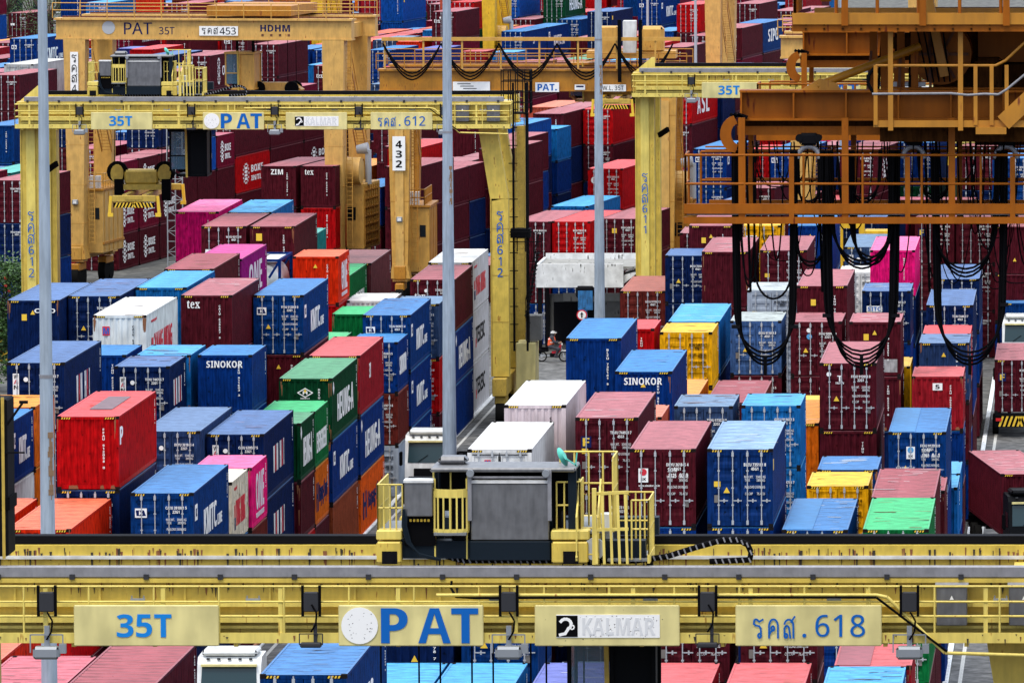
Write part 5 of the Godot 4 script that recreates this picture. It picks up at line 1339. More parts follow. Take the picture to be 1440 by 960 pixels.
func gantry_trolley(o: Node3D, xc: float, fine: bool):
	# the machinery house on the two rails, with its railed walkways
	var t := Node3D.new()
	t.name = "trolley"
	o.add_child(t, true)
	t.position = Vector3(xc, 18.36, 0)
	var fr := MB.new()
	fr.box(Vector3(0, 0.32, -0.55), Vector3(6.2, 0.42, 0.5))
	fr.box(Vector3(0, 0.32, -6.1), Vector3(6.2, 0.42, 0.5))
	for x in [-2.9, -1.0, 0.9, 2.0]: fr.box(Vector3(x, 0.3, -3.3), Vector3(0.3, 0.36, 5.0))
	obj("frame", fr, M.dark_blue_steel, t)
	for x in [-2.92, 1.34]:
		part_box("wheel_housing", Vector3(x, 0.28, -0.28), Vector3(0.58 if x < 0 else 0.86, 0.5, 0.5), M.pale_yellow, t, 0.03)
		part_box("wheel_housing", Vector3(x, 0.28, -6.3), Vector3(0.58 if x < 0 else 0.86, 0.5, 0.5), M.pale_yellow, t, 0.03)
		var wh := MB.new()
		wh.disc(Vector3(x + 0.02, 0.14, -0.04), 0.12, 0.05, 12)
		wh.box(Vector3(x + 0.02, 0.16, -0.025), Vector3(0.36, 0.3, 0.02))
		obj("wheel", wh, M.dark, t)
		part_box("rope_beam", Vector3(x, 0.68, -0.4), Vector3(0.6 if x < 0 else 0.9, 0.22, 0.6), M.bright_yellow, t, 0.02)
	# front winch panel and its frame
	part_box("winch_cover", Vector3(-0.08, 1.22, -0.3), Vector3(1.84, 1.34, 0.16), M.sheet_metal, t, 0.02)
	part_box("cover_rim", Vector3(-0.08, 1.93, -0.3), Vector3(1.8, 0.07, 0.2), M.white_gloss, t)
	part_box("skirt", Vector3(-0.08, 0.3, -0.26), Vector3(1.9, 0.46, 0.12), M.dark_blue_steel, t, 0.02)
	for x in [-1.02, 0.86]: part_box("post", Vector3(x, 1.62, -0.18), Vector3(0.09, 1.2, 0.08), M.grey_rail, t)
	part_box("top_bar", Vector3(-0.08, 2.04, -0.2), Vector3(1.9, 0.04, 0.06), M.grey_rail, t)
	part_box("shade_backing", Vector3(-0.2, 1.7, -0.75), Vector3(3.1, 1.0, 0.06), M.black, t)  # black sheet put in for the shade inside, under the canopy
	for x in [-1.0, 0.78]:
		var l := MB.new()
		l.tube(Vector3(x, 2.14, -0.16), Vector3(x, 2.14, -0.06), 0.09, 12)
		l.tube(Vector3(x, 2.14, -0.26), Vector3(x, 2.14, -0.16), 0.05, 12, 0.09)
		obj("work_lamp", l, M.lamp_grey, t)
	# house behind, under a flat canopy
	part_box("winch_house", Vector3(-0.2, 1.0, -1.5), Vector3(2.6, 1.5, 1.6), M.dark, t, 0.05)
	var dr := MB.new()
	dr.tube(Vector3(-1.0, 1.0, -1.0), Vector3(0.9, 1.0, -1.0), 0.42, 16)
	obj("rope_drum", dr, M.dark_blue_steel, t)
	part_box("canopy", Vector3(-0.25, 2.2, -1.1), Vector3(3.42, 0.1, 1.7), M.sheet_metal, t, 0.03)
	part_box("ventilator", Vector3(-1.5, 2.34, -1.4), Vector3(0.7, 0.2, 0.6), M.sheet_metal, t, 0.08)
	for p in [Vector3(1.38, 1.2, -0.5), Vector3(1.38, 1.2, -1.8), Vector3(-1.85, 1.2, -1.8)]: part_box("canopy_post", p, Vector3(0.2, 1.95, 0.2), M.dark_blue_steel, t)
	part_box("canopy_post", Vector3(-1.86, 1.2, -0.9), Vector3(0.08, 1.95, 0.12), M.dark_blue_steel, t)
	# electrical cubicle
	part_box("cubicle", Vector3(-2.22, 1.52, -0.35), Vector3(0.66, 0.8, 0.5), M.sheet_metal, t, 0.02)
	part_box("cubicle_lid", Vector3(-2.22, 1.95, -0.35), Vector3(0.7, 0.06, 0.56), M.white_gloss, t)
	part_box("cubicle_base", Vector3(-2.2, 0.78, -0.5), Vector3(0.74, 0.72, 0.5), M.black, t)
	part_box("cubicle_back", Vector3(-2.2, 1.5, -1.1), Vector3(0.7, 0.9, 0.6), M.dark, t)
	var gl := MB.new()
	for k in 6: gl.box(Vector3(-2.42 + k * 0.085, 1.02, -0.24), Vector3(0.05, 0.06, 0.03))
	obj("cable_gland", gl, M.hazard_yellow, t)
	var cb := MB.new()
	for k in 4: cb.path([Vector3(-2.58 + 0.03 * k, 1.3, -0.12), Vector3(-2.6 + 0.03 * k, 0.9, -0.1), Vector3(-2.5 + 0.03 * k, 0.5, -0.1), Vector3(-2.2, 0.24 - 0.02 * k, -0.1), Vector3(-1.7, 0.12 - 0.01 * k, -0.1)], 0.025, 4)
	obj("cable", cb, M.dark_blue_steel, t)
	var y: Material = M.bright_yellow
	# railed end platform, curved basket, stair side
	part_box("grating", Vector3(-2.9, 0.72, -1.7), Vector3(0.62, 0.05, 2.6), M.grating, t)
	rail(t, [Vector3(-2.62, 0.75, -0.35), Vector3(-3.2, 0.75, -0.35), Vector3(-3.2, 0.75, -3.0)], [1.1, 0.55], 0.16 if fine else 0.3, 0.022, y)
	var bk := MB.new()
	for h in [0.78, 1.72, 1.62]:
		var last := Vector3(-1.88, h, -0.3)
		for k in range(1, 9):
			var tt := PI * k / 8.0
			var e := Vector3(-1.47 - cos(tt) * 0.41, h, -0.3 + sin(tt) * 0.3)
			bk.bar(last, e, 0.03, 0.1); last = e
	for k in 9:
		var tt := PI * k / 8.0
		var e := Vector3(-1.47 - cos(tt) * 0.41, 0, -0.3 + sin(tt) * 0.3)
		bk.bar(e + Vector3(0, 0.78, 0), e + Vector3(0, 1.72, 0), 0.04)
	for x in [-1.85, -1.1]: bk.tube(Vector3(x, 0.1, -0.3), Vector3(x, 2.0, -0.3), 0.025, 5)
	obj("basket", bk, y, t)
	part_box("basket_floor", Vector3(-1.47, 0.72, -0.25), Vector3(0.76, 0.06, 0.6), M.grating, t)
	rail(t, [Vector3(-1.9, 0.75, -0.6), Vector3(-1.1, 0.75, -0.6)], [1.45, 0.9], 0.4, 0.025, y)
	part_box("grating", Vector3(1.75, 0.72, -2.2), Vector3(0.9, 0.05, 3.6), M.grating, t)
	rail(t, [Vector3(1.0, 0.75, -0.5), Vector3(1.55, 0.75, -0.5), Vector3(1.55, 0.75, -1.6)], [1.15, 0.6], 0.2, 0.025, y)
	rail(t, [Vector3(1.0, 0.75, -1.8), Vector3(2.35, 0.75, -1.8), Vector3(2.35, 0.75, -0.2)], [1.75, 1.0], 0.34, 0.025, y)
	var gt := MB.new()
	for k in 5: gt.bar(Vector3(1.98 + k * 0.18, 0.02, 0.1), Vector3(1.92 + k * 0.18, 1.72, -0.1), 0.06)
	gt.bar(Vector3(1.9, 1.66, -0.09), Vector3(2.72, 1.7, -0.09), 0.07)
	gt.bar(Vector3(1.9, 0.82, 0.0), Vector3(2.72, 0.84, 0.0), 0.07)
	gt.bar(Vector3(1.92, 0.0, 0.0), Vector3(1.92, 1.8, 0.0), 0.1)
	obj("gate", gt, y, t)
	part_box("lower_platform", Vector3(2.72, 0.1, -1.0), Vector3(1.0, 0.05, 2.0), M.grating, t)
	part_box("toe_board", Vector3(3.2, 0.14, -0.9), Vector3(0.06, 0.2, 2.0), y, t)
	rail(t, [Vector3(2.35, 0.12, -2.0), Vector3(3.2, 0.12, -2.0), Vector3(3.2, 0.12, 0.05), Vector3(2.8, 0.12, 0.05)], [1.4, 0.72], 0.24, 0.022, y)
	stairs("stair", Vector3(1.75, 0.1, 0.0), Vector3(1.75, 0.9, -1.2), 0.5, y, t)
	part_box("white_box", Vector3(2.1, 0.75, -1.2), Vector3(0.34, 0.7, 0.4), M.cab_white, t, 0.02)
	var hz := MB.new()
	hz.tube(Vector3(1.9, 0.35, -0.35), Vector3(1.9, 0.35, -0.1), 0.26, 14)
	obj("cable_reel", hz, M.galv, t)
	var ds := MB.new()
	ds.tube(Vector3(0.0, 0.0, 0.0), Vector3(0.05, 0.025, 0.016), 0.24, 18, 0.1)
	ds.bar(Vector3(0.02, 0.0, 0.0), Vector3(0.34, -0.22, 0.0), 0.03)
	ds.bar(Vector3(0.3, -0.25, 0.0), Vector3(0.34, 0.1, 0.0), 0.03)
	obj("dish", ds, M.teal, t, Vector3(1.12, 2.46, -0.9))

func cab(o: Node3D, x: float, m: Material):
	# the driver's cab that hangs below the trolley
	var c := Node3D.new()
	c.name = "driver_cab"
	o.add_child(c, true)
	c.position = Vector3(x, 13.9, -2.2)
	var f := MB.new()
	for px in [-1.0, 0.0, 1.0]:
		for pz in [-1.1, 1.1]: f.bar(Vector3(px, 0.25 if px < 0 else 0.0, pz), Vector3(px, 2.5, pz), 0.1)
	f.box(Vector3(0, 2.5, 0), Vector3(2.2, 0.14, 2.4))
	f.box(Vector3(0.2, 0.0, 0), Vector3(1.7, 0.12, 2.3))
	f.bar(Vector3(-1.0, 0.35, 1.1), Vector3(-0.55, 0.0, 1.1), 0.1)
	f.bar(Vector3(-1.0, 0.35, -1.1), Vector3(-0.55, 0.0, -1.1), 0.1)
	f.box(Vector3(0.5, 1.2, 0), Vector3(0.95, 2.4, 2.1))
	f.bar(Vector3(-1.0, 1.1, 1.1), Vector3(0, 1.1, 1.1), 0.07)
	obj("cab_frame", f, m, c)
	var g := MB.new()
	g.box(Vector3(-0.5, 1.4, 1.1), Vector3(0.9, 2.1, 0.02))
	g.box(Vector3(-1.0, 1.4, 0), Vector3(0.02, 2.1, 2.1))
	obj("cab_window", g, M.cab_glass, c)
	part_box("seat", Vector3(-0.5, 0.6, 0), Vector3(0.5, 0.9, 0.5), M.dark, c, 0.08)
	beam("cab_hanger", Vector3(-0.08, -0.1, 1.2), Vector3(-0.12, 2.6, 1.2), 0.11, 0.11, M.dirty_yellow, c)
	beam("cab_hanger", Vector3(0.9, 2.5, 0.8), Vector3(0.9, 4.4, 0.8), 0.16, 0.16, M.dark, c)
	beam("cab_hanger", Vector3(-0.6, 2.5, -0.8), Vector3(-0.6, 4.4, -0.8), 0.16, 0.16, M.dark, c)

func spreader(o: Node3D, at: Vector3, y: Material, ropes: float):
	var c := Node3D.new()
	c.name = "spreader"
	o.add_child(c, true)
	c.position = at
	var b := MB.new()
	b.bevel(Vector3(0, 0.35, 5.95), Vector3(2.44, 0.36, 0.3), 0.03)
	b.bevel(Vector3(0, 0.35, -5.95), Vector3(2.44, 0.36, 0.3), 0.03)
	for x in [-0.55, 0.55]: b.box(Vector3(x, 0.4, 0), Vector3(0.28, 0.34, 11.6))
	obj("spreader_frame", b, y, c)
	var h := MB.new()
	var hy := MB.new()
	h.box(Vector3(0, 0.0, 6.11), Vector3(2.3, 0.28, 0.02))
	for k in 12:
		var x := -1.1 + k * 0.19
		var sl := 0.13 if k < 6 else -0.13
		hy.quad(Vector3(x, -0.14, 6.125), Vector3(x + 0.085, -0.14, 6.125), Vector3(x + 0.085 + sl, 0.14, 6.125), Vector3(x + sl, 0.14, 6.125))
	var st := obj("warning_board", h, M.black, c)
	obj("warning_stripe", hy, M.hazard_yellow, st)
	part_box("number_plate", Vector3(0, 0.4, 6.12), Vector3(0.9, 0.2, 0.03), M.dirty_yellow, c)
	var head := MB.new()
	head.bevel(Vector3(-0.05, 1.35, 1.6), Vector3(1.9, 0.8, 1.6), 0.1)
	head.box(Vector3(0, 0.8, 1.6), Vector3(2.3, 0.3, 2.0))
	obj("headblock", head, y, c)
	for x in [-1.4, 1.25]:
		var w := MB.new()
		w.poly(arc(0, 0, 0.36, 0.52, 0, 360, 14).slice(0, 14), -0.1, 0.1)
		var sh := obj("sheave", w, y, c, Vector3(x, 1.55, 2.3))
		var k := MB.new()
		k.tube(Vector3(0, 0.1, -0.25), Vector3(0, 0.1, -0.1), 0.6, 16)
		k.box(Vector3(0.12, -0.9, 0.1), Vector3(0.5, 1.2, 0.5))
		obj("sheave_guard", k, M.black, sh)
		for dx in [-0.16, 0.16]:
			var r := MB.new()
			r.tube(Vector3(x + dx, 1.9, 2.2), Vector3(x + dx, ropes, 1.6), 0.022, 4)
			obj("hoist_rope", r, M.black, c)
	for x in [-1.3, 1.3]:
		for z in [-5.9, 5.9]:
			var g := MB.new()
			g.bar(Vector3(x, 0.5, z), Vector3(x * 1.06, -0.5, z), 0.16, 0.2)
			g.box(Vector3(x * 1.02, -0.55, z), Vector3(0.3, 0.2, 0.24))
			obj("corner_guide", g, M.hazard_yellow, c)

func wheels(o: Node3D, x: float, z: float, m: Material):
	for dz in [-0.7, 0.7]:
		var w := MB.new()
		w.tube(Vector3(x - 0.25, 0.72, z + dz), Vector3(x + 0.25, 0.72, z + dz), 0.72, 18)
		obj("wheel", w, M.rubber, o)
	part_box("bogie", Vector3(x, 1.45, z), Vector3(0.6, 0.5, 2.2), m, o, 0.05)

func flakes(o: Node3D, c: Vector2, half: Vector2, n: int, z: float):
	# chipped spots in a painted plate
	var b := MB.new()
	for k in n:
		var p := Vector3(c.x + rng.randf_range(-half.x, half.x), c.y + rng.randf_range(-half.y, half.y), z + 0.0003 * (k % 30))
		var s0 := rng.randf_range(0.006, 0.02)
		var t := rng.randf_range(0.005, 0.014)
		b.quad(p + Vector3(-s0, -t * 0.4, 0), p + Vector3(s0 * 0.5, -t, 0), p + Vector3(s0, t * 0.6, 0), p + Vector3(-s0 * 0.3, t, 0))
	obj("paint_flakes", b, M.scrape_dark, o).set_meta("kind", "stuff")

func drips(o: Node3D, x0: float, x1: float, top: float, z: float, n: int, longest: float):
	# rust and grease running down a girder web
	for which in 2:
		var b := MB.new()
		for k in n:
			var x := rng.randf_range(x0, x1)
			var l := longest * rng.randf_range(0.15, 1.0) * rng.randf_range(0.4, 1.0)
			var w := rng.randf_range(0.008, 0.035)
			var zz := z + 0.0005 * (k % 40) + 0.02 * which
			var y := top - rng.randf_range(0.0, 0.15)
			b.quad(Vector3(x - w * 0.2, y - l, zz), Vector3(x + w * 0.2, y - l, zz), Vector3(x + w, y, zz), Vector3(x - w, y, zz))
		obj("rust_runs", b, M.rust_stain if which == 0 else M.grease, o).set_meta("kind", "stuff")

func pale_crane(called: String, number: String, label: String, xc: float, zf: float, tx: float, with_spreader: bool, fine: bool):
	# rubber-tyred gantry in pale yellow; the near face of its front girder is at local z = 0
	var o := thing(called, label, "gantry crane", Vector3(xc, 0, -zf), 0.0, "pale yellow yard cranes")
	var y: Material = M.pale_yellow
	var g := MB.new()
	g.box(Vector3(0, 17.3, -0.7), Vector3(27.2, 1.36, 1.3))
	g.box(Vector3(0, 18.0, -0.62), Vector3(27.4, 0.1, 1.6))
	g.box(Vector3(0, 16.6, -0.7), Vector3(27.3, 0.1, 1.5))
	obj("front_girder", g, y, o)
	g = MB.new()
	g.box(Vector3(0, 17.4, -7.1), Vector3(27.2, 1.5, 1.3))
	g.box(Vector3(0, 16.65, -7.1), Vector3(27.3, 0.1, 1.5))
	obj("rear_girder", g, y, o)
	part_box("rear_rail", Vector3(0, 18.26, -6.9), Vector3(27.0, 0.2, 0.5), M.dark, o)
	part_box("rear_conduit", Vector3(0.3, 17.86, -6.4), Vector3(26.0, 0.08, 0.08), M.white_gloss, o)
	part_box("trolley_rail", Vector3(0, 18.2, 0.02), Vector3(26.6, 0.26, 0.3), M.grey_rail, o, 0.02)
	for k in 16: part_box("rail_clip", Vector3(-13.1 + k * 1.74, 18.09, 0.2), Vector3(0.12, 0.12, 0.08), M.grey_box, o)
	for e in [[17.42, 0.08, 0.14], [17.1, 0.16, 0.26], [16.9, 0.07, 0.12]]: part_box("cable_tray", Vector3(0, e[0], e[2] * 0.5), Vector3(27.0, e[1], e[2]), M.bright_yellow, o)
	var rb := MB.new()
	for k in 14: rb.box(Vector3(-13.0 + k * 2.0, 17.6, 0.015), Vector3(0.05, 0.6, 0.03))
	obj("stiffener", rb, y, o)
	# front walkway
	part_box("walkway", Vector3(0, 16.72, 0.5), Vector3(27.4, 0.05, 0.95), M.grating, o)
	part_box("toe_board", Vector3(0, 16.74, 0.98), Vector3(27.4, 0.24, 0.05), M.bright_yellow, o)
	var br := MB.new()
	for k in 15: br.box(Vector3(-13.3 + k * 1.9, 16.6, 0.5), Vector3(0.1, 0.14, 0.9))
	obj("walkway_bracket", br, y, o)
	rail(o, [Vector3(-13.7, 16.75, -0.6), Vector3(-13.7, 16.75, 0.98), Vector3(13.7, 16.75, 0.98), Vector3(13.7, 16.75, -0.6)], [1.2, 0.84, 0.5], 1.56, 0.028, M.bright_yellow)
	var po := MB.new()
	for k in 10: po.box(Vector3(-12.9 + k * 2.75, 17.35, 0.93), Vector3(0.1, 1.2, 0.1))
	obj("railing_post", po, M.bright_yellow, o)
	# signs hung on the railing
	var bt: Material = M.blue_paint
	var p := part_box("sign_board", Vector3(-7.78, 17.04, 1.05), Vector3(3.39, 0.96, 0.07), M.sign_yellow, o, 0.02)
	text("35T", 0.54, 1.28, Vector3(-0.05, 0.0, 0.045), M.azure_paint, p)
	p = part_box("sign_board", Vector3(-1.59, 17.04, 1.05), Vector3(3.39, 0.96, 0.07), M.sign_yellow, o, 0.02)
	for q in [["P", -0.39, 0.62], ["A", 0.55, 0.76], ["T", 1.26, 0.63]]: text(q[0], 0.82, q[2], Vector3(q[1], 0.0, 0.045), bt, p)
	var dc := MB.new()
	dc.disc(Vector3.ZERO, 0.43, 0.02, 28)
	flakes(obj("round_emblem", dc, M.white_paint, p, Vector3(-1.2, 0, 0.04)), Vector2.ZERO, Vector2(0.3, 0.3), 26, 0.021)
	p = part_box("sign_board", Vector3(3.0, 17.04, 1.05), Vector3(3.39, 0.96, 0.07), M.sign_yellow, o, 0.02)
	var q2 := part_box("name_plate", Vector3(0.02, -0.01, 0.045), Vector3(2.42, 0.54, 0.02), M.white_paint, p)
	part_box("emblem_ground", Vector3(-0.96, 0, 0.014), Vector3(0.5, 0.5, 0.01), M.black, q2)
	var em := MB.new()
	ribbon(em, arc(-0.99, 0.05, 0.13, 0.12, 150, -60, 9) + [Vector2(-1.0, -0.17), Vector2(-1.12, -0.2)], 0.07)
	ribbon(em, arc(-0.84, -0.02, 0.05, 0.05, 0, 360, 8), 0.03)
	obj("emblem", em, M.white_paint, q2, Vector3(0, 0, 0.012))
	text("KALMAR", 0.4, 1.7, Vector3(0.25, 0, 0.012), M.pale_grey, q2)
	flakes(q2, Vector2(0.25, 0), Vector2(0.9, 0.24), 70, 0.011)
	flakes(p, Vector2(0.0, 0), Vector2(1.6, 0.44), 14, 0.037)
	p = part_box("sign_board", Vector3(7.71, 17.04, 1.05), Vector3(3.42, 0.96, 0.07), M.sign_yellow, o, 0.02)
	var th := "รคส"
	for i in 3: thai(th[i], 0.44, 0.26, Vector3(-1.18 + 0.36 * i, -0.06, 0.045), bt, p)
	text(".", 0.09, 0.09, Vector3(-0.1, -0.23, 0.045), bt, p)
	text(number, 0.52, 1.16, Vector3(0.74, 0.0, 0.045), bt, p, Basis(), "Droid Sans", false)
	# boxes and lamps along the walkway
	for k in 5:
		var x: float = [-10.1, -3.92, 0.7, 5.35, 10.07][k]
		var jb := part_box("junction_box", Vector3(x, 17.6, 1.08), Vector3(0.34, 0.46, 0.16), M.grey_box, o, 0.02)
		for sx in [-0.2, 0.2]: part_box("strap", Vector3(sx, 0.02, 0.0), Vector3(0.06, 0.72, 0.1), M.black, jb)
		floodlight(Vector3(x, 16.42 if k != 1 and k != 3 else 16.6, 1.2), k != 1 and k != 3, o)
	for x in [11.05, 12.75]:
		var cbn := part_box("control_cabinet", Vector3(x, 17.45, 0.42), Vector3(0.72, 0.92, 0.45), M.sheet_metal, o, 0.02)
		part_box("cabinet_lid", Vector3(0, 0.48, 0.0), Vector3(0.78, 0.06, 0.5), M.grey_rail, cbn)
		var wl := MB.new()
		wl.poly([Vector2(-0.05, -0.05), Vector2(0.05, -0.05), Vector2(0, 0.05)], 0.0, 0.01)
		obj("warning_label", wl, M.white_paint, cbn, Vector3(0, 0.2, 0.226))
	for x in [-8.0, -5.3, 0.4, 4.0, 8.3, 12.2]:
		var sl := MB.new()
		sl.box(Vector3(0, 0, 0), Vector3(0.34, 0.1, 0.12))
		sl.bar(Vector3(-0.14, 0, 0), Vector3(-0.14, 0.12, 0), 0.03); sl.bar(Vector3(0.14, 0, 0), Vector3(0.14, 0.12, 0), 0.03)
		obj("walkway_lamp", sl, M.lamp_grey, o, Vector3(x, 17.6, 0.86))
	var pp := MB.new()
	pp.path([Vector3(-1.0, 17.75, 1.0), Vector3(9.3, 17.75, 1.0), Vector3(9.55, 17.7, 1.02), Vector3(10.9, 16.4, 1.1), Vector3(13.6, 16.32, 1.1)], 0.045, 6)
	obj("cable_pipe", pp, M.bright_yellow, o)
	pp = MB.new()
	pp.path([Vector3(-0.7, 18.0, 0.25), Vector3(-0.72, 17.85, 0.3), Vector3(-0.55, 17.7, 0.9), Vector3(-0.1, 17.68, 1.0), Vector3(3.0, 17.7, 1.06), Vector3(9.3, 17.7, 1.06), Vector3(10.95, 16.44, 1.16)], 0.03, 5)
	obj("cable", pp, M.black, o)
	# cable chain lying along the rear of the rail
	var ch := MB.new()
	var pts := [Vector3(tx - 1.6, 18.5, -0.5)]
	for k in 10: pts.append(Vector3(tx - 1.2 + k * 0.45, 18.4, -0.5))
	pts.append(Vector3(tx + 3.6, 18.5, -0.5)); pts.append(Vector3(tx + 4.3, 18.72, -0.5)); pts.append(Vector3(tx + 4.95, 18.9, -0.5))
	pts += [Vector3(tx + 5.25, 18.9, -0.5), Vector3(tx + 5.5, 18.78, -0.5), Vector3(tx + 5.58, 18.6, -0.5), Vector3(tx + 5.55, 18.42, -0.5), Vector3(tx + 4.6, 18.38, -0.5)]
	ch.path(pts, 0.075, 6)
	var chain := obj("cable_chain", ch, M.black, o)
	var lk := MB.new()
	for i in pts.size() - 1:
		var a: Vector3 = pts[i]
		var c: Vector3 = pts[i + 1]
		var n := maxi(1, roundi(a.distance_to(c) / 0.16))
		for k in n: lk.box(a.lerp(c, float(k) / n) + Vector3(0, 0, 0.07), Vector3(0.035, 0.12, 0.03), Basis(Vector3.FORWARD, -0.4))
	obj("chain_link", lk, M.grey_rail, chain)
	drips(o, -13.4, 13.4, 18.1, -6.447, 110, 0.9)
	drips(o, -13.4, 13.4, 17.97, -0.048, 60, 0.4)
	drips(o, -13.4, 13.4, 16.86, 1.006, 40, 0.22)
	for k in 9: part_box("plate_seam", Vector3(-12.0 + k * 3.0, 17.4, -6.447), Vector3(0.03, 1.4, 0.012), M.dirty_yellow, o)
	# end ties and legs
	for x in [-13.0, 12.9]:
		part_box("end_tie", Vector3(x, 17.2, -3.9), Vector3(0.9, 1.1, 5.2), y, o)
		part_box("sill_beam", Vector3(x + (0.1 if x > 0 else 0.0), 2.2, -3.9), Vector3(0.8, 1.0, 9.0), M.dirty_yellow, o, 0.04)
	for z in [-0.75, -7.05]:
		var lg := MB.new()
		lg.box(Vector3(-13.0, 9.65, z), Vector3(1.16, 13.9, 1.1))
		var leg := obj("leg", lg, y, o)
		part_box("leg_rib", Vector3(-13.0, 9.65, z + 0.62), Vector3(0.5, 13.9, 0.14), M.bright_yellow, leg)
		part_box("leg_flange", Vector3(-12.45, 9.65, z + 0.58), Vector3(0.06, 13.9, 0.12), y, leg)
		part_box("leg_flange", Vector3(-13.55, 9.65, z + 0.58), Vector3(0.06, 13.9, 0.12), y, leg)
		lg = MB.new()
		lg.bar(Vector3(12.35, 16.6, z), Vector3(13.0, 12.6, z), 1.0, 0.95)
		lg.box(Vector3(13.02, 7.7, z), Vector3(0.92, 9.9, 0.95))
		leg = obj("leg", lg, y, o)
		part_box("leg_flange", Vector3(12.52, 7.7, z + 0.4), Vector3(0.06, 9.9, 0.3), M.dirty_yellow, leg)
		for yy in [11.0, 8.4, 5.8]: part_box("weld_band", Vector3(13.02, yy, z), Vector3(0.95, 0.04, 0.98), M.dirty_yellow, leg)
		for x in [-13.0, 13.02]: wheels(o, x, z, M.dirty_yellow)
	part_box("rear_column", Vector3(13.75, 9.4, -6.6), Vector3(0.5, 14.0, 0.6), M.dirty_yellow, o)
	for sd in 2:
		for i in 6:
			var ch2: String = ("รคส" + number)[i]
			var at := Vector3(-13.0 if sd == 0 else 13.02, 11.7 - 0.63 * i, 0.03 if sd == 0 else -0.25)
			if i < 3: thai(ch2, 0.5, 0.38, at, bt, o)
			else: text(ch2, 0.48, 0.3 if ch2 != "1" else 0.16, at, bt, o, Basis(), "Droid Sans", false)
	ladder("ladder", Vector3(13.95, 5.0, -3.0), Vector3(13.95, 18.6, -3.0), 0.5, M.dirty_yellow, o)
	var cg := MB.new()
	for k in 15:
		var yy := 4.5 + k * 1.0
		cg.box(Vector3(14.35, yy, -2.9), Vector3(0.06, 0.05, 0.8)); cg.box(Vector3(13.6, yy, -2.5), Vector3(0.5, 0.05, 0.06))
	for e in [Vector3(14.36, 11.5, -2.5), Vector3(14.36, 11.5, -3.3), Vector3(13.62, 11.5, -2.5)]: cg.box(e, Vector3(0.12, 15.0, 0.12))
	cg.box(Vector3(14.0, 10.6, -2.8), Vector3(1.1, 0.5, 1.2)); cg.box(Vector3(13.9, 17.3, -3.0), Vector3(1.0, 0.08, 1.3))
	obj("ladder_cage", cg, M.dark, o)
	rail(o, [Vector3(13.0, 17.3, -2.0), Vector3(14.6, 17.3, -2.0), Vector3(14.6, 17.3, -3.6), Vector3(13.0, 17.3, -3.6)], [2.4, 1.8, 1.2, 0.6], 0.4, 0.03, M.dark, "cage_rail")
	part_box("electrical_house", Vector3(14.2, 2.6, -4.4), Vector3(1.1, 3.6, 2.6), M.sign_yellow, o, 0.03)
	part_box("transformer", Vector3(14.6, 5.2, -4.4), Vector3(0.9, 1.4, 1.4), M.concrete_dark, o, 0.03)
	stairs("stair", Vector3(14.3, 5.9, -2.4), Vector3(15.0, 9.6, -2.4), 0.9, M.dark, o)
	rail(o, [Vector3(13.4, 9.6, -2.0), Vector3(15.2, 9.6, -2.0)], [1.1, 0.55], 0.5, 0.03, M.dark)
	beam("knee_brace", Vector3(-12.2, 14.2, -1.2), Vector3(-11.6, 14.6, -0.6), 0.16, 0.3, M.black, o)
	gantry_trolley(o, tx, fine)
	cab(o, tx + 2.24, M.cab_dark)
	if with_spreader: spreader(o, Vector3(tx - 0.7, 12.3, -6.3), M.dirty_yellow, 5.6)
	elif fine:
		for k in 8:
			var r := MB.new()
			var x := tx - 3.4 + k * 0.66 + (0.2 if k % 2 else 0.0)
			r.tube(Vector3(x, 18.0, -3.0 - (k % 3) * 0.6), Vector3(x, 12.4, -3.0 - (k % 3) * 0.6), 0.022, 4)
			obj("hoist_rope", r, M.black, o)
	if fine:
		var ec := part_box("end_cabinet", Vector3(-11.74, 20.4, -0.6), Vector3(1.2, 3.7, 1.2), M.dark, o, 0.04)
		part_box("cabinet_edge", Vector3(0.5, 0, 0.61), Vector3(0.07, 3.8, 0.05), M.dirty_yellow, ec)
		part_box("cabinet_band", Vector3(0.05, -0.6, 0.02), Vector3(1.2, 0.3, 1.2), M.black, ec)
		var an := MB.new()
		an.path([Vector3(0.55, 1.2, 0.5), Vector3(0.95, 1.75, 0.5)], 0.03, 5)
		an.box(Vector3(0.98, 1.78, 0.5), Vector3(0.2, 0.07, 0.08))
		an.bar(Vector3(0.4, 0.6, 0.6), Vector3(1.0, 0.6, 0.6), 0.04)
		an.tube(Vector3(-0.1, 1.1, 0.62), Vector3(-0.05, 1.12, 0.7), 0.5, 16, 0.3)
		obj("antenna", an, M.dark, ec)
	# corner bracket and cut plate on the girder end
	var ep := MB.new()
	ep.poly([Vector2(-13.6, 18.1), Vector2(-12.4, 18.1), Vector2(-12.4, 18.95), Vector2(-12.6, 18.95)], -0.8, -0.6)
	obj("buffer_plate", ep, M.bright_yellow, o)

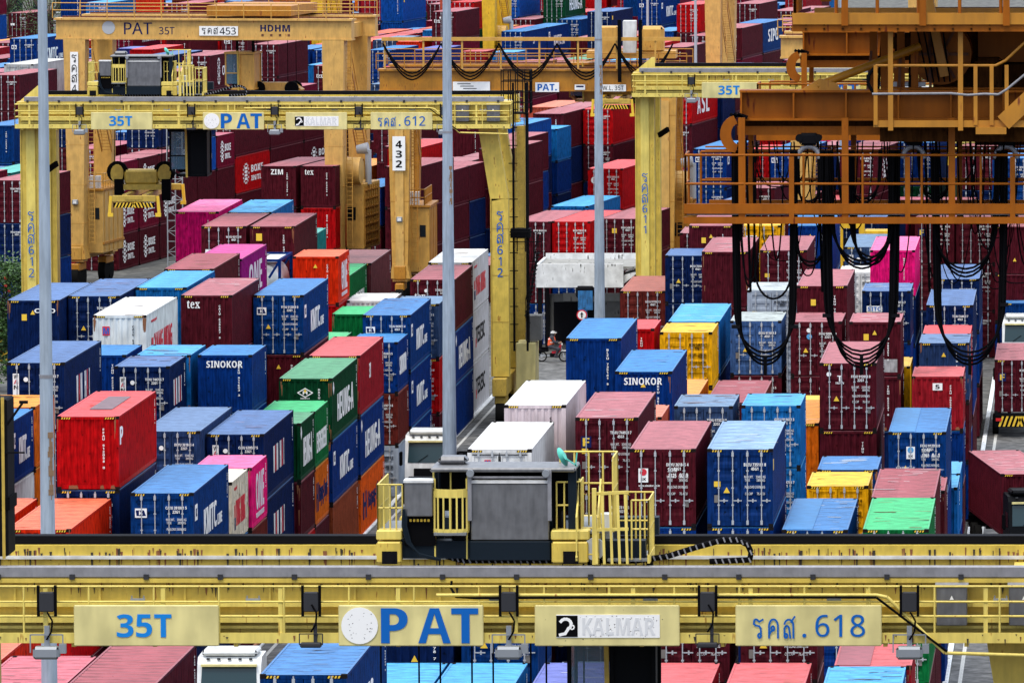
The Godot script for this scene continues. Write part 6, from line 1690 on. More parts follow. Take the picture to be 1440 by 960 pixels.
func amber_crane(called: String, label: String, x0: float, x1: float, z: float, turn: float, pal: Array, kind: String, drop := 0.0):
	# older gantry with plain box girders; origin at the first near leg
	var o := thing(called, label, "gantry crane", Vector3(x0, 0, -z), turn, "amber yard cranes")
	var w := x1 - x0
	var a: Material = pal[0]
	var b: Material = pal[1]
	for zz in [0.0, -8.0]:
		var g := MB.new()
		g.box(Vector3(w * 0.5, 18.1 - drop, zz), Vector3(w + 2.6, 1.3, 1.0))
		g.box(Vector3(w * 0.5, 18.8 - drop, zz), Vector3(w + 2.8, 0.14, 1.5))
		g.box(Vector3(w * 0.5, 17.42 - drop, zz), Vector3(w + 2.7, 0.1, 1.2))
		obj("girder", g, b if kind == "432" else a, o)
		rail(o, [Vector3(-1.5, 18.87 - drop, zz + 0.7), Vector3(w + 1.5, 18.87 - drop, zz + 0.7)], [1.05, 0.55], 1.9, 0.035, b)
		part_box("trolley_rail", Vector3(w * 0.5, 18.93 - drop, zz - 0.2), Vector3(w + 2.0, 0.12, 0.16), M.rust, o)
		for x in [0.0, w]:
			var l := MB.new()
			l.poly([Vector2(-0.5, 1.8), Vector2(0.5, 1.8), Vector2(0.78, 17.4 - drop), Vector2(-0.78, 17.4 - drop)], -0.6, 0.6)
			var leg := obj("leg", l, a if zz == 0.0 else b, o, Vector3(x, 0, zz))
			for yb in [4.5, 7.2, 10.0, 13.0]: part_box("weld_band", Vector3(0, yb, 0.0), Vector3(1.02 + yb * 0.036, 0.035, 1.22), b, leg)
			if kind == "432": part_box("leg_rib", Vector3(0, 8.0, 0.66), Vector3(0.56, 12.0, 0.16), M.amber_pale, leg)
			wheels(o, x, zz, M.amber_dark)
			var ft := MB.new()
			ft.poly([Vector2(-0.7, 3.0), Vector2(0.7, 3.0), Vector2(0.5, 4.0), Vector2(-0.5, 4.0)], -0.7, 0.7)
			obj("leg_foot", ft, M.amber, o, Vector3(x, -1.0, zz))
			var sl := part_box("lamp_box", Vector3(x, 6.0, zz + 0.72), Vector3(0.4, 0.35, 0.3), M.lamp_grey, o, 0.04)
			part_box("lens", Vector3(0, 0, 0.16), Vector3(0.24, 0.2, 0.03), M.lamp_glass, sl)
	for x in [0.0, w]:
		part_box("sill_beam", Vector3(x, 2.4, -4.0), Vector3(0.8, 0.9, 9.6), b, o, 0.04)
		part_box("end_tie", Vector3(x, 17.9 - drop, -4.0), Vector3(0.8, 1.0, 7.0), b, o)
		ladder("ladder", Vector3(x + 0.95, 3.0, -0.2), Vector3(x + 0.95, 17.4 - drop, -0.2), 0.4, b, o)
		stairs("stair", Vector3(x + 0.5, 9.2, -6.6), Vector3(x + 0.5, 15.5 - drop, -1.4), 0.7, M.amber_dark, o)
	# machine houses on the sills
	var hs := part_box("machine_house", Vector3(0.55 if kind != "432" else 0.9, 4.5, -4.2), Vector3(1.9, 4.4, 6.0), a, o, 0.05)
	part_box("house_window", Vector3(0.5, 0.6, 3.02), Vector3(0.4, 0.8, 0.04), M.window_dark, hs)
	part_box("house_roof_edge", Vector3(0, 2.27, 0), Vector3(2.1, 0.14, 6.3), M.amber_dark, hs)
	for k in 5: part_box("house_panel_rib", Vector3(0.97, 0, -2.6 + k * 1.3), Vector3(0.05, 4.2, 0.07), b, hs)
	part_box("house_skirt", Vector3(0.97, -1.5, 0), Vector3(0.12, 0.16, 6.0), M.amber_dark, hs)
	rail(o, [Vector3(-0.5, 6.8, -1.3), Vector3(1.5, 6.8, -1.3), Vector3(1.5, 6.8, -7.1)], [1.1, 0.55], 0.7, 0.035, b)
	for k in 3: part_box("fan_unit", Vector3(0.1 + 0.42 * k, 7.25, -2.2), Vector3(0.3, 0.9, 0.5), M.cab_white, o, 0.03)
	var en := part_box("engine_room", Vector3(w + 0.9, 5.0, -4.2), Vector3(1.6, 4.6, 5.4), b, o, 0.05)
	var lv := MB.new()
	for k in 7: lv.box(Vector3(0.83, -1.8 + k * 0.6, 0.3), Vector3(0.06, 0.1, 4.6))
	for k in 7: lv.box(Vector3(0.83, 0.0, -1.9 + k * 0.74), Vector3(0.05, 4.2, 0.08))
	obj("louvre", lv, M.amber_dark, en)
	part_box("dark_door", Vector3(-0.1, 0.2, 2.72), Vector3(0.6, 0.9, 0.05), M.dark, en)
	var tk := MB.new()
	tk.tube(Vector3(w + 0.3, 8.2, -1.6), Vector3(w + 1.5, 8.2, -1.6), 0.95, 18)
	obj("fuel_tank", tk, M.amber_pale, o)
	var ex := MB.new()
	ex.tube(Vector3(w + 1.7, 7.2, -3.0), Vector3(w + 1.7, 9.6, -3.0), 0.22, 10)
	ex.tube(Vector3(w + 1.7, 9.7, -3.0), Vector3(w + 0.9, 9.6, -3.0), 0.42, 12, 0.3)
	obj("exhaust", ex, M.galv, o)
	if kind == "453":
		var dc := MB.new()
		dc.disc(Vector3.ZERO, 0.46, 0.03, 24)
		obj("round_emblem", dc, M.galv, o, Vector3(2.45, 18.2 - drop, 0.5))
		text("PAT", 0.82, 2.0, Vector3(4.55, 18.15 - drop, 0.51), M.navy_paint, o, Basis(), "Droid Sans", false)
		text("35T", 0.5, 1.1, Vector3(6.6, 18.0 - drop, 0.51), M.navy_paint, o, Basis(), "Droid Sans", false)
		var p := part_box("sign_board", Vector3(10.3, 18.0 - drop, 0.56), Vector3(2.75, 0.66, 0.06), M.white_paint, o)
		for i in 3: thai("รคส"[i], 0.4, 0.3, Vector3(-1.05 + 0.42 * i, 0, 0.04), M.black, p)
		text("453", 0.48, 1.15, Vector3(0.65, 0, 0.04), M.black, p, Basis(), "Droid Sans", false)
		text("HDHM", 0.46, 2.1, Vector3(14.3, 18.2 - drop, 0.51), M.navy_paint, o)
		for i in 4: part_box("small_mark", Vector3(13.4 + i * 0.62, 17.72 - drop, 0.51), Vector3(0.16, 0.16, 0.02), M.rust, o)
		p = part_box("sign_board", Vector3(0.02, 14.3, 0.7), Vector3(0.56, 4.4, 0.06), M.white_paint, o)
		for i in 6:
			var c2: String = "รคส453"[i]
			if i < 3: thai(c2, 0.5, 0.38, Vector3(0, 1.75 - 0.7 * i, 0.04), M.black, p)
			else: text(c2, 0.52, 0.34, Vector3(0, 1.75 - 0.7 * i, 0.04), M.black, p, Basis(), "Droid Sans", false)
	elif kind == "432":
		var p := part_box("sign_board", Vector3(0.0, 13.2 - drop, 0.82), Vector3(0.86, 2.3, 0.06), M.white_paint, o)
		for i in 3: text("432"[i], 0.48, 0.42, Vector3(0, 0.62 - 0.66 * i, 0.04), M.black, p)
		p = part_box("sign_board", Vector3(10.0, 17.65 - drop, 0.66), Vector3(1.6, 0.64, 0.06), M.white_paint, o)
		text("PAT.", 0.44, 1.3, Vector3(0, 0, 0.04), M.blue_paint, p)
		p = part_box("sign_board", Vector3(4.9, 17.7 - drop, 0.66), Vector3(2.5, 0.64, 0.06), M.white_paint, o)
		for i in 3: part_box("small_print", Vector3(-0.5 + i * 0.2, 0.18 - 0.16 * i, 0.034), Vector3(0.9, 0.05, 0.008), M.grey_box, p)
		p = part_box("sign_board", Vector3(14.3, 17.6 - drop, 0.66), Vector3(2.0, 0.46, 0.06), M.white_paint, o)
		text("S.W.L. 35T", 0.3, 1.7, Vector3(0, 0, 0.04), M.black, p, Basis(), "Droid Sans", false)
		p = part_box("sign_board", Vector3(12.2, 17.65 - drop, 0.66), Vector3(0.7, 0.36, 0.06), M.white_paint, o)
		part_box("blue_mark", Vector3(0, 0.05, 0.034), Vector3(0.5, 0.1, 0.008), M.navy_paint, p)
		# festoon rail with its hanging cable loops
		part_box("festoon_rail", Vector3(w * 0.5, 20.9 - drop, 0.9), Vector3(w + 2.2, 0.24, 0.2), M.amber, o)
		for k in 8: part_box("festoon_post", Vector3(-0.9 + k * 2.6, 19.9 - drop, 0.85), Vector3(0.12, 2.0, 0.12), M.amber, o)
		for k in 5:
			for j in 3:
				var lp := MB.new()
				var pts := []
				for i in 13:
					var t := i / 12.0
					pts.append(Vector3(-1.0 + k * 3.9 + t * 3.9, 20.6 - drop - (1.0 - pow(absf(2.0 * t - 1.0), 1.8)) * (2.0 + 0.22 * j), 1.0 + 0.06 * j))
				lp.path(pts, 0.05, 4)
				obj("cable_loop", lp, M.black, o)
		var mr := MB.new()
		mr.bevel(Vector3(14.0, 20.6 - drop, -1.0), Vector3(1.4, 2.2, 1.6), 0.08); mr.bevel(Vector3(17.0, 20.8 - drop, -1.0), Vector3(1.6, 1.8, 1.6), 0.2)
		mr.box(Vector3(15.6, 19.8 - drop, -1.5), Vector3(6.0, 0.5, 2.4))
		obj("trolley_machinery", mr, M.amber, o)
		part_box("white_cubicle", Vector3(15.5, 21.0 - drop, -0.6), Vector3(0.9, 2.2, 0.9), M.cab_white, o, 0.04)
		for x in [14.9, 16.3]: beam("vertical_cable", Vector3(x, 18.0 - drop, 1.0), Vector3(x, 22.2 - drop, 1.0), 0.24, 0.24, M.black, o)
		cab(o, 12.4, M.amber_dark)
		spreader(o, Vector3(14.4, 13.6, -5.0), M.dirty_yellow, 4.6)
	elif kind == "429":
		var p := part_box("sign_board", Vector3(0.0, 14.0, 0.7), Vector3(0.8, 2.3, 0.06), M.white_paint, o)
		for i in 3: text("429"[i], 0.42, 0.46, Vector3(0, 0.66 - 0.68 * i, 0.04), M.black, p, Basis(Vector3(0, 0, 1), PI / 2))
		spreader(o, Vector3(11.0, 11.0, -6.0), M.bright_yellow, 7.0)
	if kind == "453":
		cab(o, 11.4, M.amber)
		var hd := MB.new()
		hd.poly([Vector2(-1.5, 0), Vector2(1.5, 0), Vector2(1.9, 0.5), Vector2(1.2, 1.0), Vector2(-1.2, 1.0), Vector2(-1.9, 0.5)], -0.5, 0.5)
		var hb := obj("headblock", hd, M.amber, o, Vector3(13.6, 13.3, -3.0))
		for sx in [-1.2, 1.2]:
			var k := MB.new()
			k.tube(Vector3(sx, 0.6, 0.5), Vector3(sx, 0.6, 0.7), 0.5, 14)
			k.tube(Vector3(sx, 0.6, -0.7), Vector3(sx, 0.6, -0.5), 0.5, 14)
			obj("sheave", k, M.black, hb)
		for x in [12.2, 13.0, 14.4, 15.0]: beam("hoist_rope", Vector3(x, 14.0, -3.0), Vector3(x, 18.9, -3.0), 0.04, 0.04, M.black, o)
		part_box("trolley_frame", Vector3(12.4, 19.4 - drop, -4.0), Vector3(6.0, 0.7, 8.6), M.amber_dark, o)

func quay_frame(o: Node3D, z: float, full: bool):
	# one of the crane's two cross frames: I-beam, hook bracket, hangers and railed walkway
	var c: Material = M.quay_orange
	var b := MB.new()
	b.box(Vector3(-1.2, 31.01, z), Vector3(10.5, 0.5, 0.04))
	b.box(Vector3(-1.2, 31.27, z), Vector3(10.5, 0.04, 0.5))
	b.box(Vector3(-1.2, 30.76, z), Vector3(10.5, 0.04, 0.5))
	for k in 10: b.box(Vector3(-6.42 + k * 0.95, 31.01, z + 0.12), Vector3(0.03, 0.48, 0.24))
	obj("cross_beam", b, c, o)
	part_box("festoon_track", Vector3(-1.2, 30.55, z - 0.1), Vector3(10.6, 0.16, 0.3), c, o)
	part_box("track_shade_plate", Vector3(-1.2, 30.67, z - 0.3), Vector3(10.6, 0.12, 0.6), M.shaded_rust, o)  # dark strip put in for the black shadow below the beam
	var hk := MB.new()
	var outer := arc(-6.5, 30.5, 0.3, 0.34, 100, 265, 12)
	var inner := arc(-6.46, 30.5, 0.14, 0.19, 265, 100, 12)
	hk.poly(outer + inner, z + 0.2, z + 0.34)
	obj("hook_bracket", hk, c, o)
	for k in 3: beam("hook_cable", Vector3(-6.62 + k * 0.07, 30.86, z + 0.27), Vector3(-6.5 + k * 0.1, 30.8, z + 0.27), 0.06, 0.06, M.black, o)
	# walkway
	part_box("walkway_beam", Vector3(-2.6, 29.16, z + 0.5), Vector3(9.7, 0.18, 0.08), c, o)
	part_box("walkway_beam", Vector3(-2.6, 28.95, z + 0.5), Vector3(9.7, 0.12, 0.1), c, o)
	part_box("walkway_beam", Vector3(-2.4, 29.16, z - 0.7), Vector3(9.3, 0.18, 0.08), c, o)
	part_box("walkway_floor", Vector3(-2.6, 29.06, z - 0.1), Vector3(9.6, 0.04, 1.15), M.grating, o)
	rail(o, [Vector3(-7.42, 29.05, z - 0.66), Vector3(-7.42, 29.05, z + 0.5), Vector3(2.2, 29.05, z + 0.5)], [1.08, 0.56], 1.13, 0.024, c)
	rail(o, [Vector3(-7.2, 29.05, z - 0.7), Vector3(2.2, 29.05, z - 0.7)], [1.08, 0.56], 2.26, 0.024, c)
	for x in [-6.4, -4.53, -2.6, -0.7]:
		part_box("hanger", Vector3(x, 29.85, z + 0.44), Vector3(0.12, 1.9, 0.14), c, o)
		part_box("hanger", Vector3(x + 0.12, 29.85, z - 0.66), Vector3(0.1, 1.9, 0.12), c, o)
	for x in [-5.5, -3.4, -1.5]: part_box("walkway_post", Vector3(x, 29.55, z + 0.5), Vector3(0.09, 1.1, 0.09), c, o)

func quay_crane():
	var o := thing("quay_crane", "dark orange crane frame with drum, railed walkways and hanging black cables", "crane", Vector3(0, 0, -140))
	var c: Material = M.quay_orange
	quay_frame(o, 0.0, true)
	quay_frame(o, -30.0, false)
	for x in [3.4, 8.0]:
		for z in [0.5, -30.5]: part_box("leg", Vector3(x, 15.5, z), Vector3(0.9, 31.0, 0.9), c, o, 0.04)
		part_box("main_girder", Vector3(x, 31.9, -15.0), Vector3(1.0, 1.8, 34.0), c, o, 0.05)
	# upper platform; deck and house above it are unseen, added to shade the frame
	part_box("unseen_shade_deck", Vector3(1.0, 34.6, -8.0), Vector3(14.0, 0.3, 18.0), M.amber_dark, o)
	part_box("unseen_shade_house", Vector3(1.5, 36.0, -8.0), Vector3(11.0, 2.6, 15.0), c, o)
	for e in [Vector3(-5.2, 33.6, -9.0), Vector3(2.0, 33.6, -1.0), Vector3(2.0, 33.6, -9.0)]: part_box("shade_deck_post", e, Vector3(0.2, 2.0, 0.2), c, o)
	part_box("platform_beam", Vector3(-1.7, 32.62, 1.2), Vector3(7.5, 0.2, 0.3), M.amber_dark, o)
	part_box("platform_beam", Vector3(-1.7, 32.47, 1.1), Vector3(7.5, 0.16, 0.4), c, o)
	part_box("platform_beam", Vector3(-1.4, 32.62, -1.6), Vector3(7.5, 0.2, 0.3), M.amber_dark, o)
	part_box("platform_floor", Vector3(-1.7, 32.56, -0.2), Vector3(7.4, 0.05, 2.6), M.grating, o)
	rail(o, [Vector3(-5.4, 32.7, -1.4), Vector3(-5.4, 32.7, 1.25), Vector3(2.0, 32.7, 1.25)], [1.1, 0.55], 0.75, 0.035, c)
	for x in [-4.5, -3.1, -1.6]: part_box("platform_bracket", Vector3(x, 32.8, 1.38), Vector3(0.12, 0.6, 0.06), c, o)
	# drum and the plates beside it
	var d := MB.new()
	d.tube(Vector3(-2.82, 31.9, -1.2), Vector3(-2.82, 31.9, -0.9), 0.56, 28)
	d.tube(Vector3(-2.82, 31.9, -1.9), Vector3(-2.82, 31.9, -1.2), 0.4, 24)
	d.tube(Vector3(-2.82, 31.9, -2.2), Vector3(-2.82, 31.9, -1.9), 0.56, 28)
	var dm := obj("rope_drum", d, M.quay_orange, o)
	var hub := MB.new()
	hub.tube(Vector3(-2.82, 31.9, -0.9), Vector3(-2.82, 31.9, -0.7), 0.14, 12)
	for k in 6: hub.bar(Vector3(-2.82, 31.9, -0.88), Vector3(-2.82 + cos(k * 1.047) * 0.5, 31.9 + sin(k * 1.047) * 0.5, -0.88), 0.09, 0.05)
	obj("drum_hub", hub, M.rust, dm)
	beam("drum_arm", Vector3(-3.1, 33.2, -0.8), Vector3(-2.75, 31.5, -0.8), 0.3, 0.16, M.amber_dark, o)
	part_box("side_plate", Vector3(-1.0, 32.05, -1.4), Vector3(2.3, 0.62, 0.2), c, o)
	part_box("side_plate", Vector3(-1.5, 31.2, -1.3), Vector3(2.4, 1.0, 0.2), M.shaded_rust, o)  # this plate and the next carry the inner shade in their colour
	part_box("side_plate", Vector3(-0.9, 31.4, -1.7), Vector3(2.6, 2.4, 0.2), M.shaded_rust, o)
	part_box("gearbox", Vector3(-1.95, 31.5, -0.7), Vector3(0.5, 0.7, 0.5), M.shaded_rust, o, 0.06)
	part_box("motor", Vector3(-3.5, 32.1, -1.1), Vector3(0.5, 0.36, 0.5), M.shaded_rust, o, 0.08)
	part_box("dark_panel", Vector3(-2.6, 30.98, -0.3), Vector3(1.0, 0.22, 0.1), M.black, o)
	part_box("back_wall", Vector3(-1.3, 31.6, -2.6), Vector3(3.4, 2.2, 0.1), M.shaded_rust, o)
	for k in 7: beam("pipe", Vector3(-4.2 + k * 0.2, 30.8, -0.7 - 0.1 * (k % 3)), Vector3(-4.05 + k * 0.17, 32.4, -0.9), 0.05, 0.05, [M.rust, M.black, c][k % 3], o)
	for k in 5: beam("hoist_rope", Vector3(-3.3 + k * 0.12, 32.6, -0.7), Vector3(-3.05 + k * 0.1, 31.4, -0.7), 0.03, 0.03, M.black, o)
	for k in 22: part_box("bolt", Vector3(-5.2 + (k / 2) * 0.33, 32.44 + 0.08 * (k % 2), 1.32), Vector3(0.035, 0.035, 0.03), M.shaded_rust, o)
	part_box("drum_girder", Vector3(-1.9, 31.0, -0.5), Vector3(4.0, 0.62, 0.3), c, o)
	part_box("underside_box", Vector3(-1.6, 30.5, -0.3), Vector3(4.6, 0.26, 1.6), M.shaded_rust, o)  # coloured dark to stand for the shade on the underside
	for x in [-4.05, -3.85, -3.55, -3.3]: part_box("upright", Vector3(x, 31.9, -0.9), Vector3(0.14, 1.4, 0.16), c, o)
	part_box("cross_tie", Vector3(-3.6, 31.6, -0.9), Vector3(1.0, 0.1, 0.12), c, o)
	part_box("cross_tie", Vector3(-3.6, 31.35, -0.9), Vector3(1.0, 0.08, 0.12), M.galv, o)
	var st := MB.new()
	st.tube(Vector3(-5.06, 31.36, 0.15), Vector3(-3.2, 32.05, -0.6), 0.075, 10)
	var strut := obj("tie_rod", st, M.amber_dark, o)
	var sb := MB.new()
	sb.poly([Vector2(-5.36, 31.28), Vector2(-4.6, 31.28), Vector2(-4.7, 31.42), Vector2(-5.0, 31.5)], 0.1, 0.2)
	obj("rod_lug", sb, M.amber_dark, strut)
	# railed stair landing in front
	part_box("landing_edge", Vector3(-2.6, 30.72, 1.0), Vector3(2.8, 0.12, 0.06), M.amber_dark, o)
	part_box("landing_step", Vector3(-1.88, 30.6, 1.02), Vector3(0.55, 0.12, 0.3), M.amber_dark, o)
	part_box("landing_floor", Vector3(-2.6, 30.68, 0.5), Vector3(2.8, 0.04, 1.0), M.grating, o)
	for x in [-3.96, -3.69, -2.43, -2.16, -1.87, -1.6]:
		var tall: bool = x == -3.69 or x == -2.43
		part_box("landing_post", Vector3(x, 31.6 if tall else 31.24, 1.03), Vector3(0.09 if tall else 0.07, 2.0 if tall else 1.08, 0.08), M.amber_dark, o)
	var rl := MB.new()
	rl.path([Vector3(-3.96, 31.77, 1.03), Vector3(-1.8, 31.77, 1.03), Vector3(-1.62, 31.86, 1.03), Vector3(-1.1, 32.35, 1.03), Vector3(-0.4, 33.1, 1.03)], 0.028, 6)
	obj("handrail", rl, M.amber_dark, o)
	rl = MB.new()
	rl.path([Vector3(-4.02, 31.26, 1.06), Vector3(-2.6, 31.27, 1.06), Vector3(-2.3, 31.24, 1.06), Vector3(-2.0, 31.26, 1.06), Vector3(-1.75, 31.25, 1.06), Vector3(-1.6, 31.34, 1.06), Vector3(-1.1, 31.75, 1.06), Vector3(-0.5, 32.4, 1.06)], 0.025, 6)
	obj("conduit", rl, M.grey_rail, o)
	beam("stair_string", Vector3(-1.66, 30.74, 1.05), Vector3(-0.2, 32.1, 1.05), 0.08, 0.3, M.amber_dark, o)
	rl = MB.new()
	rl.path([Vector3(-3.96, 31.76, 1.0), Vector3(-4.08, 31.6, 1.0), Vector3(-4.1, 31.45, 1.0), Vector3(-4.0, 31.27, 1.0)], 0.035, 6)
	obj("hose", rl, M.black, o)
	# festoon carriages and their cables
	for x in [-5.2, -3.3, -1.62]:
		var cr := MB.new()
		cr.bevel(Vector3(x, 30.4, 0.1), Vector3(0.34, 0.22, 0.3), 0.04)
		for sx in [-0.17, 0.17]: cr.tube(Vector3(x + sx, 30.42, -0.1), Vector3(x + sx, 30.42, 0.26), 0.07, 10)
		var car := obj("cable_carriage", cr, M.dark, o)
		var sad := MB.new()
		var pts := []
		for p in arc(x, 30.05, 0.2, 0.22, 0, 180, 8): pts.append(Vector3(p.x, p.y, 0.15))
		sad.path(pts, 0.05, 6)
		obj("cable_saddle", sad, M.grey_rail, car)
	var loops := [[-6.53, -5.47, 26.3, 4], [-4.88, -3.63, 26.25, 5], [-2.9, -1.66, 26.3, 4], [-5.45, -4.9, 28.1, 2], [-4.82, -3.66, 28.05, 3], [-4.42, -3.7, 28.12, 3], [-2.94, -1.78, 27.9, 3], [-5.4, -5.0, 29.2, 2], [-4.5, -3.9, 29.25, 2], [-3.2, -2.6, 29.3, 2], [-6.2, -5.5, 27.5, 1]]
	for l in loops:
		for j in l[3]:
			var b := MB.new()
			var pts := []
			var dx: float = 0.036 * (j - (l[3] - 1) * 0.5)
			var dep: float = l[2] + 0.075 * j
			var rr: float = (l[1] - l[0]) * 0.5
			var mid: float = (l[0] + l[1]) * 0.5
			for i in 7:
				var s0 := i / 7.0
				pts.append(Vector3(l[0] - dx + 0.06 * rr * s0 * s0, lerpf(30.2, dep + rr * 1.5, s0), 0.15 + 0.05 * (j % 3)))
			for i in 13:
				var tt := PI + PI * i / 12.0
				pts.append(Vector3(mid + cos(tt) * (rr * 0.94 + dx), dep + rr * 1.5 * (1.0 + sin(tt)), 0.15 + 0.05 * (j % 3)))
			for i in 7:
				var s0 := (6 - i) / 7.0
				pts.append(Vector3(l[1] + dx - 0.06 * rr * s0 * s0, lerpf(30.2, dep + rr * 1.5, s0), 0.15 + 0.05 * (j % 3)))
			b.path(pts, 0.021, 5)
			obj("cable_loop", b, M.black, o)
	for e in [[-6.53, 27.0], [-5.47, 27.0], [-3.63, 27.2], [-4.88, 27.2], [-1.66, 27.4]]: part_box("cable_clamp", Vector3(e[0], e[1], 0.18), Vector3(0.15, 0.06, 0.2), M.dark, o)
	for e in [[-6.0, 26.3], [-4.25, 26.3], [-2.28, 26.3]]: part_box("cable_clamp", Vector3(e[0], e[1], 0.2), Vector3(0.06, 0.34, 0.2), M.black, o)
	for k in 34:
		# thin loose wires between the carriages
		var b := MB.new()
		var xa := rng.randf_range(-6.5, -1.4)
		var wd := rng.randf_range(0.25, 1.1)
		var low := rng.randf_range(27.6, 29.6)
		var zz := rng.randf_range(-0.5, 0.35)
		var pts := []
		for i in 15:
			var s0 := -1.0 + i / 7.0
			pts.append(Vector3(xa + wd * (s0 + 1.0) * 0.5, low + (30.35 - low) * (1.0 - pow(1.0 - minf(1.0, pow(absf(s0), 2.0 + (k % 3))), 0.6)), zz))
		b.path(pts, rng.randf_range(0.008, 0.016), 4)
		obj("loose_wire", b, M.black, o)
	for yy in [30.18, 29.66, 30.24]: beam("guard_rail", Vector3(-7.1, yy, -0.3), Vector3(2.2, yy, -0.3), 0.03, 0.03, c, o)
	for x in [-6.36, -5.05, -3.1, -2.9, -1.75]: beam("hanging_cable", Vector3(x, 30.4, -0.2), Vector3(x + 0.08, 27.6, -0.2), 0.045, 0.045, M.black, o)

func cranes():
	mat("grease", lin(0.03, 0.02, 0.012), 0.7)
	mat("pale_grey", lin(0.62, 0.63, 0.65), 0.6)
	pale_crane("pale_gantry_crane", "618", "nearest pale yellow gantry crane, its signs reading 35T, PAT and 618", -14.42, 180.6, 0.72, false, true)
	pale_crane("pale_gantry_crane", "612", "pale yellow gantry crane numbered 612 with a hanging black and yellow spreader", -46.12, 428.0, -6.6, true, false)
	pale_crane("pale_gantry_crane", "611", "pale yellow gantry crane numbered 611, partly hidden by the dark orange crane", -14.3, 467.0, 7.5, false, false)
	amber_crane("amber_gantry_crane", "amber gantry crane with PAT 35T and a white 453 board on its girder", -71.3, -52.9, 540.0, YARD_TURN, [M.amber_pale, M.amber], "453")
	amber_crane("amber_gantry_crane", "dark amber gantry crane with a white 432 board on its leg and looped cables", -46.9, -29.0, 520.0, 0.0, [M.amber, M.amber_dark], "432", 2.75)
	amber_crane("amber_gantry_crane", "amber gantry crane with a sideways 429 board, behind the hanging orange walkway", -19.3, 0.5, 506.0, 0.0, [M.amber_pale, M.amber], "429")
	amber_crane("amber_gantry_crane", "distant beige gantry leg standing between maroon stacks above the 611 girder", -34.6, -16.0, 700.0, YARD_TURN, [M.amber_pale, M.amber_pale], "")
	amber_crane("amber_gantry_crane", "farthest gantry crane with bright yellow legs, beyond the amber girders", -80.5, -62.5, 800.0, YARD_TURN, [M.sun_yellow, M.sun_yellow], "")
	quay_crane()

# ---------------------------------------------------------------- everything else
func lamp_mast(x: float, z: float, h: float, r: float, label: String):
	var o := thing("lamp_mast", label, "lamp post", Vector3(x, 0, -z), 0.0, "grey lamp masts along the lane")
	var b := MB.new()
	b.tube(Vector3(0, 0.1, 0), Vector3(0, h * 0.5, 0), r, 12, r * 0.64)
	obj("mast", b, M.pole, o)
	b = MB.new()
	b.tube(Vector3(0, h * 0.5, 0), Vector3(0, h, 0), r * 0.62, 12, r * 0.28)
	obj("mast", b, M.pole, o)
	b = MB.new()
	b.tube(Vector3(0, h * 0.5 - 0.05, 0), Vector3(0, h * 0.5 + 0.05, 0), r * 0.67, 12)
	obj("joint_ring", b, M.grey_rail, o)
	part_box("base_plate", Vector3(0, 0.08, 0), Vector3(1.0, 0.16, 1.0), M.concrete, o)
	var rs := MB.new()
	for k in 14: rs.box(Vector3(r * 0.36 + 0.01 * (k % 3), h * 0.42 + k * 0.13, r * 0.47), Vector3(0.06 + 0.03 * ((k * 7) % 4), 0.16, 0.05), Basis(Vector3.UP, 0.6))
	obj("rust_stain", rs, M.pole_rust, o)
	var hd := MB.new()
	hd.tube(Vector3(0, h, 0), Vector3(0, h + 0.1, 0), 0.9, 12)
	obj("lamp_ring", hd, M.pole, o)
	for k in 4: part_box("floodlight", Vector3(cos(k * 1.571) * 0.9, h - 0.25, sin(k * 1.571) * 0.9), Vector3(0.5, 0.35, 0.5), M.lamp_grey, o, 0.05)

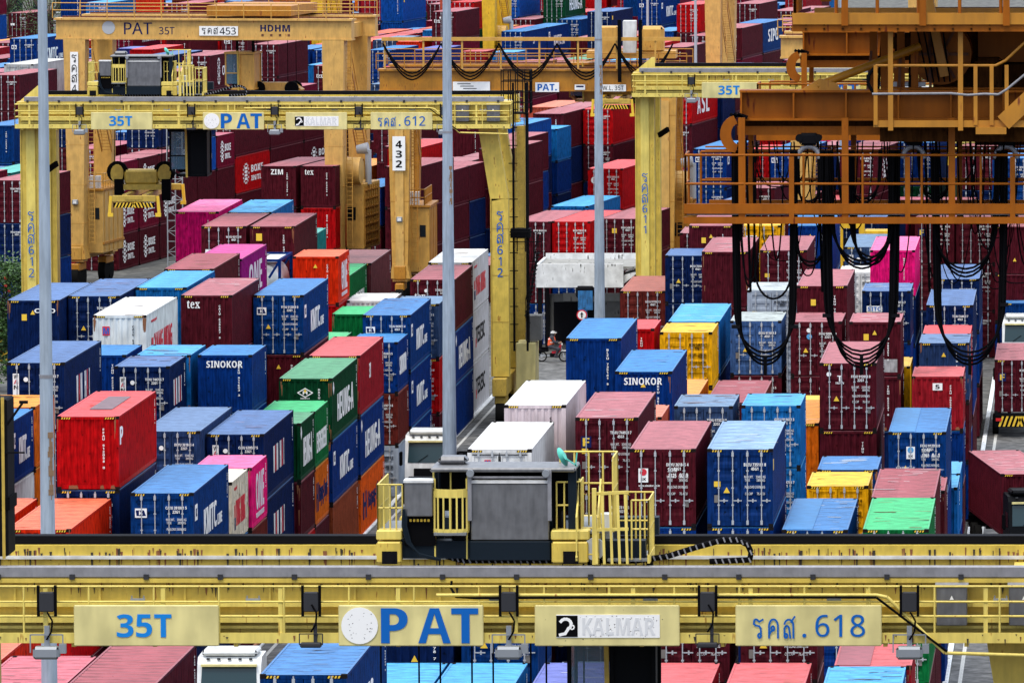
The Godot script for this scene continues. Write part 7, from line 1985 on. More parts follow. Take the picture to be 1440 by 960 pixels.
func truck(label: String, at: Vector3, turn: float, cabm: Material, away: bool, cargo: String, cab_h := 3.5):
	# cab-over lorry; local +z is the way it is heading
	var o := thing("lorry", label, "truck", at, turn)
	var c := MB.new()
	c.poly([Vector2(-1.2, 0.9), Vector2(1.05, 0.9), Vector2(1.2, 1.4), Vector2(1.05, 2.1), Vector2(0.72, cab_h - 0.3), Vector2(0.5, cab_h - 0.06), Vector2(-1.0, cab_h), Vector2(-1.2, cab_h - 0.2)], -1.2, 1.2)
	var turn_b := Basis(Vector3(0, 0, 1), Vector3(0, 1, 0), Vector3(-1, 0, 0))
	obj("cab", c, cabm, o, Vector3(0, 0, 0), turn_b)
	var vis := MB.new()
	vis.bevel(Vector3(0, cab_h + 0.1, -0.1), Vector3(2.1, 0.24, 1.5), 0.09)
	obj("roof_deflector", vis, cabm, o)
	var lm := MB.new()
	for k in 5: lm.box(Vector3(-0.8 + k * 0.4, cab_h - 0.12, 0.66), Vector3(0.12, 0.07, 0.05))
	obj("marker_lamp", lm, M.grey_box, o)
	var ws := MB.new()
	ws.quad(Vector3(-1.06, 2.12, 1.07), Vector3(1.06, 2.12, 1.07), Vector3(1.02, cab_h - 0.36, 0.76), Vector3(-1.02, cab_h - 0.36, 0.76))
	obj("windscreen", ws, M.screen_glass, o)
	part_box("sun_visor", Vector3(0, cab_h - 0.34, 0.86), Vector3(2.1, 0.08, 0.16), M.sign_yellow, o)
	for e in [-0.55, 0.45]: beam("wiper", Vector3(e, 2.16, 1.1), Vector3(e + 0.5, 2.5, 1.0), 0.025, 0.025, M.black, o)
	part_box("dashboard", Vector3(0, 2.2, 0.85), Vector3(2.0, 0.1, 0.3), M.dark, o)
	part_box("grille", Vector3(0, 1.55, 1.2), Vector3(1.5, 0.6, 0.06), M.dark, o, 0.02)
	part_box("bumper", Vector3(0, 0.8, 1.15), Vector3(2.4, 0.5, 0.3), cabm, o, 0.05)
	for sx in [-1.0, 1.0]:
		part_box("headlight", Vector3(sx * 0.95, 0.95, 1.3), Vector3(0.36, 0.2, 0.05), M.lamp_glass, o)
		part_box("mirror", Vector3(sx * 1.42, 2.3, 0.8), Vector3(0.16, 0.7, 0.22), M.black, o, 0.04)
		part_box("side_window", Vector3(sx * 1.205, 2.35, 0.2), Vector3(0.02, 0.7, 0.9), M.window_dark, o)
		for z in [0.3, -3.2, -4.5, -10.5, -11.8]:
			var w := MB.new()
			w.tube(Vector3(sx * 1.2 - 0.16, 0.52, z), Vector3(sx * 1.2 + 0.16, 0.52, z), 0.52, 16)
			obj("wheel", w, M.rubber, o)
	var ch := MB.new()
	ch.box(Vector3(-0.45, 1.1, -6.6), Vector3(0.16, 0.3, 11.6)); ch.box(Vector3(0.45, 1.1, -6.6), Vector3(0.16, 0.3, 11.6))
	for z in [-2.0, -7.5, -13.9]: ch.box(Vector3(0, 1.25, z), Vector3(2.4, 0.18, 0.3))
	ch.box(Vector3(0, 1.15, -13.4), Vector3(1.0, 0.2, 1.4))
	obj("chassis", ch, M.dark, o)
	var ex := MB.new()
	ex.tube(Vector3(0.7, 1.2, -1.6), Vector3(0.7, cab_h + 0.1, -1.6), 0.07, 8)
	ex.tube(Vector3(0.7, cab_h + 0.1, -1.6), Vector3(0.85, cab_h + 0.25, -1.6), 0.07, 8)
	obj("exhaust_pipe", ex, M.exhaust, o)
	var bb := part_box("rear_bumper", Vector3(0, 0.9, -14.15), Vector3(2.4, 0.62, 0.08), M.black, o)
	var cv := MB.new()
	for k in 9:
		var x := -1.1 + k * 0.25
		var sl := 0.2 if k < 4 else -0.2
		cv.quad(Vector3(x + 0.12, -0.28, -0.05), Vector3(x, -0.28, -0.05), Vector3(x + sl, 0.28, -0.05), Vector3(x + 0.12 + sl, 0.28, -0.05))
	obj("chevron", cv, M.hazard_yellow, bb)
	for sx in [-1.0, 1.0]: part_box("tail_lamp", Vector3(sx * 1.0, 0.1, -0.07), Vector3(0.3, 0.16, 0.05), M.tail_red, bb)
	if cargo:
		var f := cargo.split(".")
		var away_turn := turn + (PI if away else 0.0)
		var p := at + Basis(Vector3.UP, turn) * Vector3(0, 1.36, -13.95 if away else -1.75)
		container(f[0], f[1] == "D", 12.192, 2.896, f[2].split("+"), p, away_turn, f[3], true)

func rider():
	var o := thing("person", "person in an orange vest and white helmet riding the motorbike on the cross road", "person", Vector3(-33.4, 0, -473.6), PI / 2, "")
	o.position.y = 0.0
	o.scale = Vector3.ONE * 1.1
	# joints, local +z is the way of travel
	var J := {"pel": [Vector3(0, 0.86, -0.12), 0.15], "chest": [Vector3(0, 1.22, -0.04), 0.17], "neck": [Vector3(0, 1.42, 0.0), 0.06], "head": [Vector3(0, 1.58, 0.04), 0.115]}
	var bones := []
	bones.append([J.pel[0], J.chest[0], 0.15, 0.17]); bones.append([J.chest[0], J.neck[0], 0.16, 0.06]); bones.append([J.neck[0], J.head[0], 0.06, 0.11])
	var legs := []
	for sx in [-1.0, 1.0]:
		bones.append([Vector3(sx * 0.17, 1.36, -0.02), Vector3(sx * 0.24, 1.12, 0.12), 0.07, 0.05])
		bones.append([Vector3(sx * 0.24, 1.12, 0.12), Vector3(sx * 0.26, 1.08, 0.38), 0.05, 0.04])
		bones.append([J.chest[0] + Vector3(0, 0.1, 0), Vector3(sx * 0.17, 1.36, -0.02), 0.1, 0.07])
		legs.append([Vector3(sx * 0.1, 0.84, -0.1), Vector3(sx * 0.2, 0.72, 0.34), 0.1, 0.075])
		legs.append([Vector3(sx * 0.2, 0.72, 0.34), Vector3(sx * 0.18, 0.32, 0.16), 0.075, 0.05])
		legs.append([Vector3(sx * 0.18, 0.3, 0.16), Vector3(sx * 0.19, 0.27, 0.34), 0.05, 0.04])
	obj("body", flesh(bones + legs, 0.03), M.cloth_dark, o)
	var vest := [[J.pel[0] + Vector3(0, 0.1, 0), J.chest[0], 0.17, 0.19], [J.chest[0], J.neck[0] - Vector3(0, 0.05, 0), 0.18, 0.1], [Vector3(-0.16, 1.36, -0.02), Vector3(0.16, 1.36, -0.02), 0.085, 0.085]]
	obj("vest", flesh(vest, 0.03), M.vest, o)
	for y in [1.08, 1.26]:
		var bd := MB.new()
		bd.tube(Vector3(0, y, -0.06), Vector3(0, y + 0.04, -0.06), 0.198, 14)
		obj("reflective_band", bd, M.white_paint, o)
	for sx in [-1.0, 1.0]:
		var hp: Vector3 = Vector3(sx * 0.27, 1.07, 0.4)
		var hand := [[hp - Vector3(0, 0, 0.05), hp, 0.035, 0.034]]
		for k in 4:
			var e := hp + Vector3(sx * (0.03 - 0.02 * k), 0.02, 0.02)
			hand.append([e, e + Vector3(0, 0.0, 0.05 - 0.004 * k), 0.011, 0.01])
			hand.append([e + Vector3(0, 0.0, 0.05 - 0.004 * k), e + Vector3(0, -0.05, 0.05 - 0.004 * k), 0.01, 0.009])
		hand.append([hp - Vector3(sx * 0.03, 0, 0.02), hp - Vector3(sx * 0.05, 0.03, -0.03), 0.011, 0.01])
		obj("hand", flesh(hand, 0.008), M.skin, o)
	var face := [[Vector3(0, 1.53, 0.09), Vector3(0, 1.6, 0.085), 0.07, 0.075], [Vector3(0, 1.575, 0.15), Vector3(0, 1.56, 0.175), 0.014, 0.016]]
	var fc := obj("face", flesh(face, 0.012), M.skin, o)
	for sx in [-0.03, 0.03]: part_box("eye", Vector3(sx, 1.598, 0.157), Vector3(0.022, 0.01, 0.012), M.black, fc)
	part_box("mouth", Vector3(0, 1.525, 0.152), Vector3(0.045, 0.008, 0.012), M.rust, fc)
	var hl := MB.new()
	for k in 5:
		var t0 := PI * 0.5 * k / 5.0
		var t1 := PI * 0.5 * (k + 1) / 5.0
		hl.tube(Vector3(0, 1.6 + sin(t0) * 0.14, 0.03), Vector3(0, 1.6 + sin(t1) * 0.14, 0.03), cos(t0) * 0.15, 14, cos(t1) * 0.15, false)
	hl.box(Vector3(0, 1.63, 0.18), Vector3(0.16, 0.02, 0.1))
	obj("helmet", hl, M.white_paint, o)

func flesh(bones: Array, cell: float) -> MB:
	# one skin round a set of tapered bones: surface nets on a smooth union
	var lo := Vector3.INF
	var hi := -Vector3.INF
	for b in bones:
		for i in 2:
			lo = lo.min(b[i] - Vector3.ONE * (b[2 + i] + cell * 2)); hi = hi.max(b[i] + Vector3.ONE * (b[2 + i] + cell * 2))
	var nx := int((hi.x - lo.x) / cell) + 2
	var ny := int((hi.y - lo.y) / cell) + 2
	var nz := int((hi.z - lo.z) / cell) + 2
	var f := PackedFloat32Array()
	f.resize(nx * ny * nz)
	var kk := cell * 1.2
	for z in nz:
		for y in ny:
			for x in nx:
				var p := lo + Vector3(x, y, z) * cell
				var acc := 0.0
				for b in bones:
					var d: Vector3 = b[1] - b[0]
					var t := clampf((p - b[0]).dot(d) / maxf(d.length_squared(), 1e-6), 0, 1)
					var dist: float = p.distance_to(b[0] + d * t) - lerpf(b[2], b[3], t)
					acc += exp(-dist / kk)
				f[x + nx * (y + ny * z)] = -kk * log(maxf(acc, 1e-30))
	var at := {}
	var cells := {}
	for z in nz - 1:
		for y in ny - 1:
			for x in nx - 1:
				var s0 := Vector3.ZERO
				var c := 0
				for e in [[0, 0, 0, 0], [0, 1, 0, 0], [0, 0, 1, 0], [0, 1, 1, 0], [1, 0, 0, 0], [1, 0, 1, 0], [1, 0, 0, 1], [1, 0, 1, 1], [2, 0, 0, 0], [2, 1, 0, 0], [2, 0, 0, 1], [2, 1, 0, 1]]:
					var a := Vector3i(x, y, z)
					if e[0] == 0: a += Vector3i(0, e[1], e[2])
					elif e[0] == 1: a += Vector3i(e[2], 0, e[3])
					else: a += Vector3i(e[1], e[3], 0)
					var b2 := a
					b2[e[0]] += 1
					var fa := f[a.x + nx * (a.y + ny * a.z)]
					var fb := f[b2.x + nx * (b2.y + ny * b2.z)]
					if (fa < 0) != (fb < 0):
						s0 += (Vector3(a) + (Vector3(b2) - Vector3(a)) * (fa / (fa - fb))); c += 1
				if c: cells[Vector3i(x, y, z)] = lo + s0 / c * cell
	var m := MB.new()
	for q in cells:
		for ax in 3:
			var u := (ax + 1) % 3
			var w := (ax + 2) % 3
			var b2: Vector3i = q
			b2[ax] += 1
			if b2.x >= nx or b2.y >= ny or b2.z >= nz: continue
			var fa := f[q.x + nx * (q.y + ny * q.z)]
			var fb := f[b2.x + nx * (b2.y + ny * b2.z)]
			if (fa < 0) == (fb < 0): continue
			var du := Vector3i.ZERO
			du[u] = 1
			var dw := Vector3i.ZERO
			dw[w] = 1
			if not (cells.has(q - du) and cells.has(q - dw) and cells.has(q - du - dw)): continue
			var P := [cells[q - du - dw], cells[q - dw], cells[q], cells[q - du]]
			if fa < 0: m.quad(P[0], P[1], P[2], P[3])
			else: m.quad(P[3], P[2], P[1], P[0])
	return m

func motorbike():
	var o := thing("motorbike", "red and white motorbike ridden along the cross road by the canopy", "motorbike", Vector3(-33.4, 0, -473.6), PI / 2)
	o.scale = Vector3.ONE * 1.1
	for z in [-0.62, 0.64]:
		var t := MB.new()
		for k in 20:
			var a := Vector3(0, 0.3 + cos(TAU * k / 20.0) * 0.27, z + sin(TAU * k / 20.0) * 0.27)
			var b := Vector3(0, 0.3 + cos(TAU * (k + 1) / 20.0) * 0.27, z + sin(TAU * (k + 1) / 20.0) * 0.27)
			t.tube(a, b, 0.04, 6, -1.0, false)
		var w := obj("wheel", t, M.rubber, o)
		var sp := MB.new()
		for k in 8: sp.bar(Vector3(0, 0.3, z), Vector3(0, 0.3 + cos(TAU * k / 8.0) * 0.25, z + sin(TAU * k / 8.0) * 0.25), 0.015)
		sp.tube(Vector3(-0.06, 0.3, z), Vector3(0.06, 0.3, z), 0.06, 10)
		obj("spoke", sp, M.galv, w)
	var b := MB.new()
	b.poly([Vector2(-0.05, 0.5), Vector2(0.15, 0.4), Vector2(0.42, 0.55), Vector2(0.5, 0.95), Vector2(0.4, 0.98), Vector2(0.25, 0.62), Vector2(-0.05, 0.6)], -0.09, 0.09)
	obj("fairing", b, M.red_paint, o, Vector3.ZERO, Basis(Vector3(0, 0, 1), Vector3(0, 1, 0), Vector3(-1, 0, 0)))
	part_box("seat", Vector3(0, 0.78, -0.32), Vector3(0.24, 0.1, 0.72), M.black, o, 0.04)
	part_box("tail", Vector3(0, 0.64, -0.5), Vector3(0.18, 0.16, 0.6), M.dark, o, 0.05)
	part_box("engine", Vector3(0, 0.38, 0.02), Vector3(0.22, 0.24, 0.36), M.dark, o, 0.04)
	b = MB.new()
	b.bar(Vector3(0, 0.3, 0.64), Vector3(0, 1.0, 0.42), 0.05)
	b.bar(Vector3(-0.3, 1.06, 0.4), Vector3(0.3, 1.06, 0.4), 0.035)
	b.bar(Vector3(0, 0.36, 0.0), Vector3(0, 0.3, -0.62), 0.05)
	b.tube(Vector3(0.12, 0.3, 0.0), Vector3(0.12, 0.36, -0.7), 0.05, 8)
	obj("fork", b, M.galv, o)
	part_box("front_guard", Vector3(0, 0.62, 0.66), Vector3(0.1, 0.06, 0.36), M.white_paint, o)
	part_box("headlight", Vector3(0, 0.98, 0.52), Vector3(0.16, 0.14, 0.08), M.lamp_glass, o, 0.02)
	part_box("tail_lamp", Vector3(0, 0.7, -0.8), Vector3(0.12, 0.08, 0.06), M.tail_red, o)

func canopy():
	var o := thing("gate_canopy", "stained white concrete canopy over a dark open bay beside the cross road", "building", Vector3(-31.9, 0, -481))
	var f := MB.new()
	f.box(Vector3(0, 0, 0), Vector3(5.4, 1.45, 0.16))
	obj("front_fascia", f, M.concrete, o, Vector3(-0.1, 5.0, 3.0))
	part_box("roof_slab", Vector3(0.5, 5.5, -0.6), Vector3(6.4, 0.16, 7.0), M.wall_grey, o, 0.02)
	part_box("back_fascia", Vector3(0.5, 5.5, -4.0), Vector3(6.4, 0.9, 0.16), M.concrete, o)
	part_box("side_fascia", Vector3(-2.75, 5.2, -0.6), Vector3(0.14, 1.0, 7.0), M.concrete, o)
	var g := MB.new()
	g.poly([Vector2(2.5, 4.4), Vector2(3.5, 5.2), Vector2(3.2, 5.2), Vector2(2.5, 5.0)], -0.4, 2.8)
	obj("gutter", g, M.concrete, o)
	for x in [-2.6, 2.5]:
		for z in [2.8, -3.6]: part_box("column", Vector3(x, 2.2, z), Vector3(0.26, 4.4, 0.26), M.dark, o)
	part_box("rear_wall", Vector3(0, 1.7, -3.8), Vector3(5.0, 3.4, 0.14), M.concrete_dark, o)
	part_box("wall_band", Vector3(0.6, 3.2, -3.68), Vector3(4.4, 0.5, 0.1), M.wall_grey, o)
	part_box("dark_shutter", Vector3(-0.9, 1.6, -3.65), Vector3(2.6, 2.6, 0.1), M.dark, o)
	var c := thing("conveyor_machine", "tall blue steel machine leg standing under the white canopy", "machine", Vector3(-31.9, 0, -476.4))
	var b := MB.new()
	b.bar(Vector3(0, 0, 0.3), Vector3(0.35, 2.6, 0.1), 0.3, 0.3)
	b.bevel(Vector3(0.2, 2.7, 0), Vector3(0.5, 0.6, 0.5), 0.05)
	b.bar(Vector3(0.35, 3.0, 0), Vector3(0.35, 4.2, 0), 0.9, 0.5)
	obj("frame", b, M.machine_blue, c)
	part_box("motor_box", Vector3(0.3, 2.6, 0.4), Vector3(0.36, 0.36, 0.3), M.sky_paint, c, 0.03)
	b = MB.new()
	b.path([Vector3(0.3, 2.4, 0.4), Vector3(0.5, 1.9, 0.42), Vector3(0.9, 1.7, 0.4), Vector3(1.3, 2.0, 0.3)], 0.03, 5)
	obj("hose", b, M.galv, c)
	b = MB.new()
	b.bevel(Vector3(0.3, 4.1, -0.2), Vector3(1.1, 0.7, 0.8), 0.1)
	obj("motor_cover", b, M.dark, c)
	var sg := thing("road_sign", "round white road sign with red rim and black upward arrow", "sign", Vector3(-31.35, 0, -470.0))
	b = MB.new(); b.tube(Vector3(0, 0, 0), Vector3(0, 3.4, 0), 0.04, 8); obj("post", b, M.galv, sg)
	b = MB.new(); b.disc(Vector3(0, 3.15, 0.05), 0.32, 0.02, 24); obj("rim", b, M.red_paint, sg)
	b = MB.new(); b.disc(Vector3(0, 3.15, 0.065), 0.25, 0.02, 24); obj("face", b, M.white_paint, sg)
	b = MB.new()
	b.poly([Vector2(-0.04, -0.17), Vector2(0.04, -0.17), Vector2(0.04, 0.04), Vector2(0.11, 0.0), Vector2(0.0, 0.19), Vector2(-0.11, 0.0), Vector2(-0.04, 0.04)], 0.0, 0.012)
	obj("arrow", b, M.black, sg, Vector3(0, 3.15, 0.088))
	var fn := thing("fence", "grey pipe fence with a concrete post beside the canopy", "fence", Vector3(-28.4, 0, -477.5))
	rail(fn, [Vector3(-0.8, 0, 0), Vector3(3.2, 0, 0)], [3.6, 2.9, 2.2, 1.1], 1.3, 0.04, M.galv, "fence_rail")
	part_box("post", Vector3(0.7, 1.8, -0.2), Vector3(0.4, 3.6, 0.4), M.concrete, fn)

func tree(x: float, z: float, h: float, w: float, label: String, s0: int, flowers := false, leaves := 15000):
	var r := RandomNumberGenerator.new()
	r.seed = s0
	var o := thing("tree", label, "tree", Vector3(x, 0, -z), 0.0, "")
	var b := MB.new()
	b.tube(Vector3(0, 0, 0), Vector3(0.2, h * 0.42, 0), 0.26, 8, 0.18)
	var tips := []
	for k in 22:
		var a := k * 2.4
		var e := Vector3(cos(a) * w * r.randf_range(0.2, 0.42), h * r.randf_range(0.16, 0.92), sin(a) * w * r.randf_range(0.2, 0.42))
		b.tube(Vector3(0.15, h * 0.34, 0), e, 0.1, 6, 0.03)
		tips.append(e)
	obj("trunk", b, M.bark, o)
	for kind in 3:
		var c := MB.new()
		for i in leaves / 3:
			var t: Vector3 = tips[r.randi() % tips.size()]
			var d := Vector3(r.randfn(), r.randfn() * 0.7, r.randfn()) * w * 0.13
			var p := t + d
			var q: float = 0.1 if kind < 2 else 0.13
			var u := Vector3(r.randfn(), r.randfn() * 0.4, r.randfn()).normalized() * q
			var v := u.cross(Vector3(r.randfn(), r.randfn(), r.randfn()).normalized()).normalized() * q * 0.6
			c.quad(p - u, p - v, p + u, p + v)
		var lf := obj("crown", c, [M.leaf_a, M.leaf_b, M.leaf_c][kind], o)
		lf.set_meta("kind", "stuff")
	if flowers:
		var c := MB.new()
		for i in 60:
			var t: Vector3 = tips[r.randi() % tips.size()] + Vector3(r.randfn(), r.randfn() * 0.7, r.randfn()) * w * 0.14
			c.box(t, Vector3.ONE * 0.12, Basis(Vector3(1, 1, 0).normalized(), r.randf() * 3.0))
		obj("blossom", c, M.flower, o).set_meta("kind", "stuff")

func handler():
	var o := thing("container_handler", "yellow empty-container handler with tall mast parked behind the blue container", "handler", Vector3(-14.6, 0, -463.5))
	for x in [-0.75, 0.55]: part_box("mast_column", Vector3(x, 4.6, 0), Vector3(0.34, 9.2, 0.4), M.sun_yellow, o, 0.03)
	for y in [2.2, 4.6, 7.0, 9.0]: part_box("mast_tie", Vector3(-0.1, y, 0), Vector3(1.3, 0.3, 0.36), M.sun_yellow, o)
	for y in [3.4, 5.8, 8.0]: part_box("chain_box", Vector3(-0.1, y, -0.1), Vector3(0.9, 0.5, 0.2), M.dark, o)
	part_box("chassis", Vector3(0.4, 1.4, -3.0), Vector3(2.8, 1.4, 5.0), M.sun_yellow, o, 0.1)
	var c := part_box("cab", Vector3(1.4, 7.9, -2.6), Vector3(1.5, 1.4, 1.6), M.sun_yellow, o, 0.06)
	for x in [-0.38, 0.38]: part_box("window", Vector3(x, 0.12, 0.81), Vector3(0.56, 0.7, 0.03), M.window_dark, c)
	part_box("cab_riser", Vector3(1.4, 4.6, -2.8), Vector3(1.0, 5.4, 1.0), M.sun_yellow, o, 0.05)
	for x in [-1.0, 1.8]:
		for z in [-1.2, -4.6]:
			var w := MB.new()
			w.tube(Vector3(x - 0.25, 0.75, z), Vector3(x + 0.25, 0.75, z), 0.75, 18)
			obj("wheel", w, M.rubber, o)

func office(x: float, z: float):
	var o := thing("office_building", "grey concrete building with dark windows behind the far trees", "building", Vector3(x, 0, -z))
	part_box("wall", Vector3(0, 7, 0), Vector3(34, 14, 10), M.wall_grey, o)
	part_box("roof", Vector3(0, 14.2, 0), Vector3(35, 0.5, 11), M.concrete, o)
	for r in 4:
		for k in 11:
			var f := part_box("window", Vector3(-15 + k * 3.0, 2.2 + r * 3.2, 5.02), Vector3(1.7, 1.7, 0.1), M.window_dark, o)
			part_box("sill", Vector3(0, -0.95, 0.06), Vector3(1.9, 0.12, 0.2), M.concrete, f)

func lattice(x: float, z: float):
	var o := thing("lattice_tower", "slim grey lattice ladder tower standing against the maroon container wall", "tower", Vector3(x, 0, -z))
	var b := MB.new()
	for sx in [-0.55, 0.0, 0.55]: b.tube(Vector3(sx, 0, -0.3 if sx == 0.0 else 0.0), Vector3(sx, 14, -0.3 if sx == 0.0 else 0.0), 0.05, 6)
	for k in 18:
		b.bar(Vector3(-0.55, 0.7 + k * 0.75, 0), Vector3(0.55, 0.7 + k * 0.75, 0), 0.05)
		b.bar(Vector3(-0.55 if k % 2 else 0.55, 0.7 + k * 0.75, 0), Vector3(0.55 if k % 2 else -0.55, 1.45 + k * 0.75, 0), 0.035)
	obj("lattice", b, M.galv, o)

func other_things():
	lamp_mast(-28.5, 209.0, 41.0, 0.28, "nearest grey lamp mast, rust-streaked, in front of the red containers")
	lamp_mast(-28.9, 344.0, 41.0, 0.35, "grey lamp mast with a big rust stain, between the two container blocks")
	lamp_mast(-29.3, 455.0, 41.0, 0.34, "grey lamp mast rising beside the white concrete canopy")
	for e in [[-31.6, 610.0, 19.0, "thin dark lamp pole in front of the blue containers beyond the 611 girder"], [-18.3, 560.0, 30.0, "pale grey pole behind the hanging orange walkway"], [-40.6, 700.0, 18.6, "small street lamp with one arm among the far maroon containers"], [-88.0, 870.0, 40.0, "grey mast standing by the farthest bright yellow crane legs"], [-69.5, 865.0, 40.0, "grey mast beside the second bright yellow crane leg"]]:
		var o := thing("lamp_pole", e[3], "lamp post", Vector3(e[0], 0, -e[1]))
		var b := MB.new()
		var fat := 0.32 if e[2] > 25.0 else 0.14
		b.tube(Vector3.ZERO, Vector3(0, e[2], 0), fat, 8, fat * 0.75)
		obj("pole", b, M.pole if e[2] > 25.0 else M.galv, o)
		part_box("lamp_arm", Vector3(0.4, e[2], 0), Vector3(1.5, 0.2, 0.4), M.pole, o, 0.05)
	canopy()
	motorbike()
	rider()
	truck("white lorry cab in the lane, its roof just above the nearest trolley", Vector3(-33.2, 0, -384), 0.0, M.cab_white, false, "")
	truck("white lorry cab facing out between maroon roofs below the nearest girder", Vector3(-32.6, 0, -289.5), 0.0, M.cab_white, false, "")
	truck("dark lorry hauling a maroon container towards the nearest crane", Vector3(-2.9, 0, -352.5), 0.14, M.cab_dark, false, "maroon.N..maroon long container riding on the dark lorry in the far lane", 3.5)
	truck("lorry driving away with chevron bumper and a badge-marked container", Vector3(-4.3, 0, -435.0), PI, M.cab_white, true, "maroon.D.flor.maroon long container with square badge on the lorry with the chevron bumper")
	truck("white lorry cab facing out at the far end of the lane", Vector3(-4.4, 0, -463.0), 0.0, M.cab_white, false, "blue2.N..blue long container on the lorry at the far end of the lane")
	handler()
	lattice(-66.4, 556.0)
	tree(-65.0, 452.0, 8.2, 5.0, "dense green tree with a few red blossoms beside the leg of crane 612", 3, true)
	for k in 9: tree(-142.0 + k * 3.6 + (k % 3) * 0.7, 935.0 + (k % 4) * 6.0, 12.0 + (k % 3) * 2.0, 9.0, ["round", "tall", "broad", "thin", "pale", "ragged", "low", "bushy", "dark"][k] + " green tree, " + ["first", "second", "third", "fourth", "fifth", "sixth", "seventh", "eighth", "ninth"][k] + " in the row before the grey building", 20 + k, false, 2400)
	office(-140.0, 985.0)
	var pl := thing("site_plant", "yellow machine boom showing through the tree by crane 612", "machine", Vector3(-64.2, 0, -470))
	beam("boom", Vector3(-2, 1.0, 0), Vector3(1.2, 3.4, 0), 0.5, 0.6, M.sun_yellow, pl)
	part_box("body", Vector3(-1.5, 1.2, 0), Vector3(2.6, 1.8, 2.0), M.sun_yellow, pl, 0.1)
	part_box("blue_tank", Vector3(0.8, 0.6, 1.0), Vector3(1.6, 1.2, 1.2), M.sky_paint, pl, 0.1)


func materials():
	M.tex_wall = grime(11, "wall")
	M.tex_roof = grime(21, "roof")
	M.tex_roof2 = grime(35, "roof")
	M.tex_crane = grime(41, "crane")
	M.tex_soft = grime(71, "soft", 256)
	M.tex_road = grime(51, "road")
	M.tex_con = grime(61, "concrete")
	mat("steel", lin(0.2, 0.2, 0.2))
	mat("casting", lin(0.012, 0.01, 0.01), 0.7, null, Vector3.ONE, 0.0, 0.1)
	mat("galv", lin(0.4, 0.42, 0.45), 0.5, null, Vector3.ONE, 0.2)
	mat("white_paint", lin(0.8, 0.8, 0.8), 0.5)
	mat("white_gloss", lin(0.72, 0.73, 0.74), 0.4, M.tex_soft)
	mat("pale_paint", lin(0.62, 0.58, 0.64), 0.5)
	mat("black", lin(0.004, 0.004, 0.005), 0.6, null, Vector3.ONE, 0.0, 0.08)
	mat("dark", lin(0.007, 0.007, 0.009), 0.6, null, Vector3.ONE, 0.0, 0.1)
	mat("hazard_yellow", lin(0.75, 0.48, 0.03), 0.5)
	mat("navy_paint", lin(0.008, 0.015, 0.08), 0.6, null, Vector3.ONE, 0.0, 0.12)
	mat("red_paint", lin(0.55, 0.012, 0.03), 0.5)
	mat("blue_paint", lin(0.008, 0.11, 0.42), 0.6, null, Vector3.ONE, 0.0, 0.15)
	mat("azure_paint", lin(0.012, 0.2, 0.6), 0.6, null, Vector3.ONE, 0.0, 0.15)
	mat("sky_paint", lin(0.06, 0.3, 0.6), 0.5)
	mat("plate", lin(0.22, 0.2, 0.18), 0.4, null, Vector3.ONE, 0.4)
	mat("primer", lin(0.35, 0.34, 0.35), 0.6, M.tex_wall)
	mat("patch", lin(0.16, 0.09, 0.11), 0.6, M.tex_roof)
	mat("tinted", Color.WHITE, 0.5, M.tex_wall, Vector3(0.21, 0.14, 0.21), 0.0, 0.14).vertex_color_use_as_albedo = true
	mat("tinted_roof", Color.WHITE, 0.5, M.tex_roof, Vector3(0.13, 0.2, 0.23)).vertex_color_use_as_albedo = true
	mat("pale_yellow", lin(0.64, 0.47, 0.075), 0.5, M.tex_crane, Vector3(0.12, 0.09, 0.12))
	mat("bright_yellow", lin(0.74, 0.585, 0.13), 0.5, M.tex_crane, Vector3(0.12, 0.05, 0.12))
	mat("dirty_yellow", lin(0.5, 0.34, 0.05), 0.6, M.tex_crane, Vector3(0.2, 0.2, 0.2))
	mat("sign_yellow", lin(0.72, 0.63, 0.27), 0.5, M.tex_soft, Vector3(0.1, 0.1, 0.1))
	mat("amber", lin(0.58, 0.31, 0.055), 0.5, M.tex_crane, Vector3(0.12, 0.08, 0.12))
	mat("amber_pale", lin(0.62, 0.36, 0.09), 0.5, M.tex_crane, Vector3(0.12, 0.08, 0.12))
	mat("amber_dark", lin(0.44, 0.18, 0.006), 0.5, M.tex_crane, Vector3(0.12, 0.08, 0.12))
	mat("quay_orange", lin(0.32, 0.088, 0.002), 0.5, M.tex_crane, Vector3(0.12, 0.09, 0.12), 0.0, 0.3)
	mat("sun_yellow", lin(0.72, 0.42, 0.01), 0.5, M.tex_crane, Vector3(0.12, 0.08, 0.12))
	mat("grey_rail", lin(0.27, 0.27, 0.3), 0.5, M.tex_soft, Vector3(0.3, 0.3, 0.3), 0.2)
	mat("grey_box", lin(0.035, 0.036, 0.042), 0.5, null, Vector3.ONE, 0.0, 0.2)
	mat("lamp_grey", lin(0.25, 0.27, 0.3), 0.45, null, Vector3.ONE, 0.3)
	mat("pole", lin(0.34, 0.41, 0.5), 0.5, M.tex_soft, Vector3(0.5, 0.12, 0.5), 0.1)
	mat("pole_rust", lin(0.22, 0.13, 0.07), 0.8)
	mat("sheet_metal", lin(0.2, 0.2, 0.21), 0.42, M.tex_soft, Vector3(0.3, 0.3, 0.3), 0.6)
	mat("dark_blue_steel", lin(0.008, 0.014, 0.022), 0.5, null, Vector3.ONE, 0.0, 0.2)
	mat("grating", lin(0.16, 0.17, 0.18), 0.6)
	mat("rust", lin(0.16, 0.06, 0.03), 0.85, M.tex_wall)
	mat("shaded_rust", lin(0.06, 0.022, 0.006), 0.8, M.tex_wall, Vector3(0.3, 0.3, 0.3), 0.0, 0.1)  # rust brown with the shade inside and under the quay crane painted in
	mat("rust_stain", lin(0.2, 0.075, 0.03), 0.9)
	mat("scrape_dark", lin(0.07, 0.06, 0.06), 0.8)
	mat("scrape_pale", lin(0.5, 0.52, 0.54), 0.7)
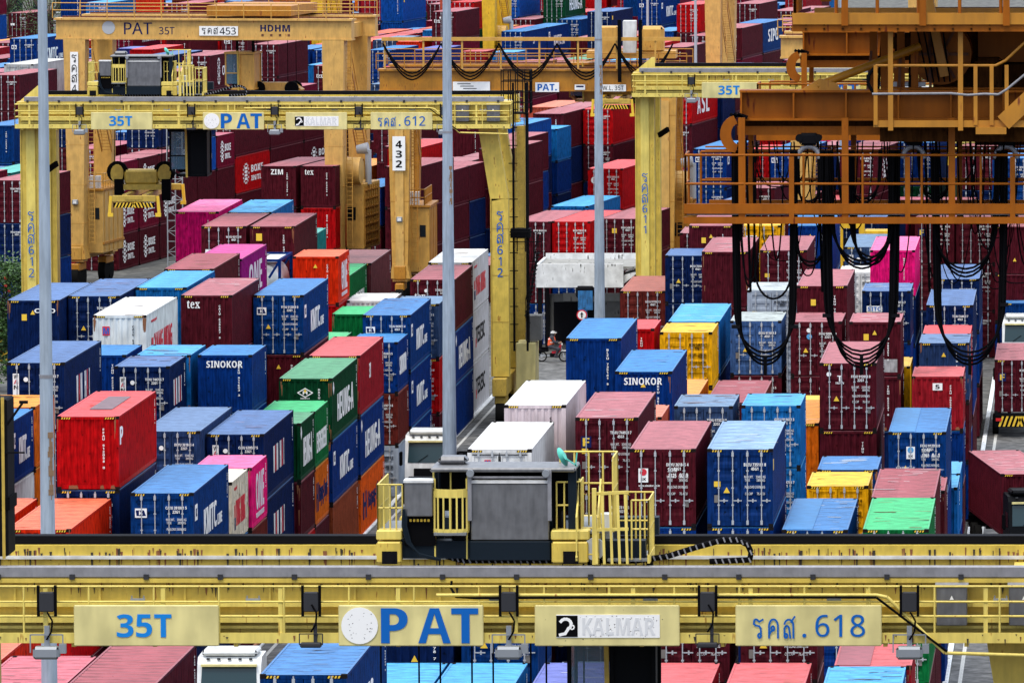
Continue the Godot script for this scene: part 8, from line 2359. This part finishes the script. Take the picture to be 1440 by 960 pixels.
	mat("rubber", lin(0.008, 0.008, 0.008), 0.8, null, Vector3.ONE, 0.0, 0.1)
	mat("asphalt", lin(0.15, 0.15, 0.155), 0.85, M.tex_road, Vector3(0.09, 0.09, 0.09))
	mat("pavement", lin(0.11, 0.108, 0.1), 0.85, M.tex_road, Vector3(0.06, 0.06, 0.06))
	mat("road_paint", lin(0.62, 0.62, 0.6), 0.7, M.tex_wall, Vector3(0.8, 0.8, 0.8))
	mat("concrete", lin(0.8, 0.82, 0.84), 0.8, M.tex_con, Vector3(0.1, 0.1, 0.1))
	mat("concrete_dark", lin(0.16, 0.16, 0.16), 0.85, M.tex_con, Vector3(0.1, 0.1, 0.1))
	mat("machine_blue", lin(0.02, 0.16, 0.42), 0.5, M.tex_wall)
	mat("teal", lin(0.08, 0.5, 0.42), 0.5)
	mat("cab_white", lin(0.7, 0.72, 0.73), 0.3, M.tex_soft)
	mat("cab_dark", lin(0.004, 0.0045, 0.006), 0.45, null, Vector3.ONE, 0.0, 0.15)
	mat("exhaust", lin(0.2, 0.08, 0.04), 0.7)
	mat("lamp_glass", lin(0.7, 0.7, 0.7), 0.1)
	mat("tail_red", lin(0.55, 0.01, 0.01), 0.3)
	mat("skin", lin(0.3, 0.15, 0.09), 0.6)
	mat("vest", lin(0.75, 0.1, 0.02), 0.7)
	mat("cloth_dark", lin(0.03, 0.032, 0.045), 0.9)
	mat("bark", lin(0.06, 0.045, 0.03), 0.9)
	mat("leaf_a", lin(0.035, 0.095, 0.014), 0.6).backlight = Color(0.1, 0.18, 0.03)
	mat("leaf_b", lin(0.06, 0.15, 0.022), 0.6).backlight = Color(0.1, 0.18, 0.03)
	mat("leaf_c", lin(0.025, 0.065, 0.018), 0.6)
	mat("flower", lin(0.5, 0.04, 0.02), 0.6)
	mat("window_dark", lin(0.008, 0.012, 0.016), 0.12, null, Vector3.ONE, 0.0, 0.35)
	mat("screen_glass", lin(0.012, 0.035, 0.045), 0.12, null, Vector3.ONE, 0.0, 0.4)
	mat("wall_grey", lin(0.3, 0.3, 0.29), 0.9, M.tex_con, Vector3(0.05, 0.05, 0.05))
	var g := mat("glass", Color(0.5, 0.6, 0.65, 0.25), 0.05)
	g.transparency = BaseMaterial3D.TRANSPARENCY_ALPHA
	var g2 := mat("cab_glass", Color(0.25, 0.4, 0.5, 0.55), 0.05)
	g2.transparency = BaseMaterial3D.TRANSPARENCY_ALPHA

func ground():
	var b := MB.new()
	b.quad(Vector3(-3000, 0, 200), Vector3(3000, 0, 200), Vector3(3000, 0, -4000), Vector3(-3000, 0, -4000))
	struct("ground", b, M.pavement)
	b = MB.new()
	# the lane between the two blocks, the lane on the far side and the cross road
	b.quad(Vector3(-34.9, 0.004, -190), Vector3(-24.4, 0.004, -190), Vector3(-24.4, 0.004, -462), Vector3(-34.9, 0.004, -462))
	b.quad(Vector3(-5.9, 0.004, -190), Vector3(12, 0.004, -190), Vector3(12, 0.004, -462), Vector3(-5.9, 0.004, -462))
	b.quad(Vector3(-60, 0.004, -462), Vector3(40, 0.004, -462), Vector3(40, 0.004, -476.5), Vector3(-60, 0.004, -476.5))
	struct("road", b, M.asphalt)
	b = MB.new()
	for l in [[-34.55, -190.0, -462.0, 0.16], [-26.6, -300.0, -462.0, 0.14], [-5.55, -190.0, -450.0, 0.16]]:
		b.quad(Vector3(l[0], 0.008, l[1]), Vector3(l[0] + l[3], 0.008, l[1]), Vector3(l[0] + l[3], 0.008, l[2]), Vector3(l[0], 0.008, l[2]))
	b.quad(Vector3(-31.2, 0.008, -440), Vector3(-31.06, 0.008, -440), Vector3(-27.5, 0.008, -473), Vector3(-27.64, 0.008, -473))
	var c := Vector3(-1.55, 0.008, -302)
	b.quad(c + Vector3(-0.15, 0, 1.4), c + Vector3(0.15, 0, 1.4), c + Vector3(0.15, 0, -0.6), c + Vector3(-0.15, 0, -0.6))
	b.tri(c + Vector3(-0.5, 0, 1.4), c + Vector3(0, 0, 3.4), c + Vector3(0.5, 0, 1.4))
	b.tri(c + Vector3(-0.5, 0, -0.2), c + Vector3(0, 0, 1.0), c + Vector3(0.5, 0, -0.2))
	struct("road_markings", b, M.road_paint)
	b = MB.new()
	for x in [-35.06, -24.25, -6.05]:
		b.bevel(Vector3(x, 0.06, -326), Vector3(0.24, 0.13, 270), 0.03)
	struct("kerb", b, M.concrete)

func _ready():
	rng.seed = 4242
	var cam := Camera3D.new()
	cam.name = "camera"
	cam.projection = Camera3D.PROJECTION_FRUSTUM
	cam.near = 5.0
	cam.far = 5000.0
	cam.size = cam.near * 960.0 / 10866.0
	cam.frustum_offset = Vector2(-821.3 / 10866.0 * cam.near, 0.0)
	cam.position = Vector3(0, CAM_H, 0)
	cam.rotation.x = -deg_to_rad(4.365)
	add_child(cam)
	var env := Environment.new()
	var sky := ProceduralSkyMaterial.new()
	sky.sky_top_color = Color(0.96, 0.98, 1.0)
	sky.sky_energy_multiplier = 1.3
	sky.sky_horizon_color = Color(0.47, 0.53, 0.63)
	sky.sky_curve = 0.55
	sky.ground_horizon_color = Color(0.22, 0.22, 0.22)
	sky.ground_bottom_color = Color(0.2, 0.2, 0.2)
	sky.sun_angle_max = 1.0
	env.background_mode = Environment.BG_SKY
	env.sky = Sky.new()
	env.sky.sky_material = sky
	env.tonemap_mode = Environment.TONE_MAPPER_LINEAR
	env.tonemap_exposure = 1.48
	env.sdfgi_enabled = true
	env.ssao_enabled = true
	env.ssil_enabled = true
	var we := WorldEnvironment.new()
	we.name = "sky"
	we.environment = env
	add_child(we)
	var sun := DirectionalLight3D.new()
	sun.name = "sun"
	sun.light_energy = 0.5
	sun.light_angular_distance = 14.0
	sun.light_color = Color(1.0, 0.96, 0.9)
	sun.shadow_enabled = true
	sun.rotation_degrees = Vector3(-62, -24, 0)
	add_child(sun)
	materials()
	ground()
	cranes()
	all_stacks()
	stacked_rest()
	other_things()
